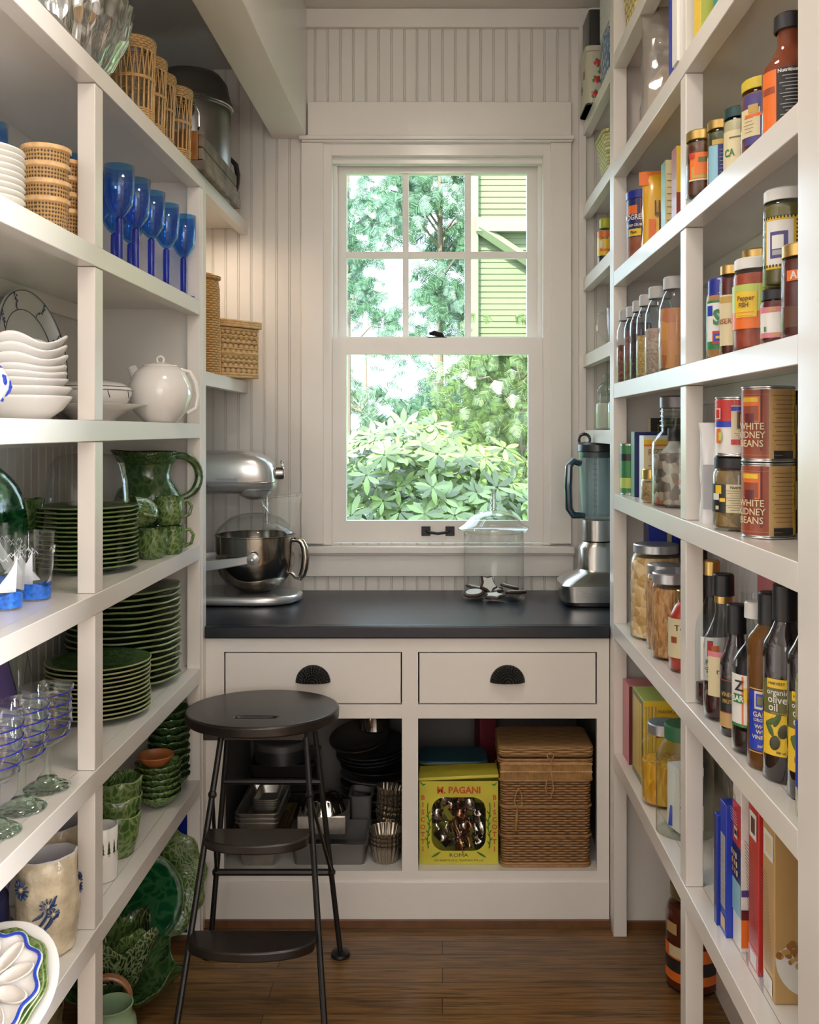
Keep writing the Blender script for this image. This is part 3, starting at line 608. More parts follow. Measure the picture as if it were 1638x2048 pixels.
lathe_thing('cream_jug', 'small cream jug just behind the white bowls beside the post', 'jug', (-.985, 2.36, zz), [(.0001, .001), (.035, 0), (.045, .03), (.04, .07), (.03, .09), (.036, .105), (.033, .105), (.0001, .02)], [CREAM])
# teapot
t = lathe_thing('teapot', 'round white teapot with small ring knob and strap handle', 'teapot', (-.768, 2.655, zz), [(.0001, .002), (.04, 0), (.046, .004), (.070, .03), (.084, .07), (.083, .1), (.068, .135), (.052, .15), (.045, .153)], [PORC], n=44)
part('lid', MB().lathe([(.047, .1525), (.046, .156), (.03, .162), (.0001, .164)], 32), PORC, t)
part('knob', MB().tube(arc((0, .171), .0095, 0, 2 * pi, 14)[:-1], .003, 7, closed=True), PORC, t)
part('handle', MB().tube([(.05, 0, .146), (.078, 0, .140), (.094, 0, .11), (.1, 0, .075), (.094, 0, .04), (.07, 0, .026)], [.005, .006, .0065, .0065, .006, .005], 8), PORC, t, rot=(0, 0, R(20)))
part('spout', MB().tube([(-.06, 0, .11), (-.076, 0, .135), (-.084, 0, .152)], [.02, .014, .012], 10, caps=False), PORC, t, rot=(0, 0, R(-10)))
# ---- cane cups, cobalt goblets, ribbed saucers
zz = 1.896
for i in range(9):
    ware('cream_saucer_bowl', 'cream bowl, %s in stack beside the cane cups' % nth(i, 9), 'bowl', -.822, 1.715, zz + i * .0108, bowlp(.082, .018, .6), CREAM, g='cream bowls stacked at the photo edge')
def canecup(label, x, y, z, rz, g):
    t = thing('cane_cup', label, 'cup', (x, y, z), rz, g)
    part('woven_sleeve', MB().lathe([(.0001, .002), (.039, 0), (.0405, .004), (.0455, .068), (.047, .07), (.047, .0745), (.0445, .075), (.044, .068), (.038, .006), (.0001, .006)], 40), CANEM, t, ang=1.2)
    part('rim_band', MB().lathe([(.0468, .066), (.0485, .068), (.0485, .0755), (.0455, .077)], 40), M('cane_rim', (.62, .38, .17), .5, var=.2, vscale=60), t); return t
for n_, x, y, k in (('front', -.800, 1.962, 4), ('rear', -.806, 2.072, 4)):
    for i in range(k): canecup('cane-wrapped cup, %s in the cane stack %s' % (nth(i, k), 'beside the cream bowls' if n_ == 'front' else 'touching the post'), x + .002 * (i % 2), y, zz + i * .0345, R(37 * i), 'cane-wrapped cups nested in two stacks')
def bgoblet(label, x, y, dark=False):
    t = thing('blue_goblet', label, 'goblet', (x, y, zz), R(random.uniform(0, 360)), 'blue glass goblets below the top shelf')
    part('bowl', MB().lathe([(.007, .115), (.018, .125), (.031, .145), (.035, .18), (.036, .236), (.0348, .236), (.0332, .18), (.0255, .148), (.012, .128), (.0001, .122)], 32), AZURE, t, ang=2)
    part('stem', MB().lathe([(.0001, .004), (.012, .006), (.009, .012), (.0095, .08), (.009, .112), (.0001, .118)], 14), COBALT, t)
    part('foot', MB().lathe([(.0001, .001), (.031, 0), (.0325, .002), (.012, .006), (.0001, .007)], 28), COBALT, t); return t
for i, y in enumerate((2.30, 2.425, 2.555, 2.695, 2.835)):
    bgoblet(['blue goblet in the front row nearest the mid post', 'blue goblet second in the front row', 'blue goblet third in the front row', 'blue goblet fourth in the front row', 'blue goblet at the end panel, last of the front row'][i], -.763 + (.01 if i > 3 else 0), y)
for i, y in enumerate((2.22, 2.365, 2.49, 2.62)):
    bgoblet(['deep blue goblet half hidden by the post', 'blue goblet in the back row behind the first two', 'blue goblet in the back row behind the third', 'blue goblet at the back row end'][i], -.838, y)
bgoblet('dark blue goblet showing between cream bowls and cane cups', -.92, 1.98)
# ---- green stacks on the lowest shelf
zz = .465
def leafbowl(name, label, x, y, z, r, h, mat, g, wn=8, w_=.004, rz=0, wz=.004):
    return ware(name, label, 'bowl', x, y, z, bowlp(r, h, .45), mat, wav=(lambda t, k, rr, z_: (w_ * abs(sin(wn * t / 2)) * (rr / r) ** 3 - w_ * .5, wz * abs(sin(wn * t / 2)) * max(0, z_ / h) ** 2)), n=64, g=g, rz=rz)
G1 = 'leaf bowls stacked in front by the end panel'; G2 = 'leaf bowls piled behind the terracotta dish'
for i in range(6): leafbowl('leaf_bowl', 'scalloped green leaf bowl, %s under the terracotta dish' % nth(i, 6), -.792, 2.715, zz + i * .0165, .062, .034, GCAB, G1, rz=i * .4)
ware('terracotta_dish', 'small terracotta dish on top of the leaf bowls', 'dish', -.798, 2.712, zz + 6 * .0165 + .014, bowlp(.050, .028, .6), TERRA)
for i in range(10): leafbowl('leaf_bowl', 'dark scalloped leaf bowl, %s in pile behind the terracotta dish' % nth(i, 10), -.80, 2.851, zz + i * .0215, .06, .034, GLEAF, G2, rz=i * .5)
G3 = 'nested cabbage-leaf planters'
for i in range(3):
    ware('cabbage_planter', ['cabbage-leaf planter at the bottom of nested three', 'cabbage-leaf planter in the middle of nested three', 'cabbage-leaf planter on top of nested three'][i], 'planter', -.800, 2.405, zz + i * .042, [(.0001, .002), (.034, 0), (.038, .004), (.048, .04), (.054, .08), (.057, .102), (.054, .104), (.05, .08), (.04, .03), (.0001, .012)], [GCAB, GRIM], ms=[0] * 5 + [1] + [0] * 3, wav=lambda t, k, r, z: (.0015 * sin(6 * t) * (z > .03), .003 * sin(5 * t) * (z > .07)), g=G3, rz=i * .7)
leafbowl('leaf_bowl', 'dark green leaf bowl behind the nested planters', -.955, 2.62, zz, .075, .09, GLEAF, None)
t = lathe_thing('pine_tree_mug', 'tall straight white mug with band of green pine trees', 'mug', (-.795, 2.275, zz), [(.0001, .002), (.034, 0), (.036, .003), (.036, .122), (.034, .123), (.0335, .118), (.033, .01), (.0001, .008)], [PORC])
mb = MB()
for k in range(16):
    a = 2 * pi * k / 16; P = lambda u, z: (.0366 * sin(a + u), -.0366 * cos(a + u), z)
    for (z0, z1, w_) in ((.066, .082, .12), (.074, .09, .1), (.083, .098, .07)): mb.quad([P(-w_, z0), P(w_, z0), P(0, z1)], 0, [(0, 0)] * 3)
    mb.quad([P(-.02, .06), P(.02, .06), P(.02, .067), P(-.02, .067)], 0)
part('tree_band', mb, M('dark_pine_green', (.02, .05, .02), .4), t); part('handle', MB().tube([(-.034, .01, .1), (-.055, .01, .095), (-.06, .01, .06), (-.05, .01, .035), (-.034, .01, .03)], .004, 7), PORC, t, rot=(0, 0, R(60)))
# salt-glaze pitcher with raised blue flowers
def stonepitcher(label, x, y, rz, full=True):
    t = thing('stoneware_pitcher', label, 'pitcher', (x, y, zz), rz, 'beige stoneware pitchers with blue flowers')
    ST = M('salt_glaze_stoneware', (.50, .42, .29), .22, coat=.4, bump=.9, bscale=55, var=.3, vscale=25)
    prof = [(.0001, .003), (.046, 0), (.052, .008), (.058, .04), (.061, .08), (.059, .12), (.055, .155), (.056, .19), (.053, .192), (.051, .155), (.054, .08), (.0001, .015)]
    part('body', MB().lathe(prof, 48, ms=[0] * 7 + [1] * 4, wav=lambda t_, k, r, z: (.0012 * sin(9 * t_ + z * 40), .006 * cos(t_ - 1.2) * (z > .15))), [ST, M('grey_inner_glaze', (.5, .48, .5), .15, coat=.3)], t, ang=1.2)
    NB = M('navy_glaze', (.015, .04, .13), .12, coat=.4)
    def S_(a, z, d=.001): r = .0605 + d; return (r * sin(a), -r * cos(a), z)
    def flower(a, z, r, k=13):
        fl = MB()
        for i in range(k):
            q = 2 * pi * i / k; fl.tube([S_(a + r * .35 * cos(q) / .06, z + r * .35 * sin(q), .0015), S_(a + r * .7 * cos(q) / .06, z + r * .7 * sin(q), .003), S_(a + r * cos(q) / .06, z + r * sin(q), .001)], [.001, r * .12, .001], 6)
        fl.sphere(S_(a, z, 0), r * .26, 8, 1); part('raised_flower', fl, [NB, ST], t)
    flower(R(-32), .142, .021); flower(R(22), .112, .016, 11); flower(R(31), .095, .012, 9); flower(R(10), .018, .014, 9); flower(R(120), .12, .02)
    fl = MB()
    for (a0, z0, a1, z1) in ((22, .1, 0, .06), (28, .09, 6, .05), (31, .088, 12, .06), (14, .1, -4, .085), (20, .105, 40, .13), (4, .07, -12, .052), (12, .065, 26, .05), (30, .085, 44, .1)):
        fl.tube([S_(R(a0 + (a1 - a0) * f_) + .04 * sin(5 * f_), z0 + (z1 - z0) * f_) for f_ in (0, .25, .5, .75, 1)], [.0015, .003, .0034, .0025, .001], 6)
    part('raised_leaves', fl, [NB, ST], t)
    part('handle', MB().tube([(-.05, 0, .165), (-.075, 0, .16), (-.085, 0, .12), (-.08, 0, .07), (-.055, 0, .035)], [.008, .009, .009, .009, .008], 8), M('blue_grey_glaze', (.14, .15, .22), .2, coat=.3), t, rot=(0, 0, R(10))); return t
stonepitcher('beige stoneware pitcher with raised blue flowers, in full view', -.795, 1.965, 0); stonepitcher('second stoneware pitcher mostly hidden behind the first and post', -.835, 2.125, R(60))
WM = [(.0001, .002), (.035, 0), (.038, .004), (.039, .095), (.037, .096), (.036, .01), (.0001, .008)]
lathe_thing('white_mug', 'plain white mug behind the stoneware pitcher', 'mug', (-.955, 2.17, zz), WM, [PORC]); lathe_thing('white_mug', 'white patterned mug at the back wall near the post', 'mug', (-1.0, 2.30, zz), [(r, z * 1.35) for r, z in WM], [CREAM])
lathe_thing('navy_vase', 'dark navy glazed crock at the photo edge behind the egg plate', 'crock', (-.93, 1.92, zz), [(.0001, 0), (.055, 0), (.07, .05), (.07, .12), (.05, .17), (.047, .17), (.0001, .02)], M('navy_crock_glaze', (.012, .012, .045), .25))
# leaning plates in front
lean = Matrix.Rotation(R(48), 4, 'X')
def leanplate(name, label, cat, x, y, z, r, mats, **k):
    o = plate(name, label, cat, x, y, z, r, mats, **k); o.rotation_euler = (R(36), R(-8), 0); return o
leanplate('serving_plate', 'large round white plate leaning behind the leaf plates', 'plate', -.776, 1.668, .540, .123, [PORC, PORC], h=.012, th=.005)
leanplate('leaf_plate', 'pale green leaf plate leaning in front of white plate', 'plate', -.772, 1.658, .549, .105, [GCAB, GRIM], h=.012, th=.004, wavy=.003, wn=9)
leanplate('leaf_plate', 'olive leaf plate pressed behind the egg plate', 'plate', -.769, 1.649, .556, .099, [GCAB, GRIM], h=.012, th=.004, wavy=.003, wn=8)
egg = thing('egg_plate', 'white deviled-egg plate with wavy blue rim leaning at the front', 'egg plate', (-.766, 1.638, .564)); egg.rotation_euler = (R(36), R(-8), 0)
wf = lambda t, k, r, z: (.005 * sin(10 * t) * (r / .095) ** 4, 0)
part('dish', MB().lathe([(.0001, .004), (.06, .003), (.09, .012), (.095, .014), (.0945, .018), (.088, .016), (.055, .012), (.0001, .012)], 80, wav=wf), PORC, egg, ang=1.2)
part('blue_rim', MB().tube([((.0905 + .005 * sin(10 * a)) * sin(a), -(.0905 + .005 * sin(10 * a)) * cos(a), .0185) for a in [2 * pi * i / 90 for i in range(90)]], .0028, 6, closed=True), BLUEP, egg)
eg = MB()
for k in range(10):
    a = 2 * pi * k / 10; c_, s_ = sin(a), -cos(a); i0 = len(eg.v)
    eg.lathe([(.0001, .002), (.35, .0018), (.7, .003), (.92, .006), (1, .0085), (1.1, .006)], 20); q = Matrix(((c_ * .028, -s_ * .0125, 0, c_ * .056), (s_ * .028, c_ * .0125, 0, s_ * .056), (0, 0, 1, .0128), (0, 0, 0, 1))); eg.xf(q, i0)
part('egg_hollows', eg, M('porcelain_hollow', (.62, .57, .52), .12, coat=.4), egg, ang=1.2)
# ---- on the floor under the crockery shelves
def standplate(name, label, x, y, z, r, mats, rot, **k):
    o = plate(name, label, 'platter', x, y, z, r, mats, **k); o.rotation_euler = rot; return o
standplate('leaf_platter', 'huge scalloped green leaf platter standing against the end panel', -.872, 2.862, .178, .172, [GCAB, GRIM], (R(80), 0, R(22)), h=.02, th=.006, wavy=.006, wn=12, wz=.003)
standplate('emerald_platter', 'smooth dark emerald platter standing before the leaf platter', -.890, 2.815, .150, .138, [GDARK, GRIM], (R(78), 0, R(20)), h=.02, th=.006)
mb = MB().box(-.16, .16, -.006, .006, 0, .36, 0).box(-.168, -.16, -.008, .008, 0, .368, 1).box(.16, .168, -.008, .008, 0, .368, 1).box(-.16, .16, -.008, .008, .36, .368, 1).box(-.16, .16, -.008, .008, 0, .006, 1)
solo('blue_tray', mb, [M('royal_blue_enamel', (.01, .02, .22), .15), PORC], 'royal blue tray with pale edge behind the standing platters', 'tray', loc=(-.905, 2.925, 0), rot=(0, 0, 0))
def bigleaf(name, label, x, y, z, r, h, mat, wn=5, wz=.02, w_=.012, rz=0, sx=1):
    return solo(name, MB().lathe(bowlp(r, h, .45, .006), 72, wav=lambda t, k, rr, z_: (w_ * sin(wn * t) * (rr / r) ** 3 + w_ * .3 * sin(13 * t) * (rr / r) ** 4, (wz * sin(wn * t + 1) + wz * .3 * sin(11 * t)) * max(0, z_ / h) ** 2), sx=sx), mat, label, 'bowl', loc=(x, y, z), rot=(0, 0, rz), ang=1.2)
GTUR = LEAFCER('turtle_glaze', (.012, .035, .01), (.03, .07, .02), (.26, .32, .16), 95)
bigleaf('leaf_tray', 'wide wavy green leaf tray on the floor under the cabbage bowl', -.842, 2.57, .002, .15, .085, [GLEAF])
bigleaf('cabbage_bowl', 'deep wavy-rimmed cabbage bowl nested in the leaf tray', -.868, 2.575, .018, .108, .17, [GTUR], wz=.016, rz=1.2)
bigleaf('cabbage_bowl', 'smaller crinkled cabbage bowl inside the deep one', -.870, 2.575, .055, .082, .14, [GCAB], wz=.012, rz=2.2)
t = lathe_thing('sage_jug', 'pale sage green jug with wide mouth on the floor', 'jug', (-.792, 2.335, 0), [(.0001, .002), (.04, 0), (.055, .02), (.062, .06), (.055, .1), (.045, .115), (.05, .135), (.047, .136), (.041, .115), (.05, .06), (.0001, .012)], [GSAGE], n=40)
bk = thing('handled_basket_bowl', 'dark leaf bowl with terracotta twig handle beside the sage jug', 'bowl', (-.84, 2.44, 0)); part('body', MB().lathe(bowlp(.06, .09, .6), 40), GLEAF, bk, ang=1.2)
hd = MB()
for q in (-.006, 0, .006): hd.tube([(x, q, z) for x, _, z in arc((0, .085), .056, 0, pi, 16)], .006, 8)
part('handle', hd, M('twig_terracotta', (.34, .15, .07), .35, coat=.2), bk, rot=(0, 0, R(10)))
lathe_thing('floor_vase', 'tall olive striped vase on the floor at the lower photo edge', 'vase', (-.86, 2.12, 0), [(.0001, .002), (.045, 0), (.055, .06), (.05, .15), (.03, .22), (.035, .26), (.032, .26), (.0001, .02)], M('olive_stripe', (.12, .10, .04), .25, var=.6, vscale=30))
# ---- top shelf
zz = 2.28
def wtumbler(label, x, y, rz):
    t = thing('wicker_tumbler', label, 'tumbler', (x, y, zz), rz, 'tall tumblers in open wicker sleeves'); ra = lambda z: .046 + .007 * z / .2
    part('glass', MB().lathe([(.0001, .008), (.042, .006), (.043, .01), (.050, .198), (.0485, .198), (.041, .014), (.0001, .013)], 32), CLEAR, t, ang=1)
    w_ = MB(); N = 22
    P = lambda a, z, d=.0015: ((ra(z) + d) * sin(a), -(ra(z) + d) * cos(a), z)
    for i in range(N):
        a = 2 * pi * i / N; w_.tube([P(a, 0), P(a, .05), P(a, .105)], .0019, 5); w_.tube([P(a, .105), P(a + pi / N, .178)], .0015, 5); w_.tube([P(a, .105, .0025), P(a - pi / N, .178, .0025)], .0015, 5)
    for z in (.004, .010, .016, .022, .028, .104, .108):
        w_.tube([P(2 * pi * i / 44, z, .0022 + .0012 * (-1) ** i) for i in range(44)], .0022, 5, closed=True)
    part('wicker_sleeve', w_, RATT, t); tb = MB()
    tb.lathe([(ra(.176) + .001, .172), (ra(.178) + .004, .176), (ra(.2) + .005, .198), (ra(.2) + .0035, .204), (ra(.2) - .002, .2)], 44); part('rim_band', tb, WEAVE('rattan_band', (.28, .15, .05), (.58, .36, .15), (.7, .46, .2), 120, 160), t, ang=1.2); return t
for i, (x, y) in enumerate(((-.777, 2.447), (-.785, 2.575), (-.793, 2.69), (-.775, 2.80))): wtumbler(['wicker-sleeved tumbler nearest the viewer, fully in view', 'second wicker-sleeved tumbler in the row', 'third wicker-sleeved tumbler in the row', 'wicker-sleeved tumbler beside the wooden crate'][i], x, y, R(11 * i))
CRYS = GL('cut_crystal', (.84, .85, .81), 1.6, .04, .06, bump=1.0, bscale=22, base=.22)
ware('crystal_bowl', 'large cut-crystal bowl near the ceiling on the top shelf', 'bowl', -.855, 2.20, zz, [(.0001, .02), (.06, 0), (.065, .01), (.1, .05), (.135, .12), (.148, .19), (.143, .192), (.128, .12), (.09, .05), (.0001, .03)], CRYS, wav=lambda t, k, r, z: (.006 * abs(sin(12 * t)) * (r > .07), 0), n=96)
ware('crystal_bowl', 'clear glass bowl with flared rim behind the wicker tumblers', 'bowl', -.935, 2.70, zz, [(.0001, .003), (.05, 0), (.06, .02), (.07, .08), (.09, .15), (.118, .19), (.12, .193), (.114, .191), (.085, .15), (.0001, .02)], CLEARG, wav=lambda t, k, r, z: (.003 * sin(14 * t) * (z > .05), 0), n=84)
ware('glass_vase', 'tall flared clear glass vase near the lowered soffit', 'vase', -.965, 2.47, zz, [(.0001, .003), (.05, 0), (.052, .01), (.02, .05), (.018, .12), (.04, .25), (.10, .42), (.098, .42), (.037, .25), (.0001, .12)], CLEARG)
# urn
t = thing('coffee_urn', 'large dull steel urn with domed lid and black side grip', 'urn', (-.845, 3.27, zz)); DST = M('dull_steel', (.20, .185, .17), .33, .8)
part('body', MB().lathe([(.0001, .001), (.128, 0), (.132, .004), (.133, .30), (.137, .303), (.137, .31), (.133, .312)], 56), DST, t, ang=.8)
part('lid', MB().lathe([(.139, .312), (.1395, .32), (.136, .324), (.131, .34), (.122, .385), (.1, .415), (.05, .432), (.0001, .435)], 56), DST, t, ang=.8)
part('rim_bead', MB().lathe([(.135, .306), (.1415, .309), (.1415, .313), (.136, .3135)], 56), CHROME, t)
hd = MB().box(-.03, .03, -.185, -.155, .245, .275); part('grip', hd, BLACKP, t, bev=.004, rot=(0, 0, R(8)))
part('bail', MB().tube([(-.034, -.13, .262), (-.034, -.17, .266), (.036, -.172, .266), (.046, -.17, .24), (.046, -.165, .2), (.036, -.13, .19)], .003, 7), CHROME, t, rot=(0, 0, R(8)))
# crate with glasses
t = thing('wooden_crate', 'weathered wooden crate of glasses overhanging the top shelf end', 'crate', (-.792, 3.145, zz + .001)); WG = M('weathered_wood', (.17, .13, .095), .7, var=.5, vscale=14, bump=.4, bscale=60); WO = M('orange_pine', (.33, .13, .03), .4, var=.3, vscale=18)
cw = .083
for k, (a, b_) in enumerate(((.03, .065), (.068, .105))): part('side_slat', MB().box(cw - .014, cw, -.262, .262, a, b_), WG, t, bev=.003)
part('side_slat', MB().box(-cw, -cw + .014, -.262, .262, .03, .105), WG, t, bev=.003); part('bottom_board', MB().box(-cw, cw + .004, -.262, .262, .0, .028), WG, t, bev=.004)
part('end_board', MB().box(-cw + .0145, cw - .0145, -.2615, -.245, .0285, .115), WO, t, bev=.002); part('end_board', MB().box(-cw + .0145, cw - .0145, .245, .2615, .0285, .115), WO, t, bev=.002)
for i, (x, y) in enumerate(((-.80, 2.955), (-.775, 3.03), (-.80, 3.105), (-.775, 3.18), (-.80, 3.255))):
    ware('pressed_glass', ['pressed glass standing at the near end of crate', 'pressed glass second along the crate', 'pressed glass in the middle of the crate', 'pressed glass fourth along the crate', 'pressed glass before the coffee carafe in crate'][i], 'glass', x, y, zz + .03, [(.0001, .004), (.024, 0), (.025, .01), (.034, .125), (.0325, .125), (.0235, .012), (.0001, .011)], CLEARG, wav=lambda t_, k, r, z: (.0012 * sin(12 * t_), 0), n=72, g='pressed glasses standing in the wooden crate')
t = lathe_thing('coffee_carafe', 'round glass coffee carafe with black handle in the crate end', 'carafe', (-.790, 3.345, zz + .03), [(.0001, .002), (.035, 0), (.052, .02), (.058, .05), (.05, .09), (.035, .115), (.04, .135), (.038, .135), (.033, .115), (.055, .05), (.0001, .01)], [CLEARG])
part('handle', MB().tube([(.038, 0, .125), (.06, 0, .135), (.08, 0, .115), (.086, 0, .08), (.084, 0, .05), (.078, 0, .025)], [.006, .008, .009, .009, .009, .008], 8), BLACKP, t, rot=(0, 0, R(15)))
part('clip', MB().tube([(.056, 0, .055), (.08, 0, .06)], .004, 6), CHROME, t, rot=(0, 0, R(15)))
# ---- corner shelf
zz = 1.69
t = thing('wicker_bottle', 'tall wicker-covered bottle with glass neck on corner shelf', 'bottle', (-.775, 3.12, zz)); HON = WEAVE('honey_wicker', (.28, .12, .025), (.48, .24, .06), (.60, .33, .1), 90, 130, 1.0)
part('wicker_cover', MB().lathe([(.0001, .001), (.056, 0), (.06, .01), (.062, .12), (.061, .27), (.055, .305), (.04, .32), (.0001, .325)], 36), HON, t, ang=1.2)
part('ring_band', MB().lathe([(.055, .298), (.064, .302), (.064, .31), (.052, .314)], 36), HON, t); part('neck', MB().lathe([(.014, .32), (.012, .34), (.0125, .37), (.0001, .372)], 16), CLEARG, t)
t = thing('wicker_basket', 'square lidded wicker hamper on the corner shelf beside the bottle', 'basket', (-.765, 3.42, zz), R(-38)); BW = WEAVE('lattice_wicker', (.08, .03, .01), (.48, .26, .09), (.66, .42, .18), 85, 60, 1.0)
part('body', MB().box(-.082, .082, -.082, .082, 0, .175), BW, t, bev=.008)
for k in range(9):
    pass
rb = MB()
for s_ in (-1, 1):
    for q in [i / 13 for i in range(14)]: rb.tube([(-.08 + .16 * q, s_ * .0835, .012), (-.08 + .16 * q, s_ * .0835, .165)], .0022, 5)
    for q in [i / 7 for i in range(8)]: rb.tube([(s_ * .0835, -.08, .015 + .15 * q), (s_ * .0835, .08, .015 + .15 * q)], .0026, 5)
for z in (.004, .012, .085, .168): rb.tube([(x, y, z) for x, y in rrect(.17, .17, .012, 3)], .0042, 6, closed=True)
part('weave_ribs', rb, RATT, t)
ld = MB().box(-.09, .09, -.09, .09, .178, .192)
part('lid', ld, BW, t, bev=.006); rb = MB()
for z in (.178, .186, .194): rb.tube([(x, y, z) for x, y in rrect(.186, .186, .014, 3)], .005, 6, closed=True)
part('lid_edge', rb, RATT, t)
# ================================================================== on the counter
zc = .915
SM = M('mixer_silver', (.60, .61, .605), .27, .7, coat=.6)
t = thing('stand_mixer', 'silver bowl-lift stand mixer on the dark counter beside the window', 'stand mixer', (-.715, 3.40, zc))
# local: x to the right of picture; head nose at x=+.14
def rings(mb, secs, n=28, m=0, cap=True):
    """secs: (x, cy, cz, ry, rz, p) superellipse sections along x"""
    i0 = len(mb.v)
    for (x, cy, cz_, ry, rz_, p) in secs:
        for j in range(n):
            a = 2 * pi * j / n; c_, s_ = cos(a), sin(a); mb.v.append((x, cy + ry * math.copysign(abs(c_) ** p, c_), cz_ + rz_ * math.copysign(abs(s_) ** p, s_)))
    for k in range(len(secs) - 1):
        for j in range(n):
            j2 = (j + 1) % n; mb.f.append((i0 + k * n + j, i0 + (k + 1) * n + j, i0 + (k + 1) * n + j2, i0 + k * n + j2)); mb.m.append(m); mb.uv.append([(0, 0)] * 4)
    if cap:
        mb.f.append(tuple(i0 + j for j in range(n))); mb.m.append(m); mb.uv.append([(0, 0)] * n)
        mb.f.append(tuple(i0 + (len(secs) - 1) * n + j for j in reversed(range(n)))); mb.m.append(m); mb.uv.append([(0, 0)] * n)
    return mb
hz = .448
part('head', rings(MB(), [(-.30, 0, hz, .03, .03, .8), (-.29, 0, hz, .06, .06, .8), (-.25, 0, hz, .078, .074, .75), (-.1, 0, hz, .082, .077, .7), (.02, 0, hz, .08, .076, .7), (.07, 0, hz - .002, .076, .072, .72), (.105, 0, hz - .008, .066, .062, .78), (.125, 0, hz - .014, .052, .05, .85), (.134, 0, hz - .018, .035, .036, .95), (.137, 0, hz - .02, .015, .015, 1)]), SM, t, ang=1)
part('trim_band', MB().box(-.25, .118, -.0842, -.076, hz - .034, hz - .030).box(.1, .136, -.06, .06, hz - .034, hz - .03), CHROME, t, bev=.001)
lt = MB().flattext('Professional 600', .011, (-.02, -.0865, hz - .022), (1, 0, 0), (0, 0, 1), 0); part('lettering', lt, M('grey_print', (.12, .13, .2), .5), t)
part('speed_lever', MB().sphere((-.138, -.09, hz - .044), .0095, 12).tube([(-.138, -.088, hz - .044), (-.08, -.088, hz - .043)], .0018, 6), BLACKP, t)
part('hub_cover', MB().lathe([(.0001, 0), (.022, 0), (.025, .004), (.024, .028), (.021, .032), (.0001, .032)], 24), CHROME, t, loc=(.133, 0, hz - .002), rot=(0, R(90), 0), ang=.5)
part('hub_knob', MB().tube([(.155, 0, hz + .02), (.155, 0, hz + .032)], .004, 8).sphere((.155, 0, hz + .035), .007, 10), CHROME, t)
part('planetary', MB().lathe([(.0001, -.03), (.03, -.03), (.058, -.014), (.064, 0), (.0001, .002)], 32), SM, t, loc=(.062, 0, hz - .064), ang=1)
part('beater_shaft', MB().tube([(.103, 0, .375), (.103, 0, .27)], .006, 10).tube([(.103, 0, .345), (.103, 0, .335)], .009, 10), CHROME, t)
part('column', rings(MB(), [(-.26, 0, .2, .05, .21, .5), (-.17, 0, .2, .052, .21, .5), (-.16, 0, .2, .04, .2, .6)]), SM, t, ang=1)
part('base', MB().prism([(x, y) for x, y in [(-.28, -.11), (-.05, -.125), (.08, -.13), (.15, -.12), (.2, -.085), (.225, -.03), (.225, .03), (.2, .085), (.15, .12), (.08, .13), (-.05, .125), (-.28, .11)]], .002, .032), SM, t, bev=.012, seg=4)
ub = MB()
for s_ in (-1, 1): ub.prism([(-.17, .15), (.03, .168), (.085, .178), (.1, .165), (.095, .152), (.03, .14), (-.17, .105)], -.008, .008, tr=lambda x, y, z, s_=s_: (x, s_ * .142 + z, y))
ub.tube([(-.165, -.14, .13), (-.165, .14, .13)], .022, 10)
part('bowl_arm', ub, SM, t, bev=.003)
part('arm_pin', MB().lathe([(.0001, 0), (.022, 0), (.021, .012), (.008, .018), (.006, .036), (.0001, .04)], 20), SM, t, loc=(.085, -.15, .163), rot=(R(90), 0, 0))
bx = .062
part('bowl', MB().lathe([(.0001, .036), (.055, .036), (.062, .042), (.098, .062), (.122, .092), (.133, .125), (.135, .16), (.136, .228), (.1395, .23), (.1395, .233), (.133, .233), (.132, .16), (.1, .09), (.0001, .05)], 56), M('bowl_steel', (.30, .265, .22), .13, 1), t, loc=(bx, 0, 0), ang=1)
part('bowl_handle', MB().tube([(.132, 0, .212), (.148, 0, .213), (.163, 0, .205), (.172, 0, .185), (.176, 0, .15), (.172, 0, .115), (.165, 0, .092), (.155, 0, .08), (.142, 0, .083), (.125, 0, .098)], [.008, .010, .012, .013, .0135, .0135, .013, .011, .009, .006], 12), M('bowl_handle_steel', (.42, .38, .33), .17, 1), t, loc=(bx, 0, 0))
SHD = GL('pouring_shield_plastic', (.93, .94, .93), 1.9, .03, .02)
part('shield', MB().lathe([(.136, .234), (.137, .239), (.12, .262), (.085, .29), (.05, .302), (.03, .304)], 48), SHD, t, loc=(bx, 0, 0), ang=2)
ch = MB(); a = [(.06, -.045, .27), (.125, -.045, .24), (.125, .045, .24), (.06, .045, .27)]; b_ = [(.03, -.06, .36), (.155, -.065, .37), (.155, .065, .37), (.03, .06, .36)]
for i in range(4): ch.quad([a[i], a[(i + 1) % 4], b_[(i + 1) % 4], b_[i]])
ch.tube(b_, .003, 6, closed=True); ch.tube(a, .002, 6, closed=True); part('pouring_chute', ch, SHD, t, bev=0, loc=(bx, 0, 0))
# ---- cookie jar
t = thing('cookie_jar', 'large clear glass lidded jar of iced cookies before the window', 'jar', (.182, 3.455, zc)); JG = GL('jar_glass', (.985, .99, .988), 1.2)
part('body', MB().lathe([(.0001, .004), (.095, .003), (.112, 0), (.116, .006), (.115, .016), (.106, .026), (.1065, .225), (.108, .231), (.105, .231), (.1045, .03), (.1, .014), (.0001, .012)], 56), JG, t, ang=1)
part('lid', MB().lathe([(.104, .208), (.105, .232), (.118, .236), (.126, .244), (.125, .25), (.105, .262), (.08, .288), (.05, .304), (.014, .312), (.0001, .313)], 56), GL('lid_glass', (.96, .985, .975), 2.2, .03, base=.04), t, ang=1.2)
part('finial', MB().lathe([(.016, .31), (.01, .318), (.013, .328), (.009, .336), (.013, .347), (.008, .356), (.01, .37), (.017, .386), (.0001, .39)], 24), GL('finial_glass', (.9, .93, .93), 2, base=.15), t, ang=1)
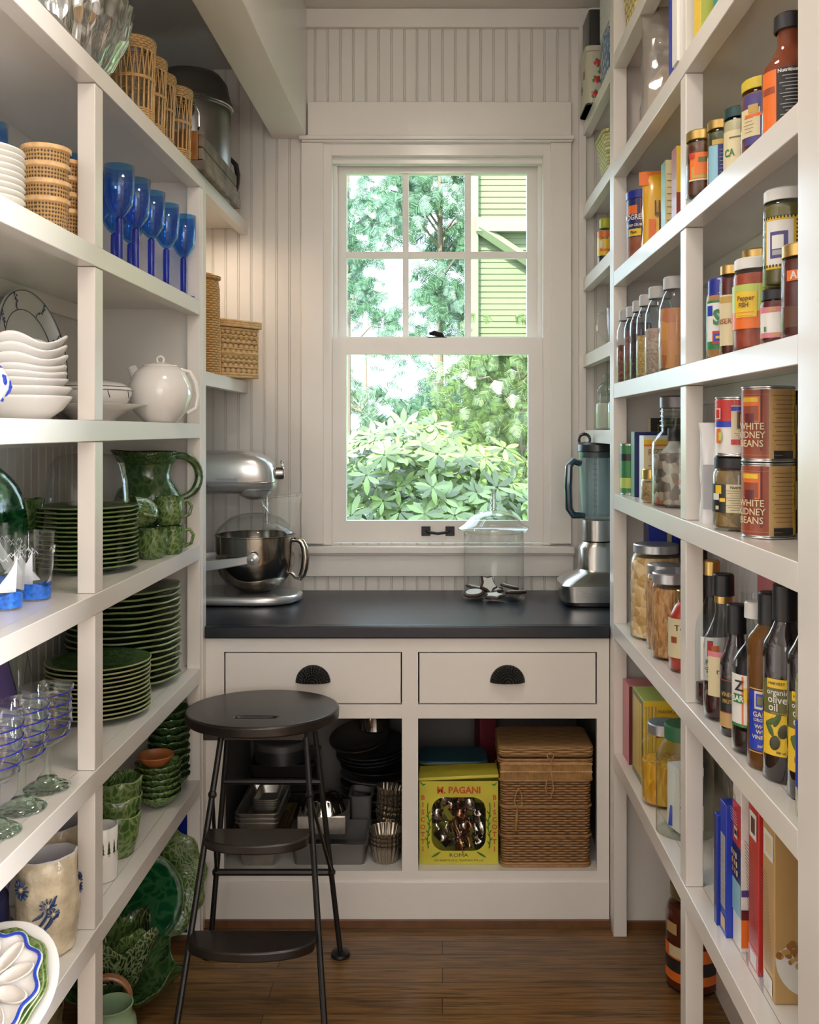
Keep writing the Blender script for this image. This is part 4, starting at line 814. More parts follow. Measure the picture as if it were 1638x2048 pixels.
CH = M('dark_ginger', (.045, .014, .006), .6, bump=.3, bscale=120); IC = M('white_icing', (.8, .78, .74), .3, coat=.3)
def cookie(label, x, y, z, rot, k=5, dx=True):
    c_ = thing('iced_cookie', label, 'cookie', (x, y, z), 0, 'iced cookies at the bottom of the glass jar'); c_.rotation_euler = rot
    if k: po = [((.036 if i % 2 == 0 else .024) * cos(pi * i / k), (.036 if i % 2 == 0 else .024) * sin(pi * i / k)) for i in range(2 * k)]
    else: po = [(.034 * cos(2 * pi * i / 20), .031 * sin(2 * pi * i / 20)) for i in range(20)]
    part('biscuit', MB().prism([(x * 1.12, y * 1.12) for x, y in po], 0, .009), CH, c_, bev=.004); part('icing', MB().prism([(x * .86, y * .86) for x, y in po], .0092, .012), IC, c_, bev=.0025)
jx, jy = .182, 3.455
for q in (('iced star cookie lying flat at the front of jar', -.002, -.06, .018, (R(6), 0, 0), 5), ('iced snowflake cookie beside the flat star', .058, -.03, .024, (R(-8), R(10), 1), 6), ('round iced cookie at the window-side edge of jar', -.055, -.03, .022, (R(8), R(-8), .5), 0), ('iced star cookie leaning over the round one', -.05, .03, .03, (0, R(12), .3), 5), ('iced cookie standing upright on its edge', -.018, -.01, .052, (R(60), R(20), .4), 5), ('iced cookie lying under the upright one', .0, .03, .02, (0, 0, .8), 6), ('bare brown cookie edge behind the snowflake', .045, .045, .03, (R(15), 0, 2), 0), ('iced star cookie buried at the back of jar', .0, .075, .018, (0, 0, 1.4), 5)):
    cookie(q[0], jx + q[1] * 1.3, jy + q[2] * 1.15, zc + q[3] - .004, q[4], q[5])
# ---- blender
t = thing('blender', 'brushed steel blender with blue-grey jug half hidden by shelf post', 'blender', (.535, 3.37, zc))
part('feet', MB().prism([(x, y) for x, y in rrect(.235, .2, .05, 5)], .0005, .016), BLACKP, t, bev=.003)
bs = MB(); i0 = 0; secs = [(.0165, .128, .11, .04), (.07, .132, .112, .04), (.085, .118, .1, .045), (.108, .072, .068, .05), (.118, .064, .062, .05), (.19, .064, .062, .05), (.206, .052, .052, .045), (.21, .05, .05, .045)]
for (z, hx, hy, r) in secs:
    for x, y in rrect(hx * 2, hy * 2, r, 6): bs.v.append((x, y, z))
n = 28
for k in range(len(secs) - 1):
    for q in range(n): q2 = (q + 1) % n; bs.f.append((k * n + q, k * n + q2, (k + 1) * n + q2, (k + 1) * n + q)); bs.m.append(0); bs.uv.append([(0, 0)] * 4)
bs.f.append(tuple((len(secs) - 1) * n + q for q in range(n))); bs.m.append(0); bs.uv.append([(0, 0)] * n)
part('motor_base', bs, STEEL, t, ang=.7)
part('collar', MB().lathe([(.0001, .211), (.046, .211), (.052, .215), (.052, .285), (.0001, .286)], 40), STEEL, t, ang=.5)
BG = GL('smoked_jug_plastic', (.84, .92, .94), 1.3, .03, .03)
part('jug', MB().lathe([(.0001, .29), (.052, .288), (.058, .295), (.064, .40), (.068, .52), (.066, .52), (.06, .4), (.055, .3), (.0001, .298)], 36), BG, t, ang=1)
part('jug_handle', MB().tube([(-.058, -.01, .478), (-.085, -.015, .488), (-.1, -.018, .47), (-.103, -.018, .4), (-.1, -.018, .325), (-.085, -.015, .302), (-.045, -.01, .30)], [.010, .013, .0135, .0135, .0135, .013, .010], 10), M('dark_teal_plastic', (.008, .035, .055), .15, coat=.6), t)
mk = MB()
for i in range(10): mk.band(.0605 + .004 * i / 10, .335 + .018 * i, .3362 + .018 * i, R(-22), R(-8), 0, 3, dr=.0025)
part('measure_marks', mk, M('grey_marks', (.12, .08, .08), .5), t)
part('lid', MB().lathe([(.0001, .552), (.06, .552), (.069, .545), (.07, .522), (.062, .519), (.06, .5), (.0001, .5)], 36), M('charcoal_plastic', (.018, .022, .026), .3), t, ang=.5)
part('lid_loop', MB().tube(arc((-.045, .562), .019, R(-30), R(210), 12), .0055, 8), M('charcoal_plastic'), t)
# ================================================================== stool
t = thing('step_stool', 'dark folding step stool with round seat and two half-moon steps', 'stool', (-.5, 2.7, 0)); ox, oy = -.5, 2.7
DKW = M('dark_stained_wood', (.012, .008, .0068), .33, coat=.15, var=.3, vscale=9, bump=.08, bscale=60); DKM = M('dark_metal_rod', (.022, .020, .019), .36, .6)
ry_ = .19; seat = []; NN = 56
sc_ = [(x, y) for x, y in [(.2115 * cos(2 * pi * i / NN), .188 * sin(2 * pi * i / NN)) for i in range(NN)]]
slot = [(x - .0 - .003, y - .092) for x, y in rrect(.112, .022, .0109, 7)]; slot = slot[::-1]
# ring mesh between slot and rim
def ring2(outer, inner, z0, z1, mb, m=0, c=(0, 0)):
    n = len(outer); ang = lambda p: math.atan2(p[1] - c[1], p[0] - c[0])
    inn = sorted(inner, key=ang); out = []
    for p in sorted(outer, key=ang): out.append(p)
    # resample the inner outline at the angles of the outer one
    def at(a):
        best = None; K = len(inn)
        for k in range(K):
            a0, a1 = ang(inn[k]), ang(inn[(k + 1) % K]);
            if a1 < a0: a1 += 2 * pi
            aa = a if a >= a0 else a + 2 * pi
            if a0 <= aa <= a1:
                f_ = (aa - a0) / max(1e-9, a1 - a0); return (inn[k][0] * (1 - f_) + inn[(k + 1) % K][0] * f_, inn[k][1] * (1 - f_) + inn[(k + 1) % K][1] * f_)
        return inn[0]
    I = [at(ang(p)) for p in out]; i0 = len(mb.v)
    for L, z in ((out, z1), (I, z1), (I, z0), (out, z0)): mb.v += [(x, y, z) for x, y in L]
    for r_ in range(4):
        for k in range(n):
            k2 = (k + 1) % n; a, b_ = i0 + r_ * n, i0 + ((r_ + 1) % 4) * n; mb.f.append((a + k, a + k2, b_ + k2, b_ + k)[::-1]); mb.m.append(m); mb.uv.append([(mb.v[q][0], mb.v[q][1]) for q in mb.f[-1]])
    return mb
sx0 = -.499 - ox
o = part('seat', ring2(sc_, slot, .710, .740, MB(), c=(-.003, -.092)), DKW, t, bev=.006, loc=(sx0, .008, 0), seg=3)
for q_ in (-.095, .095): part('seat_batten', MB().box(-.135, .135, q_ - .025, q_ + .025, .688, .709), DKW, t, loc=(sx0, 0, 0), bev=.002)
def leg(nm, p0, p1, r=.0078, foot=True):
    q = part(nm, MB().tube([(p0[0] - ox, p0[1] - oy, p0[2]), (p1[0] - ox, p1[1] - oy, p1[2])], r, 10), DKM, t)
    if foot: part('foot_pad', MB().lathe([(.0001, .001), (.026, 0), (.028, .004), (.026, .011), (.009, .014), (.0001, .015)], 24), DKM, q, loc=(p1[0] - ox, p1[1] - oy, 0))
FLt, FLb, FRt, FRb = (-.586, 2.58, .695), (-.642, 2.30, .008), (-.361, 2.58, .695), (-.272, 2.30, .008)
RLt, RLb, RRt, RRb = (-.612, 2.80, .695), (-.668, 2.80, .008), (-.372, 2.80, .695), (-.293, 2.80, .008)
for p, q in ((FLt, FLb), (FRt, FRb), (RLt, RLb), (RRt, RRb)): leg('leg', p, q)
def on(a, b_, z): f_ = (a[2] - z) / (a[2] - b_[2]); return tuple(a[k] + (b_[k] - a[k]) * f_ for k in range(3))
def L_(p): return (p[0] - ox, p[1] - oy, p[2])
for (ft, fb_, rt, rb) in ((FLt, FLb, RLt, RLb), (FRt, FRb, RRt, RRb)):
    a, b_ = on(ft, fb_, .565), on(rt, rb, .24); part('brace_rod', MB().tube([L_(a), L_(b_)], .005, 8), DKM, t)
    part('pivot_bolt', MB().sphere(L_(a), .012, 8).sphere(L_(b_), .013, 8), DKM, t)
part('cross_bar', MB().tube([L_(on(RLt, RLb, .50)), L_(on(RRt, RRb, .50))], .009, 8), DKM, t); part('cross_bar', MB().tube([L_(on(RLt, RLb, .24)), L_(on(RRt, RRb, .24))], .010, 8), DKM, t)
for (z, k) in ((.466, 0), (.25, 1)):
    a, b_ = on(FLt, FLb, z), on(FRt, FRb, z); x0, x1 = a[0] + .006, b_[0] - .006; cx, hw = (x0 + x1) / 2, (x1 - x0) / 2; y = a[1]
    po = [(cx - hw - ox, y + .012 - oy), (cx - hw - ox, y - .035 - oy)] + [(cx - hw * cos(pi * i / 20) - ox, y - .035 - .062 * sin(pi * i / 20) - oy) for i in range(1, 20)] + [(cx + hw - ox, y - .035 - oy), (cx + hw - ox, y + .012 - oy)]
    part('step', MB().prism(po, z, z + .024), DKW, t, bev=.004)
# ================================================================== inside the base cabinet
zb = CZ(1743) + .0005
TIN = M('dull_tin', (.42, .40, .36), .32, .85, var=.15, vscale=30); DRKT = M('dark_bakeware', (.07, .063, .06), .4, .7); BRZ = M('bronze_bakeware', (.25, .17, .09), .35, .8); GRYP = M('grey_bakeware', (.16, .15, .145), .45, .5)
def pan(name, label, x, y, z, w_, d_, h, mat, flare=.012, g=None, rz=0, lip=.006, cat='pan'):
    mb = MB(); t0, t1 = (w_ / 2 - flare, d_ / 2 - flare), (w_ / 2, d_ / 2); S4 = lambda hw, hd, z: [(q[0], q[1], z) for q in rrect(hw * 2, hd * 2, .012, 3)]
    Ls = [S4(t0[0], t0[1], 0), S4(t1[0], t1[1], h), S4(t1[0] + lip, t1[1] + lip, h), S4(t1[0] + lip, t1[1] + lip, h + .002), S4(t1[0] - .002, t1[1] - .002, h + .002), S4(t0[0] - .002, t0[1] - .002, .002)]; n = len(Ls[0])
    for L in Ls: mb.v += L
    for k in range(5):
        for q in range(n): q2 = (q + 1) % n; mb.f.append((k * n + q, k * n + q2, (k + 1) * n + q2, (k + 1) * n + q)); mb.m.append(0); mb.uv.append([(0, 0)] * 4)
    mb.f.append(tuple(5 * n + q for q in range(n))); mb.f.append(tuple(reversed(range(n)))); mb.m += [0, 0]; mb.uv += [[(0, 0)] * n] * 2
    return solo(name, mb, mat, label, cat, g, loc=(x, y, z), rot=(0, 0, rz), ang=.7)
GP = 'nested loaf pans in the open bay'
pan('loaf_pan', 'pale aluminium loaf pan at the bottom under the stool step', CX(511), 3.12, zb, .125, .24, .058, TIN, g=GP)
for i in range(4): pan('baking_tray', 'bronze baking tray, %s of four on the aluminium pan' % ['bottommost', 'second', 'third', 'topmost'][i], CX(512), 3.13, zb + .062 + i * .006, .16, .26, .016, BRZ, g='bronze baking trays on the loaf pan')
for i in range(3): pan('loaf_pan', ['grey loaf pan directly on the bronze trays', 'grey loaf pan in the middle of three', 'grey loaf pan holding the small tins'][i], CX(508), 3.14, zb + .088 + i * .014, .125, .25, .042, TIN, g=GP)
for i in range(5): pan('mini_loaf_tin', 'small loaf tin, %s of five nested in the grey loaf pan' % nth(i, 5), CX(516), 3.15, zb + .122 + i * .0075, .075, .13, .022, TIN, .008, 'small loaf tins nested in the pan', lip=.003)
pan('roasting_tin', 'wide low dark grey tin at the front of the open bay', CX(655), 3.11, zb, .225, .19, .063, GRYP, .004)
pan('square_tin', 'square grey tin standing behind the fluted moulds', CX(708), 3.27, zb, .07, .1, .135, GRYP, .004)
t = thing('jelly_mould', 'fluted silver pudding mould on a square tin box', 'mould', (CX(634), 3.14, zb + .066)); part('box', MB().box(-.078, .078, -.06, .09, 0, .06), TIN, t, bev=.004)
part('fluted_dome', MB().lathe([(.072, .0605), (.072, .068), (.06, .095), (.04, .112), (.0001, .114)], 72, wav=lambda a, k, r, z: (-.006 * abs(sin(6 * a)) * (.064 < z < .11), 0)), CHROME, t, ang=1)
t = thing('cake_tin', 'round dark lidded cake tin on the stacked griddle pans behind the loaf pans', 'tin', (CX(515), 3.42, zb + .196)); part('body', MB().lathe([(.0001, .0005), (.092, 0), (.092, .05), (.0001, .052)], 40), M('dark_steel_tin', (.10, .10, .11), .35, .8), t, ang=.5); part('lid', MB().lathe([(.0945, .045), (.0945, .065), (.09, .07), (.0001, .07)], 40), GRYP, t, ang=.5)
for i in range(4): pan('griddle_pan', 'dark griddle pan, %s in stack under the cake tin' % ['bottommost', 'second', 'third', 'topmost'][i], CX(520), 3.46, zb + i * .048, .22, .2, .046, DRKT, g='dark griddle pans behind the loaf pans')
def rpan(name, label, x, y, z, r, h, mat, tilt=(0, 0, 0), g=None, cat='pan'):
    o = solo(name, MB().lathe([(.0001, .001), (r * .72, 0), (r * .76, .003), (r * .97, h), (r * 1.03, h + .001), (r * 1.035, h + .005), (r * .96, h + .004), (r * .74, .006), (.0001, .005)], 48), mat, label, cat, g, loc=(x, y, z), ang=1.2); o.rotation_euler = tilt; return o
GR = 'round pans piled at the back of the open bay'
for i in range(6): rpan('round_pan', 'dark round pan, %s of the back pile' % nth(i, 6), CX(733) + .003, 3.42, zb + .0 + i * .030, .125, .026, DRKT if i % 2 else GRYP, g=GR)
for i in range(3): rpan('pie_tin', 'grey pie tin, %s of three tilted on the pan pile' % nth(i, 3), CX(725), 3.40, zb + .192 + i * .012, .12, .03, M('dark_steel_tin'), (R(6), R(-3), 0), 'pie tins tilted on the pan pile')
rpan('mixing_bowl', 'shallow steel bowl with dark inside on the pie tins', CX(700), 3.37, zb + .246, .10, .045, M('worn_steel', (.28, .26, .23), .25, .9), (R(14), R(-6), 0), cat='bowl')
t = thing('saucepan', 'small polished steel saucepan resting in the tilted bowl', 'saucepan', (CX(732), 3.36, zb + .315)); part('body', MB().lathe([(.0001, .001), (.048, 0), (.054, .006), (.054, .055), (.055, .057), (.055, .098), (.052, .1), (.051, .06), (.0001, .01)], 40), CHROME, t, ang=.7)
part('handle', MB().tube([(.054, 0, .088), (.075, 0, .09)], .006, 8).sphere((.082, 0, .09), .012, 10), BLACKP, t, rot=(0, 0, R(-10))); part('long_handle', MB().tube([(-.054, 0, .09), (-.15, -.01, .1)], [.006, .009], 8), BLACKP, t)
def fluted(label, x, y, z, r, h, tilt=(0, 0, 0), g='fluted tart tins beside the cabinet stile'):
    o = solo('fluted_tin', MB().lathe([(.0001, .001), (r * .68, 0), (r * .72, .003), (r, h), (r * 1.01, h + .002), (r * .96, h), (r * .68, .006), (.0001, .005)], 96, wav=lambda a, k, r_, z_: (.0022 * sin(22 * a) * (r_ > r * .5), 0)), M('fluted_tinplate', (.38, .33, .26), .25, .9), label, 'tin', g, loc=(x, y, z), ang=1.2); o.rotation_euler = tilt
for i in range(4): fluted('fluted tin, %s in upright nest by the cabinet stile' % nth(i, 4), CX(769), 3.055, zb + i * .013, .052, .056)
for i in range(6): fluted('fluted tin, %s in the raised nest behind the others' % nth(i, 6), CX(772), 3.155, zb + .065 + i * .015, .048, .05, (R(8), R(6), i * .3))
solo('tin_can', MB().lathe([(.0001, 0), (.045, 0), (.045, .06), (.0001, .062)], 32), DRKT, 'squat dark tin holding up the raised fluted tins', 'tin', loc=(CX(772), 3.165, zb), ang=.5)
# ---- biscuit tin with window
t = thing('biscuit_tin', 'yellow printed biscuit tin with clear window full of cookie cutters', 'tin', (CX(918), 3.08, zb)); W, H = CX(998) - CX(838), .258; W2 = W / 2; YEL = M('yellow_tin_paint', (.52, .46, .045), .3, var=.15, vscale=10); GRN = M('leaf_green_print', (.05, .2, .03), .35); RED = M('orange_red_print', (.5, .07, .02), .4)
f = MB(); yf = -.06
q_ = 24; ring2([(-W2 + W * i / q_, -H / 2) for i in range(q_)] + [(W2, -H / 2 + H * i / q_) for i in range(q_)] + [(W2 - W * i / q_, H / 2) for i in range(q_)] + [(-W2, H / 2 - H * i / q_) for i in range(q_)], [(x, z - .004) for x, z in rrect(.168, .166, .04, 8)], 0, .0015, f, c=(0, -.004))
f.xf(Matrix(((1, 0, 0, 0), (0, 0, -1, yf + .0015), (0, 1, 0, H / 2), (0, 0, 0, 1))))
f.box(-W2, -W2 + .0015, yf + .002, .04, .0, H).box(W2 - .0015, W2, yf + .002, .04, .0, H).box(-W2, W2, .0385, .04, 0, H).box(-W2, W2, yf + .002, .04, 0, .0015)
part('body', f, YEL, t)
pr = MB(); Y_ = yf - .0006
pr.flattext('M. PAGANI', .0285, (0, Y_, H - .0285), (1, 0, 0), (0, 0, 1), 0, bold=.035, sq=.98)
for s_ in (-1, 1):
    for i, ch_ in enumerate('BISCOTTI'): pr.flattext(ch_, .0205, (s_ * (W2 - .011), Y_, .207 - i * .0228), (1, 0, 0), (0, 0, 1), 0, bold=.03)
pr.flattext('ROMA', .0165, (0, Y_, .0285), (1, 0, 0), (0, 0, 1), 1, sq=1.25); pr.flattext('VIA VENETO 10.12. TELEFONO 775-165', .0088, (0, Y_, .0125), (1, 0, 0), (0, 0, 1), 1, bold=.01)
for s_ in (-1, 1):
    v_ = [(s_ * (.094 + .003 * sin(9 * q)), Y_, .05 + .14 * q) for q in [i / 12 for i in range(13)]]; pr.tube(v_, .0016, 4, 2)
    for q in range(9):
        x, _, z = v_[q + 1]; pr.tube([(x, Y_, z), (x + s_ * .004 * (1 if q % 2 else -1), Y_ - .0003, z + .006), (x + s_ * .007 * (1 if q % 2 else -1), Y_, z + .012)], [.0005, .0022, .0004], 4, 2)
    pr.tube([(s_ * q, Y_, .04 - .6 * (q - .055)) for q in (.055, .065, .075, .085)], [.0005, .003, .003, .0005], 4, 2); pr.tube([(s_ * (W2 - .004), Y_, H - .004), (s_ * (W2 - .012), Y_, H - .012), (s_ * (W2 - .02), Y_, H - .008)], [.001, .003, .001], 4, 2)
part('printed_lettering', pr, [RED, M('dark_green_print', (.05, .07, .015), .5), GRN], t)
part('window_pane', MB().quad([(-.086, yf + .003, .04), (.086, yf + .003, .04), (.086, yf + .003, .212), (-.086, yf + .003, .212)]), GL('tin_window', (.95, .95, .93), .8), t)
lidm = MB().box(-W2 - .002, W2 + .002, -.064, .044, 0, .010); part('lid', lidm, YEL, t, bev=.002, loc=(0, 0, H + .0065), rot=(0, R(-2.6), 0))
CUT = [M('copper_strip', (.45, .2, .11), .22, 1), CHROME]
def cutter(label, x, y, z, rot, k, r, h=.022):
    if k == 0: po = [(r * cos(2 * pi * i / 24), r * sin(2 * pi * i / 24)) for i in range(24)]
    elif k == 1: po = [(r * 16 * sin(a) ** 3 / 16, r * (13 * cos(a) - 5 * cos(2 * a) - 2 * cos(3 * a) - cos(4 * a)) / 16) for a in [2 * pi * i / 24 for i in range(24)]]
    else: po = [((r if i % 2 == 0 else r * .5) * cos(pi * i / k), (r if i % 2 == 0 else r * .5) * sin(pi * i / k)) for i in range(2 * k)]
    o = solo('cookie_cutter', MB().prism(po, 0, h, top=False), CUT[0] if 'copper' in label else CUT[1], label, 'cookie cutter', 'cookie cutters inside the windowed biscuit tin', loc=(x, y, z), solid=.0012, ang=.5); o.rotation_euler = rot
cx0, cy0 = CX(918), 3.08; rq = random.Random(4)
SP = [('silver', 5, 'star'), ('copper', 1, 'heart'), ('silver', 0, 'round'), ('silver', 6, 'six-point star'), ('copper', 4, 'four-point star'), ('silver', 8, 'flower')]
PLC = ['at the top corner of the window', 'at the top middle of the window', 'shining at the top beside the tin edge', 'below the top corner one', 'at the centre of the window', 'against the pane under the shiny one', 'at mid height by the pane edge', 'in the middle lower heap', 'by the lower pane edge', 'at the bottom corner', 'at the bottom middle', 'in the far bottom corner', 'behind the centre ones', 'deep behind the top ones', 'deep behind the bottom ones', 'deep at mid height']
for i in range(16):
    mt, k, nm = SP[i % 6]; row, c_ = (i // 3, i % 3) if i < 12 else (i - 12, 1); zz = zb + .19 - row * .045 + rq.uniform(-.004, .004); xx = cx0 + (-.055 + .055 * c_) + rq.uniform(-.008, .008); yy = cy0 + (-.024 if i < 12 else .01) + rq.uniform(-.004, .004)
    cutter('%s %s cookie cutter %s' % (mt, nm, PLC[i]), xx, yy, zz, (R(rq.uniform(30, 110)), R(rq.uniform(-50, 50)), rq.uniform(0, 6)), k, .030, .028)
t = thing('printed_tin', 'dark green and blue printed tin showing behind the yellow biscuit tin', 'tin', (CX(908), 3.22, zb)); mb = MB().prism(rrect(.22, .15, .03, 5), 0, .252); part('body', mb, M('dark_olive_tin', (.04, .05, .02), .35), t)
part('lid', MB().prism(rrect(.224, .154, .032, 5), .253, .277), M('teal_tin_lid', (.015, .07, .09), .3), t, bev=.004); mb = MB()
for z, h_, in ((.258, .004), (.268, .006)): mb.prism(rrect(.2255, .1555, .032, 5), z, z + h_ * .5, top=False)
part('lid_stripes', mb, M('gold_print', (.3, .24, .06), .4), t)
# ---- wicker hamper
t = thing('wicker_hamper', 'tall brown wicker hamper with woven lid in the open cabinet bay', 'hamper', (CX(1094), 3.10, zb)); HW, HD, HH = .142, .10, .335
b_ = MB(); i0 = 0
for z, q in ((0, .95), (.02, .97), (.18, .985), (HH, 1.0)):
    for x, y in rrect(HW * 2 * q, HD * 2 * q, .02, 4): b_.v.append((x, y, z))
n = 20
for k in range(3):
    for q in range(n):
        q2 = (q + 1) % n; b_.f.append((k * n + q, k * n + q2, (k + 1) * n + q2, (k + 1) * n + q)); b_.m.append(0); P = [b_.v[i] for i in b_.f[-1]]; b_.uv.append([(p[0] + p[1], p[2]) for p in P])
b_.f.append(tuple(reversed(range(n)))); b_.m.append(0); b_.uv.append([(0, 0)] * n)
part('body', b_, WICKD, t, ang=.8)
rb = MB()
def fr(z, r, q=1.0, m=0): rb.tube([(x, y, z) for x, y in rrect(HW * 2 * q + .004, HD * 2 * q + .004, .022, 4)], r, 6, m, closed=True)
for z in (.003, .010): fr(z, .004, .955)
for z in (.095, .098, .185, .188): fr(z, .0018, .985)
for z in (HH - .004, HH - .012, HH - .068): fr(z, .0038)
part('woven_bands', rb, M('brown_rattan', (.30, .155, .055), .5, var=.25, vscale=60), t)
tb = MB()
for k in range(76):
    for (z0, z1) in ((HH - .064, HH - .042), (HH - .038, HH - .016)):
        x = -HW + .003 + k * (2 * HW - .006) / 75; tb.tube([(x, -HD - .003, z0), (x, -HD - .003, z1)], .0019, 5)
for z in (HH - .04, HH - .016): tb.tube([(-HW, -HD - .004, z), (HW, -HD - .004, z)], .003, 6)
part('upright_canes', tb, M('tan_cane', (.40, .22, .075), .45, var=.3, vscale=50), t)
for o_ in (tb,): pass
lm = MB().prism(rrect(HW * 2 + .012, HD * 2 + .012, .024, 5), HH + .003, HH + .038); part('lid', lm, WEAVE('lid_wicker', (.08, .035, .01), (.30, .155, .05), (.46, .26, .1), 22, 150), t, bev=.008)
lp = MB()
lp.tube(arc((.012, HH + .012), .010, 0, 2 * pi, 10, y=-HD - .012)[:-1], .002, 5, closed=True)
lp.tube([(.012 + .004 * s_, -HD - .011, HH + .004) for s_ in (1,)] + [(.014, -HD - .011, HH - .02), (.022, -HD - .01, HH - .09), (.014, -HD - .01, HH - .115), (.002, -HD - .01, HH - .112), (-.002, -HD - .01, HH - .085), (.006, -HD - .011, HH - .02)], .0024, 5)
part('latch_loop', lp, M('tan_cane'), t); lp = MB().tube([(-.085, -HD - .006, HH - .09), (-.075, -HD - .008, HH - .11), (-.075, -HD - .008, HH - .14), (-.09, -HD - .008, HH - .155), (-.098, -HD - .008, HH - .13), (-.093, -HD - .008, HH - .105), (-.085, -HD - .006, HH - .09)], .002, 5).tube([(-.09, -HD - .007, HH - .155), (-.093, -HD - .007, HH - .215)], .004, 6)
part('toggle', lp, M('tan_cane'), t)
solo('red_box', MB().box(-.03, .03, -.04, .04, 0, .385), M('crimson_card', (.16, .008, .02), .5), 'dark crimson box standing between biscuit tin and hamper at the back', 'box', loc=(CX(985), 3.47, zb), rot=(0, 0, R(12)), bev=.002)
# ================================================================== pantry shelves
def paper(n, c): return M('print_' + n, c, .42, coat=.15)
P_ = {k: paper(k, c) for k, c in dict(red=(.52, .03, .025), orange=(.75, .16, .02), yellow=(.78, .52, .03), green=(.03, .20, .06), teal=(.02, .25, .22), blue=(.012, .04, .42), navy=(.012, .02, .13), purple=(.07, .05, .22), white=(.74, .73, .70), cream=(.66, .58, .36), brown=(.10, .035, .015), rust=(.30, .06, .025), tan=(.52, .33, .13), pink=(.62, .20, .24), olive=(.13, .13, .035), black=(.015, .015, .015), sky=(.25, .48, .60), grey=(.35, .36, .38), maroon=(.13, .015, .02), lime=(.45, .55, .12), gold=(.5, .33, .08)).items()}
def face(x, y): return math.atan2(-x, y)          # turns local -y towards the middle of the aisle opening
def jarprof(r, h, nr, nh, sh, base=.004):
    return [(.0001, .003), (r * .9, 0), (r, base), (r, h - nh - sh), (r * .97, h - nh - sh * .6), (nr + (r - nr) * .35, h - nh - sh * .15), (nr, h - nh), (nr, h)]
def vessel(name, label, cat, x, y, z, h, r, nr=None, nh=.02, sh=.02, glass=CLEAR, fill=None, fz=.85, lid=None, lh=.016, lr=None, bands=(), rz=None, group=None, n=36, gm=None, lidlines=0, txt=(), lidtop=None):
    """bands: (z0, z1, half angle deg, centre deg, material key); txt: (text, size, z, centre deg, material key, squeeze, bold)"""
    nr = nr or r * .8; lr = lr or nr + .003
    t = thing(name, label, cat, (x, y, z), face(x, y) if rz is None else rz, group); pr = jarprof(r, h, nr, nh, sh)
    if glass is not None: part('glass', MB().lathe(pr, n), glass, t, ang=1)
    if fill is not None:
        f = r - .0022 if glass is not None else r; top = (h - nh) * fz; cut = [(.0001, .005), (f * .9, .005), (f, .009)] + [(max(.004, min(f, q[0] - .0022)), q[1]) for q in pr[3:] if q[1] < top]
        last = cut[-1][0]
        if top > pr[3][1]:
            for (a, b_) in zip(pr[3:], pr[4:]):
                if a[1] <= top <= b_[1]: last = a[0] + (b_[0] - a[0]) * (top - a[1]) / max(1e-6, b_[1] - a[1]) - .0022
        cut += [(last, top), (.0001, top + .001)]
        part('contents', MB().lathe(cut, n), fill, t, ang=.8)
    if lid is not None:
        lp = [(lr - .001, h - lh * .6), (lr, h - lh * .55), (lr, h + lh * .3), (lr - .0025, h + lh * .42), (.0001, h + lh * .42)]
        part('lid', MB().lathe(lp, n, ms=[0, 0, 0, 1 if lidtop else 0]), [lid] + ([lidtop] if lidtop else []), t, ang=.5)
    if bands or txt:
        mb = MB(); keys = []
        def ix(k):
            if k not in keys: keys.append(k)
            return keys.index(k)
        for i, (z0, z1, ha, ca, k) in enumerate(bands): mb.band(r, z0, z1, R(ca - ha), R(ca + ha), ix(k), 20, dr=.0007 + .0004 * i)
        for (tx, sz, zz_, ca, k, sq, bo) in txt: mb.cyltext(tx, sz, r, zz_, R(ca), ix(k), dr=.0009 + .0004 * len(bands), sq=sq, bold=bo)
        part('label', mb, [P_[k] for k in keys], t, ang=1)
    return t
def lines(z0, z1, n, ha, ca, k, th=.0009): return [(z0 + (z1 - z0) * i / max(1, n - 1), z0 + (z1 - z0) * i / max(1, n - 1) + th, ha * (.85 + .15 * ((i * 7) % 3 - 1)), ca, k) for i in range(n)]
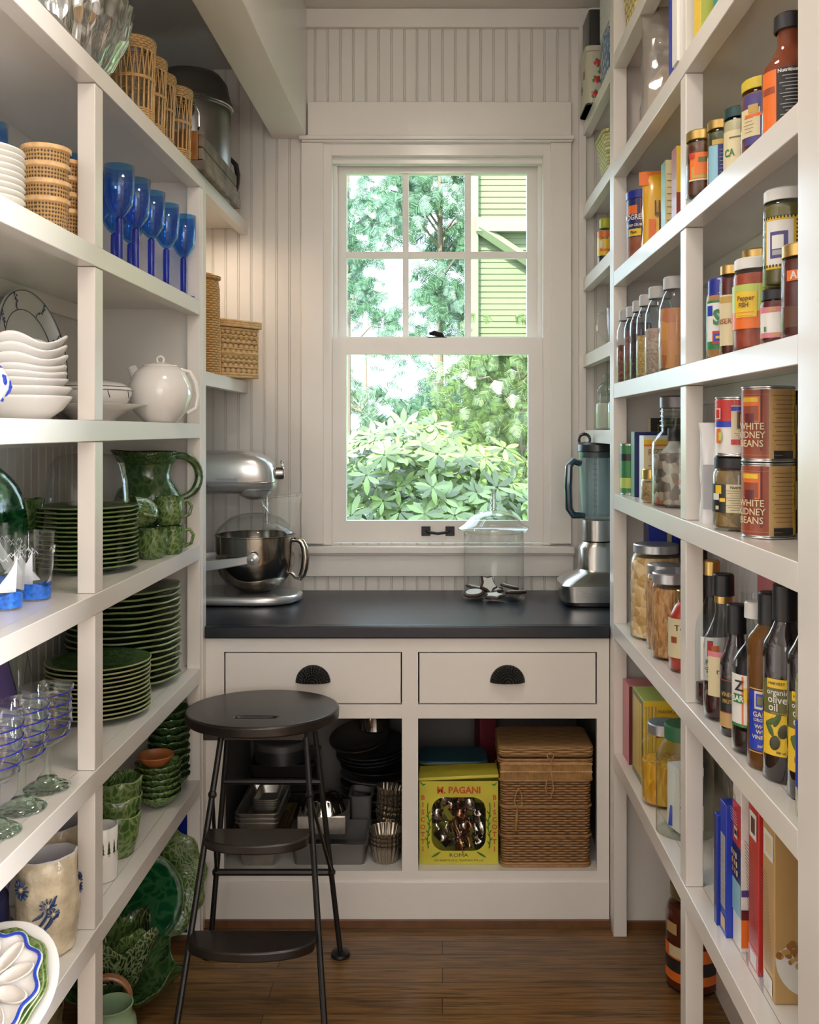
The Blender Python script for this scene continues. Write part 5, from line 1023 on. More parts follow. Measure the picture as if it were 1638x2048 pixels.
def bottle(name, label, x, y, z, h, r, nr, bh, glass, fill=None, fz=.3, cap=None, ch=.03, bands=(), txt=(), rz=None, group=None, sleeve=None, sl=.05):
    """bh: height of the straight body; the shoulder runs to the neck at 1.35 bh"""
    t = thing(name, label, 'bottle', (x, y, z), face(x, y) if rz is None else rz, group); s1 = bh + (h - bh) * .42
    pr = [(.0001, .004), (r * .88, 0), (r, .006), (r, bh), (r * .95, bh + (s1 - bh) * .25), (r * .72, bh + (s1 - bh) * .58), (nr * 1.25, s1 - (s1 - bh) * .12), (nr, s1 + .006), (nr, h - .004), (nr * 1.12, h - .003), (nr * 1.12, h)]
    part('glass', MB().lathe(pr, 36), glass, t, ang=1.1)
    if fill is not None:
        top = bh * fz if fz < 1 else bh + (s1 - bh) * (fz - 1); c_ = [(.0001, .006), (r * .88, .006), (r - .0025, .01)] + [(q[0] - .0025, q[1]) for q in pr[3:7] if q[1] < top]; c_ += [(c_[-1][0], top), (.0001, top)]
        part('contents', MB().lathe(c_, 32), fill, t, ang=.8)
    if cap is not None: part('cap', MB().lathe([(nr * 1.15, h - ch), (nr * 1.28, h - ch + .001), (nr * 1.25, h + .003), (nr * 1.1, h + .006), (.0001, h + .006)], 24), cap, t, ang=.5)
    if sleeve is not None: part('neck_sleeve', MB().lathe([(nr * 1.06, h - ch - sl), (nr * 1.08, h - ch)], 24), sleeve, t)
    if bands or txt:
        mb = MB(); keys = []
        def ix(k):
            if k not in keys: keys.append(k)
            return keys.index(k)
        for i, (z0, z1, ha, ca, k) in enumerate(bands): mb.band(r, z0, z1, R(ca - ha), R(ca + ha), ix(k), 20, dr=.0007 + .0004 * i)
        for (tx, sz, zz_, ca, k, sq, bo) in txt: mb.cyltext(tx, sz, r, zz_, R(ca), ix(k), dr=.0009 + .0004 * len(bands), sq=sq, bold=bo)
        part('label', mb, [P_[k] for k in keys], t, ang=1)
    return t
def can(label, x, y, z, h, r, wrap, bands=(), txt=(), rz=None, group=None, name='food_can', metal=None):
    t = thing(name, label, 'can', (x, y, z), face(x, y) if rz is None else rz, group); mt = metal or M('can_metal', (.5, .5, .48), .25, .9)
    part('can_body', MB().lathe([(.0001, .002), (r - .003, .002), (r, 0), (r + .0008, .001), (r + .0008, .003), (r - .0006, .0045), (r - .0006, h - .0045), (r + .0008, h - .003), (r + .0008, h - .0008), (r - .001, h), (r - .003, h - .003), (.0001, h - .003)], 44), mt, t, ang=.6)
    mb = MB(); keys = [wrap]; mb.lathe([(r + .0002, .006), (r + .0002, h - .006)], 44, 0)
    def ix(k):
        if k not in keys: keys.append(k)
        return keys.index(k)
    for i, (z0, z1, ha, ca, k) in enumerate(bands): mb.band(r, z0, z1, R(ca - ha), R(ca + ha), ix(k), 20, dr=.0007 + .0003 * i)
    for (tx, sz, zz_, ca, k, sq, bo) in txt: mb.cyltext(tx, sz, r, zz_, R(ca), ix(k), dr=.0009 + .0003 * len(bands), sq=sq, bold=bo)
    part('label', mb, [P_[k] if isinstance(k, str) else k for k in keys], t, ang=1); return t
def carton(label, x, y, z, w_, d_, h, mats, name='carton', cat='box', rects=(), txt=(), rz=0, group=None, top=None):
    """x,y is the aisle-side corner nearest the viewer; the box runs +x by w_, +y by d_. rects: (side, u0, u1, v0, v1, key) with side 'f' (faces viewer, u along x) or 'a' (faces aisle, u from far to near)"""
    t = thing(name, label, cat, (x, y, z), rz, group); mb = MB().box(0, w_, 0, d_, 0, h, mats=[1, 0, 0, 0, 0, 2]); part('box', mb, [P_[mats[0]], P_[mats[1]], P_[mats[2] if len(mats) > 2 else mats[0]]], t, bev=.0012)
    if rects or txt:
        mb = MB(); keys = []
        def ix(k):
            if k not in keys: keys.append(k)
            return keys.index(k)
        for i, (s_, u0, u1, v0, v1, k) in enumerate(rects):
            e = .0006 + .0003 * i
            if s_ == 'f': mb.quad([(u0 * w_, -e, v0 * h), (u1 * w_, -e, v0 * h), (u1 * w_, -e, v1 * h), (u0 * w_, -e, v1 * h)], ix(k))
            else: mb.quad([(-e, d_ * (1 - u0), v0 * h), (-e, d_ * (1 - u1), v0 * h), (-e, d_ * (1 - u1), v1 * h), (-e, d_ * (1 - u0), v1 * h)], ix(k))
        e = .0009 + .0003 * len(rects)
        for (s_, tx, sz, u, v, k, sq) in txt:
            if s_ == 'f': mb.flattext(tx, sz, (u * w_, -e, v * h), (1, 0, 0), (0, 0, 1), ix(k), sq=sq)
            elif s_ == 'a': mb.flattext(tx, sz, (-e, d_ * (1 - u), v * h), (0, -1, 0), (0, 0, 1), ix(k), sq=sq)
            elif s_ == 'r': mb.flattext(tx, sz, (-e, d_ * (1 - u), v * h), (0, 0, 1), (0, 1, 0), ix(k), sq=sq)
        part('printing', mb, [P_[k] for k in keys], t)
    return t
def pouch(name, label, x, y, z, w_, d_, h, mat, rz=0, lean=0, extra=None, cat='bag'):
    t = thing(name, label, cat, (x, y, z), rz); t.rotation_euler = (lean, 0, rz); mb = MB(); K, n = 9, 26; i0 = 0
    for k in range(K):
        f_ = k / (K - 1); th = max(.0018, d_ / 2 * math.sqrt(max(0, 1 - f_ ** 2.2)) ) if f_ < 1 else .0015; ww = w_ / 2 * (1 - .08 * sin(pi * f_) + (.05 * (f_ > .9)))
        for j in range(n):
            a = 2 * pi * j / n; q = noise.noise(Vector((x * 7 + cos(a) * 2, sin(a) * 2, f_ * 5))) * .12
            mb.v.append((ww * math.copysign(abs(cos(a)) ** .6, cos(a)) * (1 + q), th * math.copysign(abs(sin(a)) ** .8, sin(a)) * (1 + 2 * q), f_ * h))
    for k in range(K - 1):
        for j in range(n): j2 = (j + 1) % n; mb.f.append((k * n + j, k * n + j2, (k + 1) * n + j2, (k + 1) * n + j)); mb.m.append(0); mb.uv.append([(0, 0)] * 4)
    mb.f.append(tuple(reversed(range(n)))); mb.m.append(0); mb.uv.append([(0, 0)] * n)
    part('bag_body', mb, mat, t, ang=1.2)
    if extra: extra(t)
    return t
ZA, ZB_, ZC, ZD, ZE, ZF, ZG = .548, .935, 1.32, 1.648, 1.981, 2.306, 2.63
PASTA = SPECK('pasta_shells', [(.50, .30, .10), (.72, .52, .25), (.80, .62, .36)], 50, .5, 1.2); PENNE = SPECK('wholewheat_pasta', [(.30, .13, .04), (.50, .26, .09), (.60, .36, .15)], 150, .5, 1, (1, 1, .35)); TOM = M('tomato_sauce', (.42, .035, .012), .25, var=.2, vscale=30)
# ---- bottom shelf, far bay
t = carton('dusty pink tall box beside the end panel on the bottom pantry shelf', .535, 2.80, ZA, .15, .095, .225, ('maroon', 'pink', 'pink'), txt=[], rects=[('f', .1, .9, .45, .75, 'rust')])
t = carton('bright yellow pasta box before the pink box', .538, 2.615, ZA, .16, .15, .235, ('yellow', 'olive', 'lime'), rects=[('f', 0, 1, .80, .98, 'yellow'), ('f', 0, 1, .58, .78, 'rust'), ('f', 0, .9, .1, .5, 'yellow')], txt=[('f', 'TRADER JOE\'S', .011, .45, .875, 'brown', 1), ('f', 'Conchiglie', .021, .5, .68, 'cream', 1)])
part('spaghetti_window', MB().box(-.0009, .0, .02, .13, .02, .22).box(0, .035, -.0019, -.0013, .02, .22), SPECK('spaghetti', [(.55, .38, .05), (.75, .55, .12)], 60, .3, .6, (3, 3, .05)), t)
STAR = [(cos(a), sin(a)) for a in (0, 1)]
t = vessel('storage_jar', 'clear glass jar half full of golden spaghetti with silver-blue lid', 'jar', .578, 2.525, ZA, .195, .062, .042, .022, .035, CLEAR, SPECK('golden_noodles', [(.55, .25, .01), (.85, .5, .04)], 90, .35, 1, (1, 1, .3)), .62, SILVL, .026, .046, lidtop=M('blue_lid_top', (.10, .22, .35), .2, .3))
t = vessel('storage_jar', 'large rounded glass jar with green lid holding a paper packet', 'jar', .580, 2.335, ZA, .245, .068, .044, .024, .06, CLEARG, None, .5, M('green_screw_lid', (.04, .16, .07), .35), .034, .048)
mb = MB().box(-.03, .034, -.03, .03, .01, .16); part('packet', mb, [P_['white']], t, rot=(0, 0, .5)); part('packet_print', MB().quad([(-.03, -.0312, .07), (.034, -.0312, .07), (.034, -.0312, .14), (0, -.0312, .14)]), P_['purple'], t, rot=(0, 0, .5)); part('packet_fold', MB().box(-.02, .03, -.02, .035, .012, .06), P_['blue'], t, rot=(.1, 0, 1.2))
# near bay
GRB = M('dark_leafy_bag', (.02, .035, .02), .3, coat=.5, var=.9, vscale=26)
pouch('snack_bag', 'crumpled dark green foil bag behind the blue carton', .66, 1.985, ZA, .16, .09, .30, SPECK('crumpled_foil', [(.01, .015, .012), (.05, .09, .05), (.12, .10, .10), (.10, .02, .04)], 16, .3, 1))
solo('plastic_box', MB().prism(rrect(.07, .05, .012, 4), 0, .09), GL('cloudy_plastic', (.8, .78, .72), 1.5, .1, .4), 'small cloudy plastic box beside the blue carton', 'box', loc=(.60, 2.02, ZA))
carton('royal blue carton with pale panel, leaning against cereal boxes', .537, 1.845, ZA, .13, .04, .25, ('blue', 'blue', 'blue'), rects=[('a', .12, .88, .2, .76, 'grey'), ('a', .15, .85, .04, .14, 'tan')] + [('a', .16, .84, .24 + .045 * i, .243 + .045 * i, 'navy') for i in range(11)])
carton('slim spare blue carton tucked behind the taller blue one', .532, 1.892, ZA, .12, .02, .215, ('blue', 'navy', 'blue'))
carton('cereal box with red, navy and pale blue side panel', .549, 1.793, ZA, .185, .05, .305, ('white', 'white', 'white'), rects=[('a', 0, 1, .62, .88, 'red'), ('a', 0, 1, .40, .62, 'navy'), ('a', 0, 1, .2, .40, 'sky'), ('f', 0, .12, .03, .2, 'orange'), ('f', 0, .1, .2, .26, 'maroon'), ('f', 0, .14, .34, .38, 'purple'), ('a', .3, .7, .66, .73, 'cream'), ('a', .35, .65, .68, .71, 'navy')] + [('a', .12 + .27 * (i % 3), .27 + .27 * (i % 3), .44 + .055 * (i // 3), .475 + .055 * (i // 3), ('tan', 'cream', 'gold')[(i * 5) % 3]) for i in range(9)] + [('a', .1, .9, .76 + .018 * i, .763 + .018 * i, 'white') for i in range(5)], txt=[('a', 'Kellogg\'s', .010, .4, .945, 'red', .8), ('a', '15%', .014, .7, .925, 'black', .8)])
carton('bright red cereal box between striped and tan cereal boxes', .556, 1.715, ZA, .185, .055, .29, ('red', 'red', 'red'), rects=[('a', .0, 1, .0, .12, 'pink'), ('a', .2, .8, .015, .1, 'white'), ('a', .15, .85, .80, .96, 'white'), ('a', .3, .7, .83, .93, 'brown')] + [('a', .12, .88, .16 + .022 * i, .165 + .022 * i, 'maroon') for i in range(28)] + [('a', .3 + .05 * i, .32 + .05 * i, .025, .09, 'black') for i in range(8)])
carton('tan cereal box with bowl of cereal picture on front', .556, 1.632, ZA, .19, .06, .29, ('tan', 'tan', 'tan'), rects=[('a', .1, .9, .80, .955, 'white'), ('a', .25, .75, .825, .93, 'cream'), ('a', .15, .85, .02, .12, 'white')] + [('a', .12, .88, .17 + .019 * i, .1735 + .019 * i, 'brown') for i in range(31)] + [('a', .25 + .055 * i, .27 + .055 * i, .03, .11, 'navy') for i in range(9)])
t = bpy.data.objects[[o.name for o in bpy.data.objects if o.name.startswith('carton')][-1]]
mb = MB(); rk = random.Random(2)
bw = [(.062 + .061 * cos(a), .078 + (.066 if sin(a) < 0 else .026) * sin(a)) for a in [2 * pi * i / 36 for i in range(36)]]
i0 = len(mb.v); mb.v += [(x, -.0012, z) for x, z in bw]; mb.f.append(tuple(range(i0, i0 + 36))); mb.m.append(2); mb.uv.append([(0, 0)] * 36)
for i in range(90):
    a, q = rk.uniform(0, 6.28), math.sqrt(rk.random()); mb.sphere((.062 + .056 * q * cos(a), -.0018, .084 + .022 * q * sin(a)), rk.uniform(.004, .0065), 6, i % 2, sc=(1, .12, 1))
part('cereal_picture', mb, [M('cereal_brown', (.32, .14, .035), .5), M('cereal_tan', (.50, .30, .10), .5), P_['white']], t)
can('tall dark canister with green and brown bands at the near post', .582, 1.475, ZA, .285, .036, 'brown', bands=[(.2, .285, 180, 0, 'teal'), (.196, .2, 180, 0, 'cream'), (.12, .123, 180, 0, 'cream'), (.0, .12, 180, 0, 'green'), (.0, .12, 60, -50, 'tan')], name='canister')
# ---- second shelf up
vessel('pasta_jar', 'big glass jar of pasta shells with brushed lid', 'jar', .592, 2.705, ZB_, .25, .070, .058, .016, .03, CLEAR, PASTA, .96, SILVL, .024, .062)
vessel('pasta_jar', 'slim glass jar of wheat pasta behind another alike', 'jar', .583, 2.572, ZB_, .212, .045, .039, .014, .022, CLEAR, PENNE, .9, SILVL, .024, .042)
t = vessel('pasta_jar', 'glass jar of brown wheat pasta before the big shell jar', 'jar', .578, 2.465, ZB_, .205, .050, .044, .014, .024, CLEAR, PENNE, .93, SILVL, .026, .047)
for o_, (x, z, q) in ((t, (.02, .214, .013)),): part('clamp', MB().box(x - .010, x + .010, -.008, .008, z, z + .016), GL('clamp_plastic', (.7, .7, .72), 2, .05, .3), o_)
vessel('sauce_bottle', 'tomato sauce bottle with cream label and gold lid by the mid post', 'bottle', .582, 2.335, ZB_, .185, .040, .018, .022, .055, CLEAR, TOM, 1.0, GOLDL, .018, .021, bands=[(.035, .128, 110, 0, 'cream'), (.07, .085, 12, -42, 'rust')] + lines(.05, .075, 3, 10, -8, 'grey'), txt=[('Teo', .020, .106, -12, 'black', 1.1, 0)])
carton('blue box peeking above the big pasta jar', .60, 2.84, ZB_, .09, .07, .31, ('blue', 'navy', 'blue'), rects=[('f', .6, .75, 0, 1, 'cream')]); carton('brown box beside the blue one above the pasta jar lid', .70, 2.76, ZB_, .045, .1, .30, ('brown', 'navy', 'brown'))
GLB = GL('blue_tinted_bottle', (.90, .95, .97), 1.9, .02); DKG = M('dark_bottle_glass', (.018, .012, .014), .06, coat=1); AMB = GL('amber_glass', (.45, .22, .06), 1.5, .02, .25); VIN = M('red_wine_vinegar', (.05, .008, .010), .15, coat=.5)
BL = M('black_cap', (.012, .012, .014), .4)
bottle('vinegar_bottle', 'clear vinegar bottle with gold cap next to the mid post', .568, 2.056, ZB_, .295, .037, .0135, .155, GLB, VIN, .3, GOLDL, .026, bands=[(.055, .145, 75, 5, 'white'), (.105, .138, 9, -38, 'red'), (.115, .128, 12, -22, 'orange')] + lines(.063, .072, 2, 24, -28, 'green', .003), txt=[('PAVIT', .016, .093, -26, 'black', .8, 0), ('ORGANIC', .010, .080, -24, 'green', .8, .03)], sleeve=BL, sl=.045, rz=.3)
bottle('vinegar_bottle', 'clear vinegar bottle with black cap and gold ring', .562, 1.950, ZB_, .282, .039, .0165, .145, GLB, VIN, .34, BL, .038, bands=[(.05, .138, 80, 5, 'cream'), (.128, .138, 80, 5, 'pink'), (.132, .142, 3, 60, 'white')], txt=[('rouge', .017, .100, -18, 'black', 1.0, .0), ('de vinaigre', .006, .089, -16, 'black', 1, 0), ('750 ML', .007, .055, 28, 'black', 1, 0)], sleeve=GOLDL, sl=.014, rz=.2)
bottle('vinegar_bottle', 'dark balsamic bottle with black cap between two clear bottles', .556, 1.845, ZB_, .240, .0305, .0145, .13, DKG, None, .3, BL, .05, bands=[(.018, .105, 70, 0, 'black'), (.018, .045, 71, 0, 'tan'), (.105, .107, 70, 0, 'rust'), (.045, .047, 70, 0, 'rust')], txt=[('VINEGAR', .011, .080, -20, 'gold', .8, .02), ('FRUTTO', .010, .067, -20, 'gold', .8, .02)])
bottle('juice_bottle', 'round-shouldered clear bottle with colourful label and white cap', .560, 1.748, ZB_, .262, .0405, .0145, .15, GL('clear_round_bottle', (.93, .96, .96), 2.2, .02), M('dark_syrup', (.03, .012, .012), .2), .28, WHITEL, .024, bands=[(.05, .142, 80, 10, 'white'), (.05, .055, 80, 10, 'green'), (.055, .14, 2, -30, 'orange'), (.095, .12, 9, -18, 'yellow'), (.06, .082, 12, 0, 'sky'), (.082, .098, 10, 0, 'orange'), (.092, .108, 14, -42, 'green'), (.122, .130, 20, 5, 'pink')], txt=[('Z', .026, .122, -38, 'black', 1, .02), ('BAR', .014, .1, -42, 'white', .9, .03)])
bottle('vinegar_bottle', 'tall amber vinegar bottle with blue label', .561, 1.668, ZB_, .292, .0385, .0165, .215, AMB, M('amber_vinegar', (.16, .06, .015), .2), .9, BL, .075, bands=[(.035, .135, 46, -12, 'blue'), (.137, .139, 46, -12, 'tan'), (.031, .033, 46, -12, 'tan'), (.035, .137, 2, 32, 'tan'), (.105, .135, 19, -20, 'cream'), (.109, .131, 15, -20, 'blue'), (.113, .127, 11, -20, 'olive')], txt=[('GALLO', .012, .096, -16, 'cream', .9, .02), ('ORGANIC', .007, .087, -16, 'cream', 1, .02), ('WHITE', .009, .076, -16, 'cream', 1, .02), ('WINE', .009, .067, -16, 'cream', 1, .02), ('VINEGAR', .009, .058, -16, 'cream', 1, .02), ('500 mL', .006, .043, -16, 'cream', 1, .02)])
def oil(label, y, x=.567, rz=None):
    t = bottle('olive_oil_bottle', label, x, y, ZB_, .315, .0365, .0165, .215, DKG, None, .3, BL, .055, bands=[(.045, .168, 58, -6, 'olive'), (.045, .112, 58, -6, 'yellow'), (.155, .170, 26, -22, 'yellow')], txt=[('organic', .0125, .1485, -20, 'white', .95, .015), ('olive', .0175, .1365, -20, 'white', .95, .015), ('oil', .0175, .1235, -30, 'white', .95, .015), ('extra virgin', .006, .1150, -14, 'gold', 1, .01), ('HARVEST', .0065, .1625, -22, 'black', 1, .02), ('500 mL', .005, .051, -10, 'black', 1, .02)], rz=rz, group='pair of dark organic olive oil bottles')
    mb = MB()
    for a, z, s_, q in ((-4, .086, .0125, .4), (14, .08, .011, -.2), (-26, .066, .0125, .2), (22, .1, .008, .7)):
        r = .0365; i0 = len(mb.v); mb.sphere((0, 0, 0), s_, 12, 0, sc=(.72, .1, 1)); mb.xf(Matrix.Rotation(R(a), 4, 'Z') @ Matrix.Translation((0, -r - .0012, z)) @ Matrix.Rotation(q, 4, 'Y'), i0)
    for a, z, q in ((-34, .1, 1.0), (-20, .104, .4), (-40, .088, -.5)):
        i0 = len(mb.v); mb.sphere((0, 0, 0), .0135, 10, 1, sc=(.38, .1, 1)); mb.xf(Matrix.Rotation(R(a), 4, 'Z') @ Matrix.Translation((0, -.0377, z)) @ Matrix.Rotation(q, 4, 'Y'), i0)
    part('olive_picture', mb, [M('olive_dark', (.05, .055, .02), .4), M('olive_leaf', (.07, .13, .03), .5)], t); return t
oil('dark olive oil bottle fully facing out between amber vinegar and its twin', 1.612); oil('second dark olive oil bottle partly behind the first', 1.528, .578)
t = bottle('oil_bottle', 'pale green oil bottle with bright blue label at the near post', .562, 1.448, ZB_, .30, .036, .016, .2, GL('pale_oil_bottle', (.72, .72, .35), 1.8, .02, .25), M('pale_oil', (.42, .42, .10), .2), .93, BL, .03, bands=[(.045, .145, 75, 0, 'blue'), (.055, .09, 14, -8, 'green'), (.07, .095, 12, -10, 'orange')] + lines(.125, .138, 4, 22, -20, 'white'))
carton('red and white box behind the vinegar bottles', .655, 1.93, ZB_, .09, .10, .30, ('red', 'red', 'red'), rects=[('f', .35, .95, .35, .88, 'grey')] + [('f', .4, .9, .4 + .045 * i, .408 + .045 * i, 'black') for i in range(10)]); carton('black boxed jar pack behind the juice bottle', .66, 1.74, ZB_, .085, .11, .26, ('black', 'black', 'black'), rects=[('f', .1, .9, .82, .9, 'cream')])
bottle('small_bottle', 'small clear bottle squeezed between post and gold-capped vinegar', .64, 2.045, ZB_, .235, .028, .012, .13, GLB, None, .3, None)
# ---- third shelf up
vessel('storage_jar', 'large old glass jar with ribbed neck in front of the flour box', 'jar', .592, 2.428, ZC, .262, .071, .047, .075, .045, CLEARG, SPECK('mixed_packets', [(.06, .05, .045), (.25, .18, .12), (.45, .42, .36), (.12, .10, .10), (.35, .10, .05)], 55, .4, .8), .70, M('ribbed_metal_lid', (.18, .17, .17), .35, .6), .03, .050)
mb = MB()
for k in range(4): mb.tube([(.049 * sin(a), -.049 * cos(a), .20 + .012 * k) for a in [2 * pi * i / 30 for i in range(30)]], .0025, 6, closed=True)
part('thread_rings', mb, CLEARG, bpy.data.objects[[o.name for o in bpy.data.objects if o.name.startswith('storage_jar')][-1]])
vessel('small_jar', 'small squat jar with gold screw lid beside the large jar', 'jar', .556, 2.552, ZC, .078, .036, .031, .014, .008, CLEARG, SPECK('granola', [(.30, .18, .08), (.5, .34, .16)], 120), .85, GOLDL, .026, .034)
bottle('milk_bottle', 'white plastic bottle between flour box and large jar', .625, 2.63, ZC, .19, .036, .014, .125, M('white_bottle_plastic', (.68, .66, .64), .3), None, .3, BL, .03)
carton('white and orange mix box standing before the tall brown carton', .553, 2.68, ZC, .10, .06, .175, ('cream', 'white', 'white'), rects=[('f', 0, 1, .93, 1, 'white'), ('f', 0, 1, .86, .93, 'yellow'), ('f', 0, .98, .83, .86, 'orange'), ('f', 0, 1, 0, .06, 'yellow'), ('f', 0, 1, .06, .10, 'orange')] + [('f', .12, .6 - .1 * (i % 2), .52 - .06 * i, .53 - .06 * i, ('black', 'red', 'grey')[i % 3]) for i in range(5)], txt=[('f', 'RIZZ', .024, .34, .73, 'rust', .9), ('f', 'COMPLETE', .011, .42, .62, 'black', .9)])
carton('dark-edged tall carton behind the orange mix box', .545, 2.77, ZC, .13, .05, .185, ('navy', 'green', 'white'), rects=[('f', .1, .95, .05, .85, 'olive')]); carton('tall black framed box at the back wall of third shelf', .61, 2.86, ZC, .10, .05, .225, ('black', 'cream', 'black'), rects=[('f', .2, .9, .75, .92, 'olive'), ('f', .25, .85, .77, .90, 'black')])
can('slim green can at the end panel', .552, 2.87, ZC, .15, .028, 'green', bands=[(.02, .05, 180, 0, 'lime'), (.1, .12, 180, 0, 'black')])
pouch('rice_bag', 'white and red foil bag leaning beside mid post', .566, 1.985, ZC, .085, .045, .205, M('white_foil', (.68, .68, .70), .25, .1, coat=.5), rz=face(.566, 1.985), extra=lambda t: part('bag_print', MB().quad([(-.034, -.031, .03), (.0, -.031, .03), (.0, -.0275, .12), (-.034, -.0275, .12)], 0).quad([(0, -.0305, .03), (.038, -.0305, .03), (.036, -.0205, .17), (.0, -.0205, .172)], 1), [P_['grey'], P_['red'], P_['black']], t))
mj = vessel('mushroom_jar', 'jar of preserved mushrooms with black lid on the third shelf', 'jar', .566, 1.862, ZC, .130, .049, .043, .012, .014, CLEARG, SPECK('mushroom_slices', [(.10, .06, .02), (.30, .18, .06), (.20, .11, .03)], 45, .3, .8), .96, BL, .022, .046, bands=[(.035, .088, 55, 4, 'cream'), (.035, .088, 24, -52, 'black'), (.07, .086, 9, -48, 'yellow'), (.058, .07, 10, -55, 'white'), (.055, .062, 7, -36, 'yellow'), (.04, .047, 5, -50, 'cream')] + lines(.04, .076, 9, 38, 10, 'black', .0007), txt=[('Nutrition Facts', .0075, .0825, 8, 'black', .9, .03)])
can('red and white soup can standing on the mushroom jar lid', .560, 1.850, ZC + .1405, .112, .041, 'white', bands=[(.066, .106, 180, 0, 'red'), (.055, .066, 30, -45, 'blue'), (.035, .095, 38, 22, 'cream'), (.085, .093, 38, 22, 'blue'), (.052, .084, 28, 26, 'brown'), (.058, .078, 20, 26, 'gold'), (.022, .032, 38, 22, 'red'), (.07, .09, 10, -55, 'white'), (.072, .088, 7, -55, 'red'), (.025, .052, 8, -52, 'orange'), (.03, .045, 5, -45, 'lime')] + lines(.036, .05, 5, 30, 22, 'olive', .0007))
def beans(label, z):
    t = can(label, .579, 1.735, z, .133, .0455, 'rust', bands=[(.006, .127, 30, 32, 'tan'), (.006, .127, 24, 84, 'yellow'), (.07, .115, 24, -38, 'orange'), (.072, .098, 20, -40, 'rust'), (.068, .085, 12, -42, 'maroon'), (.105, .113, 20, -40, 'yellow'), (.006, .02, 24, 36, 'black'), (.05, .1, 6, 78, 'cream'), (.02, .127, 1.2, -14, 'maroon'), (.118, .1185, 60, -30, 'tan'), (.012, .0125, 60, -30, 'tan')] + lines(.03, .115, 12, 26, 34, 'brown', .0009),
        txt=[('WHITE', .0165, .062, -34, 'cream', .85, .01), ('KIDNEY', .0165, .047, -34, 'cream', .8, .01), ('BEANS', .0165, .032, -34, 'cream', .85, .01)], group='white kidney bean cans one upon the other'); return t
beans('lower white kidney beans can standing on the shelf', ZC); beans('upper white kidney beans can stacked on its twin', ZC + .134)
vessel('dark_jar', 'dark glass jar with black lid behind the bean cans', 'jar', .675, 1.83, ZC, .255, .042, .038, .012, .014, GL('dark_jar_glass', (.2, .12, .1), 1.4, .02, .5), M('plum_paste', (.04, .012, .015), .3), .9, BL, .018)
vessel('tall_jar', 'tall greenish glass jar squeezed against the near post', 'jar', .582, 1.488, ZC, .245, .038, .030, .03, .02, GL('bottle_green_clear', (.70, .88, .74), 2.2, .02, .08), M('pickled_greens', (.20, .26, .12), .4, var=.4, vscale=40), .8, GOLDL, .02, .033, bands=[(.05, .16, 60, 20, 'cream')])
vessel('dark_jar', 'small dark lidded tin behind the red soup can', 'jar', .66, 1.97, ZC, .25, .035, .032, .012, .014, None, M('dark_tin_paint', (.03, .03, .03), .3), 1.0, BL, .018)
# ---- fourth shelf up: spice bottles
FL_ = dict(pepper=SPECK('peppercorns', [(.10, .03, .015), (.30, .12, .06), (.16, .06, .05)], 110), nut=SPECK('cinnamon_bark', [(.20, .08, .06), (.34, .16, .12)], 90), choc=SPECK('dark_beans', [(.035, .02, .025), (.09, .05, .05)], 100), seed=SPECK('yellow_seeds', [(.45, .28, .08), (.62, .42, .14)], 150), oat=SPECK('pale_grains', [(.38, .27, .2), (.55, .42, .32)], 120), fruit=SPECK('dried_fruit', [(.38, .12, .05), (.65, .30, .07), (.45, .14, .10)], 28, .35, .8))
GS = 'row of clear spice bottles with grey caps'
for i, (y, x, r, h, f_, fz, lb) in enumerate(((2.862, .540, .0285, .20, 'pepper', .62, 'spice bottle beside the end panel, first in the row'), (2.775, .545, .0285, .20, 'nut', .78, 'spice bottle second from the end panel'), (2.690, .548, .031, .205, 'choc', .85, 'spice bottle filled with dark beans'), (2.590, .548, .033, .208, 'seed', .60, 'spice bottle part filled with yellow seeds'), (2.475, .552, .038, .212, 'oat', .62, 'spice bottle filled with pale grains'), (2.335, .562, .044, .215, 'fruit', .78, 'wide spice bottle of dried fruit next to the mid post'))):
    vessel('spice_bottle', lb, 'bottle', x, y, ZD, h, r, r * .62, .022, r * 1.5, GL('spice_glass', (.92, .95, .98), 2.3, .02), FL_[f_], fz, M('grey_cap', (.42, .42, .42), .4), .030, r * .70 + .002, group=GS)
vessel('peanut_butter_jar', 'peanut butter jar with blue lid and green label behind the nearer jars', 'jar', .556, 1.925, ZD, .145, .034, .029, .012, .012, CLEAR, M('peanut_butter', (.40, .20, .07), .4), .97, M('royal_blue_lid', (.015, .025, .28), .3), .034, .031, bands=[(.02, .115, 180, 0, 'green'), (.035, .11, 40, -25, 'white'), (.085, .105, 12, -50, 'blue'), (.03, .055, 18, -20, 'red'), (.035, .05, 12, -20, 'blue'), (.04, .045, 6, -20, 'yellow')], txt=[('S', .040, .08, -22, 'green', .8, .04)])
vessel('sauce_jar', 'slim dark sauce jar with red script label and gold lid', 'jar', .552, 1.842, ZD, .165, .028, .024, .012, .012, CLEAR, M('dark_jam', (.09, .012, .008), .2), .96, GOLDL, .018, .026, bands=[(.02, .115, 70, 0, 'cream'), (.1, .112, 70, 0, 'gold')], txt=[('RISERVA', .0135, .065, -26, 'rust', 1, .01)])
mb_t = bpy.data.objects[[o.name for o in bpy.data.objects if o.name.startswith('sauce_jar')][-1]]
vessel('relish_jar', 'tall dark red jar with gold lid behind the front row jars', 'jar', .622, 1.905, ZD, .205, .038, .034, .012, .025, CLEAR, M('dark_jam'), .97, GOLDL, .018, .036, bands=[(.1, .13, 50, -20, 'maroon'), (.105, .125, 16, -20, 'cream')])
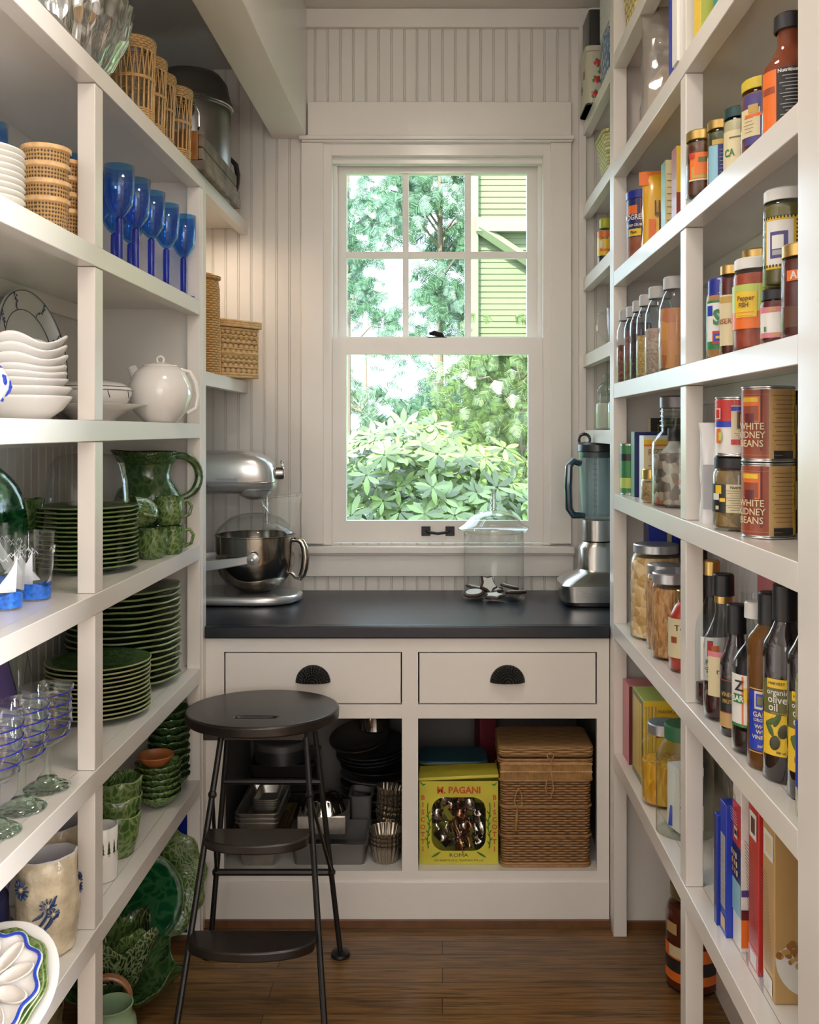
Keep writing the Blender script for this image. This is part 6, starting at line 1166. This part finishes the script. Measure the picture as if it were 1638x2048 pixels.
vessel('pepper_relish_jar', 'wide jar of red pepper relish with white lid and yellow-orange label', 'jar', .567, 1.742, ZD, .158, .0465, .042, .014, .012, CLEAR, M('red_relish', (.30, .05, .018), .3, var=.3, vscale=60), .96, WHITEL, .020, .044, bands=[(.04, .118, 180, 0, 'orange'), (.07, .118, 180, 0, 'lime'), (.06, .105, 26, -32, 'yellow'), (.05, .112, 18, 34, 'gold'), (.048, .085, 14, 40, 'green')] + lines(.062, .068, 2, 24, -32, 'orange'), txt=[('Pepper', .012, .093, -30, 'brown', .9, .02), ('FISH', .011, .081, -34, 'brown', .9, .02)])
vessel('tapenade_jar', 'little dark jar with pale label and black lid beneath the tall green jar', 'jar', .557, 1.605, ZD, .085, .033, .029, .010, .008, CLEAR, M('dark_jam'), .97, BL, .018, .031, bands=[(.012, .062, 75, 5, 'white'), (.053, .062, 75, 5, 'pink'), (.012, .02, 75, 5, 'pink'), (.055, .06, 8, -20, 'gold'), (.014, .018, 7, -10, 'gold'), (.022, .03, 3, -44, 'green')] + lines(.026, .044, 6, 20, 18, 'grey', .0008), txt=[('Date', .0085, .048, 14, 'black', .9, 0), ('Paste', .0065, .0415, 14, 'black', .9, 0)])
vessel('pickle_jar', 'tall jar of green pickles with yellow-bordered label stacked on the little jar', 'jar', .569, 1.600, ZD + .094, .152, .042, .037, .014, .012, CLEARG, M('pickle_brine', (.14, .12, .035), .2, var=.3, vscale=30), .97, WHITEL, .020, .040, bands=[(.028, .112, 38, -18, 'yellow'), (.034, .106, 31, -22, 'white'), (.045, .088, 20, -22, 'purple'), (.06, .082, 13, -24, 'white'), (.05, .058, 16, -20, 'grey')] + [(.03 + .0065 * i, .0335 + .0065 * i, 3, 16, 'black') for i in range(12)] + [(.107, .1115, 1.6, -50 + 6 * i, 'black') for i in range(11)] + [(.0285, .033, 1.6, -50 + 6 * i, 'black') for i in range(11)])
vessel('salsa_jar', 'dark red sauce jar with gold lid and red label at the near post', 'jar', .564, 1.500, ZD, .138, .0415, .037, .012, .012, CLEAR, M('dark_jam'), .97, GOLDL, .020, .040, bands=[(.04, .118, 34, 24, 'red'), (.018, .05, 60, 0, 'brown'), (.02, .042, 16, 4, 'cream'), (.024, .036, 9, 0, 'orange'), (.028, .034, 7, 12, 'yellow'), (.088, .104, 16, -30, 'orange')], txt=[('AN', .016, .096, -22, 'white', .9, .03), ('sauce', .011, .058, -2, 'white', .9, .02)])
bottle('brown_bottle', 'brown bottle with yellow label half hidden by the mid post', .655, 2.005, ZD, .20, .030, .012, .12, DKG, None, .3, BL, .03, bands=[(.02, .1, 60, 0, 'cream'), (.035, .05, 18, -10, 'red'), (.07, .085, 14, 10, 'green')])
# ---- fifth shelf up
can('breadcrumb canister with blue lid and navy label', .574, 2.79, ZE, .200, .046, M('breadcrumb_brown', (.26, .08, .035), .45, var=.3, vscale=30), bands=[(.075, .185, 180, 0, 'navy'), (.078, .098, 26, -32, 'yellow'), (.14, .165, 20, -40, 'orange'), (.12, .165, 26, 34, 'sky'), (.085, .13, 20, 42, 'blue')], txt=[('PROGRESSO', .021, .130, -28, 'white', .85, .02), ('BREAD CRUMBS', .010, .108, -30, 'white', .85, .02), ('Plain', .012, .088, -34, 'black', .9, .02)], name='breadcrumb_canister')
part('plastic_lid', MB().lathe([(.046, .184), (.0485, .185), (.0485, .206), (.046, .208), (.0001, .208)], 40), M('royal_blue_lid'), bpy.data.objects['breadcrumb_canister'], ang=.5)
YB_ = M('yellow_noodle_bag', (.70, .38, .02), .3, coat=.4)
pouch('noodle_bag', 'yellow and red noodle bag beside the breadcrumb canister', .585, 2.62, ZE, .10, .06, .225, YB_, rz=face(.585, 2.6), extra=lambda t: part('bag_print', MB().quad([(-.055, -.0155, .185), (.055, -.0155, .185), (.056, -.004, .223), (-.056, -.004, .223)], 0).quad([(-.03, -.032, .03), (-.012, -.032, .03), (-.012, -.0325, .09), (-.03, -.0325, .09)], 0).quad([(-.003, -.0335, .03), (.003, -.0335, .03), (.003, -.0335, .10), (-.003, -.0335, .10)], 1).quad([(-.014, -.0335, .10), (.014, -.0335, .10), (.014, -.033, .108), (-.014, -.033, .108)], 1).quad([(-.014, -.033, .108), (-.010, -.033, .108), (-.010, -.031, .14), (-.014, -.031, .14)], 1).quad([(-.004, -.033, .108), (0, -.033, .108), (0, -.031, .14), (-.004, -.031, .14)], 1).quad([(.008, -.033, .108), (.012, -.033, .108), (.012, -.031, .14), (.008, -.031, .14)], 1), [P_['orange'], P_['brown']], t))
carton('slim white and green packet between noodle bag and yellow carton', .558, 2.44, ZE, .12, .05, .205, ('cream', 'green', 'green'), rects=[('f', 0, .28, 0, 1, 'cream')] + [('f', .03, .25, .1 + .08 * i, .107 + .08 * i, 'brown') for i in range(10)]); 
carton('yellow and brown cereal carton behind the mid post', .552, 2.30, ZE, .14, .05, .20, ('yellow', 'rust', 'yellow'), rects=[('f', 0, 1, 0, .45, 'rust'), ('f', .1, .5, .3, .65, 'white'), ('f', .15, .4, .78, .9, 'yellow')], txt=[('f', '"', .05, .15, .70, 'black', 1), ('f', 'C', .05, .35, .88, 'red', .9)])
pouch('plastic_bag', 'clear crinkled bag behind the breadcrumb canister', .66, 2.85, ZE, .13, .06, .24, GL('crinkled_bag', (.75, .72, .66), 2, .08, .35, bump=.8, bscale=40))
vessel('fruit_jar', 'jar of dark fruit with gold lid and orange label against mid post', 'jar', .533, 1.998, ZE, .130, .033, .030, .012, .010, CLEARG, M('dark_fruit', (.10, .03, .012), .2, var=.6, vscale=60), .96, GOLDL, .020, .033, bands=[(.035, .09, 48, 0, 'orange'), (.038, .062, 40, 0, 'gold'), (.045, .075, 14, -14, 'orange'), (.045, .07, 12, 14, 'orange'), (.070, .08, 18, 4, 'olive'), (.08, .09, 10, -38, 'red'), (.033, .036, 48, 0, 'cream')])
vessel('olive_jar', 'narrow jar of green beans with gold lid and navy label', 'jar', .550, 1.912, ZE, .125, .030, .027, .012, .010, CLEARG, M('green_beans', (.06, .07, .02), .3, var=.6, vscale=50), .96, GOLDL, .018, .030, bands=[(.01, .082, 60, 0, 'sky'), (.01, .082, 14, -4, 'navy'), (.082, .092, 50, 10, 'gold')] + lines(.02, .07, 8, 8, -4, 'grey', .0008))
vessel('caper_jar', 'jar with dark green lid and cream label in the middle', 'jar', .567, 1.848, ZE, .128, .034, .030, .012, .010, CLEARG, M('cream_sauce', (.50, .45, .28), .3), .96, M('dark_green_lid', (.03, .07, .07), .3, .3), .020, .033, bands=[(.01, .09, 70, 0, 'cream'), (.075, .078, 30, -10, 'olive')], txt=[('CA', .02, .048, -40, 'green', .8, .02)])
vessel('jam_jar', 'large brown jam jar with yellow lid and purple label', 'jar', .585, 1.758, ZE, .148, .046, .042, .014, .014, CLEAR, M('plum_jam', (.16, .055, .035), .25), .97, M('yellow_lid', (.60, .46, .04), .35), .020, .044, bands=[(.035, .125, 62, 8, 'purple'), (.05, .1, 26, -40, 'cream'), (.084, .09, 60, 8, 'orange'), (.092, .106, 12, -30, 'gold')] + lines(.058, .082, 5, 14, -40, 'brown', .0008) + lines(.1, .112, 4, 14, 40, 'grey', .0008))
bottle('barbecue_sauce_bottle', 'tall brown barbecue sauce bottle with black cap and orange label', .573, 1.605, ZE, .205, .0455, .021, .115, GL('sauce_bottle_glass', (.35, .10, .05), 1.5, .02, .5), M('barbecue_sauce', (.07, .014, .008), .15, coat=.5), 1.6, M('black_cap'), .022, bands=[(.015, .112, 20, -48, 'orange'), (.015, .112, 42, 15, 'black'), (.075, .085, 16, -48, 'rust')] + lines(.024, .096, 14, 34, 15, 'grey', .0013), txt=[('Nutrition Facts', .008, .105, 6, 'white', .9, .03)])
solo('red_bottle', MB().lathe([(.0001, 0), (.04, 0), (.042, .01), (.042, .13), (.02, .17), (.018, .2), (.0001, .2)], 32), M('ketchup_red', (.25, .03, .02), .3), 'reddish bottle squeezed between the barbecue bottle and near post', 'bottle', loc=(.64, 1.48, ZE), ang=1)
def jam2(label, x, y, z, r, h, lid, fill, bands, top=None, txt=()):
    vessel('preserve_jar', label, 'jar', x, y, z, h, r, r * .9, .012, .012, CLEAR, fill, .96, lid, .022, r * .93, bands=bands, lidtop=top, txt=txt)
JM = M('strawberry_jam', (.16, .01, .012), .25)
jam2('plain preserve jar underneath the strawberry jam at the back', .648, 1.955, ZE, .040, .095, BL, JM, [(.02, .06, 70, 0, 'white')]); jam2('strawberry jam jar with red leafy lid atop another jar', .648, 1.955, ZE + .1045, .040, .090, M('strawberry_lid', (.45, .02, .02), .35), JM, [(.01, .055, 80, 0, 'pink'), (.01, .055, 26, -40, 'white'), (.012, .034, 14, -38, 'red'), (.034, .040, 12, -38, 'green'), (.04, .05, 8, -58, 'purple')] + lines(.018, .046, 8, 24, 28, 'rust', .0007), top=M('leafy_lid_top', (.06, .2, .03), .4, var=.8, vscale=60))
jam2('preserve jar hidden under the black-lidded one at the back', .672, 1.85, ZE, .038, .095, BL, JM, [(.02, .06, 70, 0, 'cream')]); jam2('black-lidded preserve jar with barcode label stacked at the back', .672, 1.85, ZE + .1045, .038, .086, BL, JM, [(.008, .06, 80, 0, 'maroon'), (.015, .045, 22, -28, 'white')] + [(.022, .038, 1, -36 + 3.2 * i, 'black') for i in range(6)])
# ---- sixth shelf up
carton('orange packet standing behind the flour bag at far end', .61, 2.70, ZF, .03, .13, .19, ('orange', 'rust', 'orange')); carton('blue box with red top beside the orange packet', .648, 2.62, ZF, .05, .1, .22, ('blue', 'cream', 'red'), rects=[('f', 0, 1, .82, 1, 'red'), ('f', 0, .3, 0, .82, 'cream')])
FLR = M('flour_in_bag', (.62, .50, .38), .5, bump=.6, bscale=30); BAGP = GL('zip_bag_plastic', (.72, .68, .62), 2.0, .12, .22, bump=.4, bscale=30, base=.03)
pouch('zip_bag', 'clear zip bag of flour with pink seal slumped over the shelf edge', 0.597, 2.52, ZF, .17, .09, .30, BAGP, rz=face(.5, 2.4), extra=lambda t: (part('contents', MB().lathe([(.0001, .002), (.03, .002), (.043, .03), (.042, .10), (.02, .145), (.0001, .15)], 24, sx=1.5), FLR, t, ang=1), part('pink_seal', MB().box(.01, .06, -.012, -.010, .24, .255), P_['pink'], t), part('blue_tag', MB().box(.005, .035, -.03, -.028, .12, .20), P_['blue'], t)))
carton('purple-blue sugar box leaning at the shelf front beside the zip bag', .522, 2.20, ZF, .14, .05, .29, ('purple', 'blue', 'purple'), rects=[('f', 0, .6, .0, .35, 'tan'), ('f', .05, .25, .1, .28, 'cream'), ('f', .8, .9, .2, .9, 'orange')])
carton('white box with fine print beside the purple sugar box', .505, 2.10, ZF, .16, .045, .29, ('white', 'white', 'white'), rects=[('f', .1, .85, .05 + .03 * i, .053 + .03 * i, 'grey') for i in range(28)])
carton('yellow-green box next to the white fine-print box', .520, 1.965, ZF, .16, .05, .28, ('lime', 'yellow', 'lime'), rects=[('f', .3, .6, .1, .6, 'purple'), ('f', .78, .98, 0, 1, 'teal')]); carton('orange cracker box nearest the viewer on the top pantry shelf', .530, 1.86, ZF, .16, .05, .27, ('orange', 'teal', 'orange'), rects=[('f', .2, .9, .1, .4, 'tan'), ('f', .3, .6, .2, .7, 'grey')])
# ---- top boards
SB = WEAVE('straw_basket', (.30, .20, .06), (.60, .46, .18), (.78, .64, .32), 55, 55, .9)
def tub(label, x, y, z, r0, r1, h, mat=SB, sq=True, name='straw_basket', rz=0):
    t = thing(name, label, 'basket', (x, y, z), rz); mb = MB(); n = 24
    for (r, zz_) in ((r0, 0), (r1, h), (r1 - .006, h), (r0 - .006, .006)):
        for a, b_ in rrect(2 * r, 2 * r, .025, 5): mb.v.append((a, b_, zz_))
    for k in range(3):
        L = 0
        for j in range(n):
            j2 = (j + 1) % n; mb.f.append((k * n + j, k * n + j2, (k + 1) * n + j2, (k + 1) * n + j)); mb.m.append(0); P = [mb.v[i] for i in mb.f[-1]]; mb.uv.append([(p[0] + p[1], p[2]) for p in P])
    mb.f.append(tuple(3 * n + j for j in range(n))); mb.m.append(0); mb.uv.append([(0, 0)] * n); mb.f.append(tuple(reversed(range(n)))); mb.m.append(0); mb.uv.append([(0, 0)] * n)
    part('basket_body', mb, mat, t, ang=.9); part('rim_roll', MB().tube([(a, b_, h) for a, b_ in rrect(2 * r1, 2 * r1, .025, 5)], .006, 7, closed=True), mat, t); return t
tub('tall straw basket near the ceiling beside blue-patterned box', .625, 2.78, ZG + .0005, .085, .105, .30)
tub('green-gold straw basket on the corner shelf above the syrup', .620, 3.26, 2.3355, .075, .095, .15, WEAVE('green_straw', (.26, .24, .08), (.50, .46, .20), (.66, .62, .34), 60, 90, .9))
# corner shelf tins
TI = thing('floral_tin', 'cream tin with red roses on the high corner shelf', 'tin', (.60, 3.47, 2.6405)); part('body', MB().prism(rrect(.20, .17, .02, 4), 0, .185), M('cream_tin_paint', (.50, .48, .36), .35), TI, ang=.5); part('lid', MB().prism(rrect(.206, .176, .022, 4), .186, .206), M('cream_tin_paint'), TI, bev=.003); part('base_rim', MB().prism(rrect(.204, .174, .022, 4), 0, .006), M('black_tin', (.02, .02, .02), .3), TI)
rk = random.Random(8)
for (cx_, cy_, cz_, ax) in ((-.06, 0, .145, 'y'), (-.045, 0, .115, 'y'), (-.065, 0, .085, 'y'), (-.04, 0, .055, 'y'), (-.07, 0, .035, 'y'), (0, -.03, .12, 'x'), (0, .02, .08, 'x')):
    rs = MB(); p0 = (cx_, -.086, cz_) if ax == 'y' else (-.1015, cy_, cz_); sc0 = (1, .15, 1) if ax == 'y' else (.15, 1, 1); rs.sphere(p0, .011, 8, 0, sc=sc0)
    for q in range(5):
        a = q * 1.26 + cz_ * 40; d = (.010 * cos(a), 0, .010 * sin(a)) if ax == 'y' else (0, .010 * cos(a), .010 * sin(a)); rs.sphere((p0[0] + d[0], p0[1] + d[1], p0[2] + d[2]), .0065, 7, (1, 2, 1, 0, 1)[q], sc=sc0)
    part('printed_rose', rs, [P_['red'], P_['green'], P_['pink']], TI)
BT = thing('black_tin_box', 'black tin with white edging stacked on the rose tin', 'tin', (.605, 3.47, 2.8475)); part('body', MB().prism(rrect(.19, .16, .01, 3), 0, .125), M('black_tin'), BT, ang=.5); part('edging', MB().tube([(a, b_, .128) for a, b_ in rrect(.192, .162, .012, 3)], .0022, 5, closed=True), P_['white'], BT)
BX = thing('patterned_tin', 'blue and white patterned tin with chequered lid beside the rose tin', 'tin', (.605, 3.19, 2.6405)); part('body', MB().prism(rrect(.15, .20, .02, 4), 0, .17), SPECK('blue_white_pattern', [(.02, .12, .28), (.02, .12, .28), (.62, .64, .62)], 70, .4, 0), BX, ang=.5); part('lid', MB().prism(rrect(.154, .204, .022, 4), .171, .33), M('pale_check', (.55, .56, .55), .5, var=.12, vscale=60), BX, ang=.5)
z = 2.067
vessel('syrup_bottle', 'syrup bottle with lime cap and yellow label on the corner shelf', 'bottle', .556, 3.33, z, .150, .027, .018, .02, .018, CLEAR, M('dark_syrup'), .3, M('lime_cap', (.40, .42, .03), .35), .034, .020, bands=[(.035, .118, 180, 0, 'yellow'), (.098, .118, 180, 0, 'orange'), (.05, .058, 40, 0, 'orange'), (.062, .085, 12, -30, 'white')], txt=[('CAKES', .011, .094, -10, 'brown', .9, .02)])
pouch('coffee_bag', 'olive brown foil coffee bag in front of the syrup bottle', .590, 3.11, z, .11, .06, .235, M('olive_foil', (.13, .11, .06), .25, .4, coat=.4), rz=.5)
z = 1.785
t = thing('measuring_jug', 'clear glass jug with loop handle on the corner shelf', 'jug', (.610, 3.33, z)); part('glass', MB().lathe([(.0001, .003), (.045, 0), (.048, .01), (.052, .14), (.05, .14), (.045, .01), (.0001, .009)], 32), CLEAR, t, ang=1); part('handle', MB().tube([(-.05, 0, .125), (-.075, 0, .118), (-.088, 0, .085), (-.085, 0, .055), (-.065, 0, .03), (-.048, 0, .028)], .006, 8), CLEARG, t, rot=(0, 0, R(10)))
carton('red-topped packet beside the glass jug on the corner shelf', .575, 3.10, z, .09, .05, .20, ('cream', 'green', 'red'), rects=[('f', 0, 1, .78, 1, 'red'), ('f', .3, .7, .8, .97, 'navy'), ('f', .1, .9, .1, .5, 'tan')])
z = 1.51; FLW = M('white_flour', (.62, .60, .52), .7)
def sjar(label, x, y, r, h):
    t = vessel('flour_jar', label, 'jar', x, y, z, h, r, r * .68, .026, .018, GL('old_jar_glass', (.86, .92, .88), 2.0, .03), FLW, .92, None, group='glass-stoppered flour jars on the corner shelf')
    part('stopper', MB().lathe([(r * .64, h - .01), (r * .72, h), (r * .95, h + .006), (r * .9, h + .018), (r * .5, h + .034), (.008, h + .04), (.007, h + .046), (.015, h + .056), (.012, h + .066), (.0001, h + .07)], 28), GL('stopper_glass', (.85, .92, .88), 2.6, .03), t, ang=1)
sjar('glass-stoppered flour jar near the window casing', .573, 3.40, .040, .128); sjar('glass-stoppered flour jar closer to the shelf post', .590, 3.25, .040, .128)
# ---- floor under the pantry shelves
vessel('salsa_tub', 'large jar of dark red sauce on the floor beneath the pantry shelves', 'jar', .682, 2.66, 0, .262, .072, .055, .03, .035, CLEAR, M('floor_sauce', (.10, .02, .01), .25), .95, M('brass_lid', (.20, .16, .07), .4, .5), .034, .060, bands=[(.03, .125, 80, 0, 'orange'), (.055, .09, 78, 0, 'black'), (.095, .125, 22, -34, 'cream'), (.155, .185, 16, -50, 'tan')])
for i, (x, y, h, r, lb) in enumerate(((.60, 2.0, .27, .04, 'dark wine bottle on the floor behind the mid post'), (.66, 1.92, .25, .038, 'second dark bottle on the floor under the cereal boxes'))): bottle('wine_bottle', lb, x, y, 0, h, r, .014, h * .6, DKG, None, .3, M('dark_red_foil', (.12, .01, .01), .3), .05, bands=[(.04, .11, 50, 0, 'cream' if i else 'gold')])
solo('red_canister', MB().lathe([(.0001, 0), (.045, 0), (.046, .003), (.046, .16), (.044, .163), (.0001, .164)], 36), M('red_tin_paint', (.38, .02, .02), .35), 'red tin on the floor at the lower edge under cereal boxes', 'tin', loc=(.60, 1.80, 0), ang=.5)
# ================================================================== outside the window
def leafmat(n, c, tr=.35):
    m = bpy.data.materials.new(n); m.use_nodes = True; nt = m.node_tree; nt.nodes.clear(); out = nd(nt, 'ShaderNodeOutputMaterial')
    d = nd(nt, 'ShaderNodeBsdfPrincipled'); d.inputs['Roughness'].default_value = .3; d.inputs['Specular IOR Level'].default_value = .9; t = nd(nt, 'ShaderNodeBsdfTranslucent'); mx = nd(nt, 'ShaderNodeMixShader'); mx.inputs[0].default_value = tr
    g = nd(nt, 'ShaderNodeNewGeometry'); col = ramp(nt, g.outputs['Random Per Island'], [(0, [q * .4 for q in c]), (.5, c), (1, [min(1, q * 1.9) for q in c])])
    lk(nt, col, d.inputs['Base Color']); lk(nt, col, t.inputs[0]); lk(nt, d.outputs[0], mx.inputs[1]); lk(nt, t.outputs[0], mx.inputs[2]); lk(nt, mx.outputs[0], out.inputs[0]); return m
BARK = M('bark', (.2, .15, .11), .9, bump=.8, bscale=20)
struct('ground', MB().quad([(-30, 4.2, -.3), (30, 4.2, -.3), (30, 60, -.3), (-30, 60, -.3)]), M('lawn', (.12, .2, .05), .9, var=.4, vscale=2))
rnd = random.Random(3)
def rhodo(cx, cy, cz, rx, ry, rz_, n, leaf):
    mb = MB()
    for k in range(n):
        a, b_ = rnd.uniform(0, 2 * pi), rnd.uniform(-.5, 1); cb = math.sqrt(max(0, 1 - b_ * b_)); rr = rnd.uniform(.6, 1)
        o = Vector((cx + rx * cb * cos(a) * rr, cy + ry * cb * sin(a) * rr, cz + rz_ * b_ * rr))
        up = (Vector((cb * cos(a) * .6, cb * sin(a) * .6 - .5, .7 + .3 * b_))).normalized(); e1 = up.orthogonal().normalized(); e2 = up.cross(e1); q = rnd.randint(7, 10); ln = rnd.uniform(.10, .155) * leaf
        for i in range(q):
            t = 2 * pi * i / q + rnd.uniform(-.2, .2); dr = (e1 * cos(t) + e2 * sin(t)); sd = (e1 * -sin(t) + e2 * cos(t)); dp = rnd.uniform(-.35, .25)
            pts = []
            for (l, w_) in ((.08, .1), (.45, .5), (.75, .48), (1, .05)):
                pts.append((l, w_))
            L = [o + (dr * l + up * (dp * l * l)) * ln + sd * w_ * ln * .28 for l, w_ in pts]; Rr = [o + (dr * l + up * (dp * l * l)) * ln - sd * w_ * ln * .28 for l, w_ in pts]
            i0 = len(mb.v); mb.v += [tuple(p) for p in L + Rr]
            for z in range(3): mb.f.append((i0 + z, i0 + z + 1, i0 + 5 + z, i0 + 4 + z)); mb.m.append(0); mb.uv.append([(0, 0)] * 4)
    return mb
def spray(cx, cy, cz, rx, ry, rz_, n, sz, droop=.6):
    """feathery conifer sprays: flat fans of small blades that hang"""
    mb = MB()
    for k in range(n):
        o = Vector((cx + rnd.gauss(0, .5) * rx, cy + rnd.uniform(-1, 1) * ry, cz + rnd.gauss(0, .5) * rz_))
        d = Vector((rnd.uniform(-1, 1), rnd.uniform(-.6, .2), -droop * rnd.uniform(.3, 1))).normalized(); sd = d.cross(Vector((rnd.uniform(-.3, .3), 1, rnd.uniform(0, .6)))).normalized()
        for j in range(9):
            p = o + d * sz * j / 9; ln = sz * .42 * (1 - j / 11)
            for sgn in (-1, 1):
                e = p + (sd * sgn + d * .7) * ln; w_ = d * sz * .05
                mb.quad([p - w_, p + w_, e + w_ * .4, e - w_ * .4], 0, [(0, 0)] * 4)
    return mb
t = thing('rhododendron_bush', 'broad-leaved bush in the lower window pane with pale leaf rosettes', 'bush', (-.6, 5.6, -.3))
mb = rhodo(-.15, 5.7, .82, .9, .7, .75, 620, .86); mb.xf(Matrix.Translation((.6, -5.6, .3))); part('foliage', mb, leafmat('rhododendron_leaf', (.13, .19, .05), .25), t)
st = MB()
for k in range(9): st.tube([(.1 * k - .2, .3, 0), (.12 * k - .3 + rnd.uniform(-.2, .2), .2, .5), (.16 * k - .3, .1 + rnd.uniform(-.2, .2), 1.0)], [.02, .014, .008], 6)
part('stem', st, BARK, t)
def tree(label, cx, cy, hgt, rx, ry, n, sz, leaf, kz, name='cedar_tree', droop=.6, cz=None, rz_=None):
    t = thing(name, label, 'tree', (cx, cy, -.3)); cz = cz if cz is not None else hgt * .55; rz_ = rz_ or hgt * .45
    mb = spray(0, 0, cz + .3, rx, ry, rz_, n, sz, droop); part('foliage', mb, leaf, t)
    tr_ = MB().tube([(0, 0, 0), (.05, 0, hgt * .5), (0, 0, hgt)], [.12, .08, .02], 8)
    for i in range(14):
        z = hgt * (.2 + .055 * i); a = rnd.uniform(0, 2 * pi); tr_.tube([(0, 0, z), (rx * .5 * cos(a), ry * .5 * sin(a), z + .1), (rx * cos(a), ry * sin(a), z - .15)], [.025, .015, .005], 5)
    part('trunk', tr_, BARK, t); return t
LF1 = leafmat('cedar_leaf', (.10, .19, .11)); LF2 = leafmat('bush_leaf', (.105, .165, .045)); LF3 = leafmat('far_leaf', (.16, .24, .15), .4)
def clumps(t, cs, n, sz, leaf, droop):
    mb = MB()
    for (cx, cy, cz, rx, rz_) in cs:
        q = spray(cx, cy, cz, rx, rx * .7, rz_, n, sz, droop); i = len(mb.v); mb.v += q.v; mb.f += [tuple(i + k for k in f) for f in q.f]; mb.m += q.m; mb.uv += q.uv
    part('foliage', mb, leaf, t)
def tree(name, label, cx, cy, hgt, cs, n, sz, leaf, droop=.6, lean=0):
    t = thing(name, label, 'tree', (cx, cy, -.3)); clumps(t, cs, n, sz, leaf, droop)
    tr_ = MB().tube([(0, 0, 0), (lean * .5, 0, hgt * .5), (lean, 0, hgt)], [.035, .028, .01], 8)
    for (x, y, z, rx, rz_) in cs: tr_.tube([(lean * z / hgt, 0, max(.2, z - .25)), (x * .6, y * .6, z - .02), (x, y, z - .05)], [.012, .008, .004], 5)
    part('trunk', tr_, BARK, t); return t
def rc(k, x0, x1, z0, z1, r0, r1, yy=.5):
    return [(rnd.uniform(x0, x1), rnd.uniform(-yy, yy), rnd.uniform(z0, z1), rnd.uniform(r0, r1), rnd.uniform(r0, r1) * 1.1) for _ in range(k)]
tree('cedar_tree', 'tall cedar seen through the middle upper window panes', -.02, 8.4, 5.2, rc(24, -.38, .42, 1.4, 4.4, .14, .30), 44, .13, LF1, .7)
tree('cedar_tree', 'thin pale cedar seen through the first column of upper panes', -.95, 9.8, 5.2, rc(13, -.45, .5, 1.8, 4.6, .14, .3), 40, .14, LF1, .7)
tree('hemlock_shrub', 'feathery hanging conifer behind the glass cookie jar and below the eave', .55, 6.9, 2.1, rc(46, -.5, .75, .3, 2.45, .14, .26, .4), 60, .11, LF2, .9)
tree('cypress_hedge', 'distant pale hedge conifer behind the broad-leaved bush', -.9, 11.5, 2.8, rc(26, -1.1, .9, .3, 2.3, .25, .5), 70, .2, LF3, .3)
tree('cypress_hedge', 'distant yellow-green hedge conifer behind the hanging conifer', 1.3, 11.5, 2.8, rc(30, -1.1, .9, .3, 2.7, .25, .5), 70, .2, LF2, .3)
# neighbouring wing with lapped soffit boards, beam and brace
hs = thing('house_wing', 'pale yellow-green clapboard gable wing outside the upper panes', 'house', (1.4, 7, 1.9)); PALE = M('pale_green_siding', (.115, .14, .055), .6)
sd = MB(); Y0 = 7.0
for i in range(68):
    z = 2.12 + i * .0425; sd.quad([(.24, Y0 - .008, z), (2.6, Y0 - .008, z), (2.6, Y0 - .002, z + .0425), (.24, Y0 - .002, z + .0425)]); sd.quad([(.24, Y0 - .002, z), (2.6, Y0 - .002, z), (2.6, Y0 - .008, z), (.24, Y0 - .008, z)])
sd.box(.24, 2.6, Y0, Y0 + 2, 2.12, 5.0); sd.xf(Matrix.Translation((-1.4, -7, -1.9))); part('siding', sd, PALE, hs)
PT = M('pale_trim_paint', (.17, .20, .10), .5)
part('corner_board', MB().box(.20 - 1.4, .255 - 1.4, -.05, .02, .2, 3.1), PT, hs); part('sill_beam', MB().box(.2 - 1.4, 1.2, -.06, 0, .14, .24), PT, hs)
part('beam', MB().box(.24 - 1.4, 1.2, -.09, -.023, 1.02, 1.12), PT, hs)
part('brace', MB().tube([(.26 - 1.4, -.06, 1.05), (.9 - 1.4, -.06, .62)], .04, 4), PT, hs)
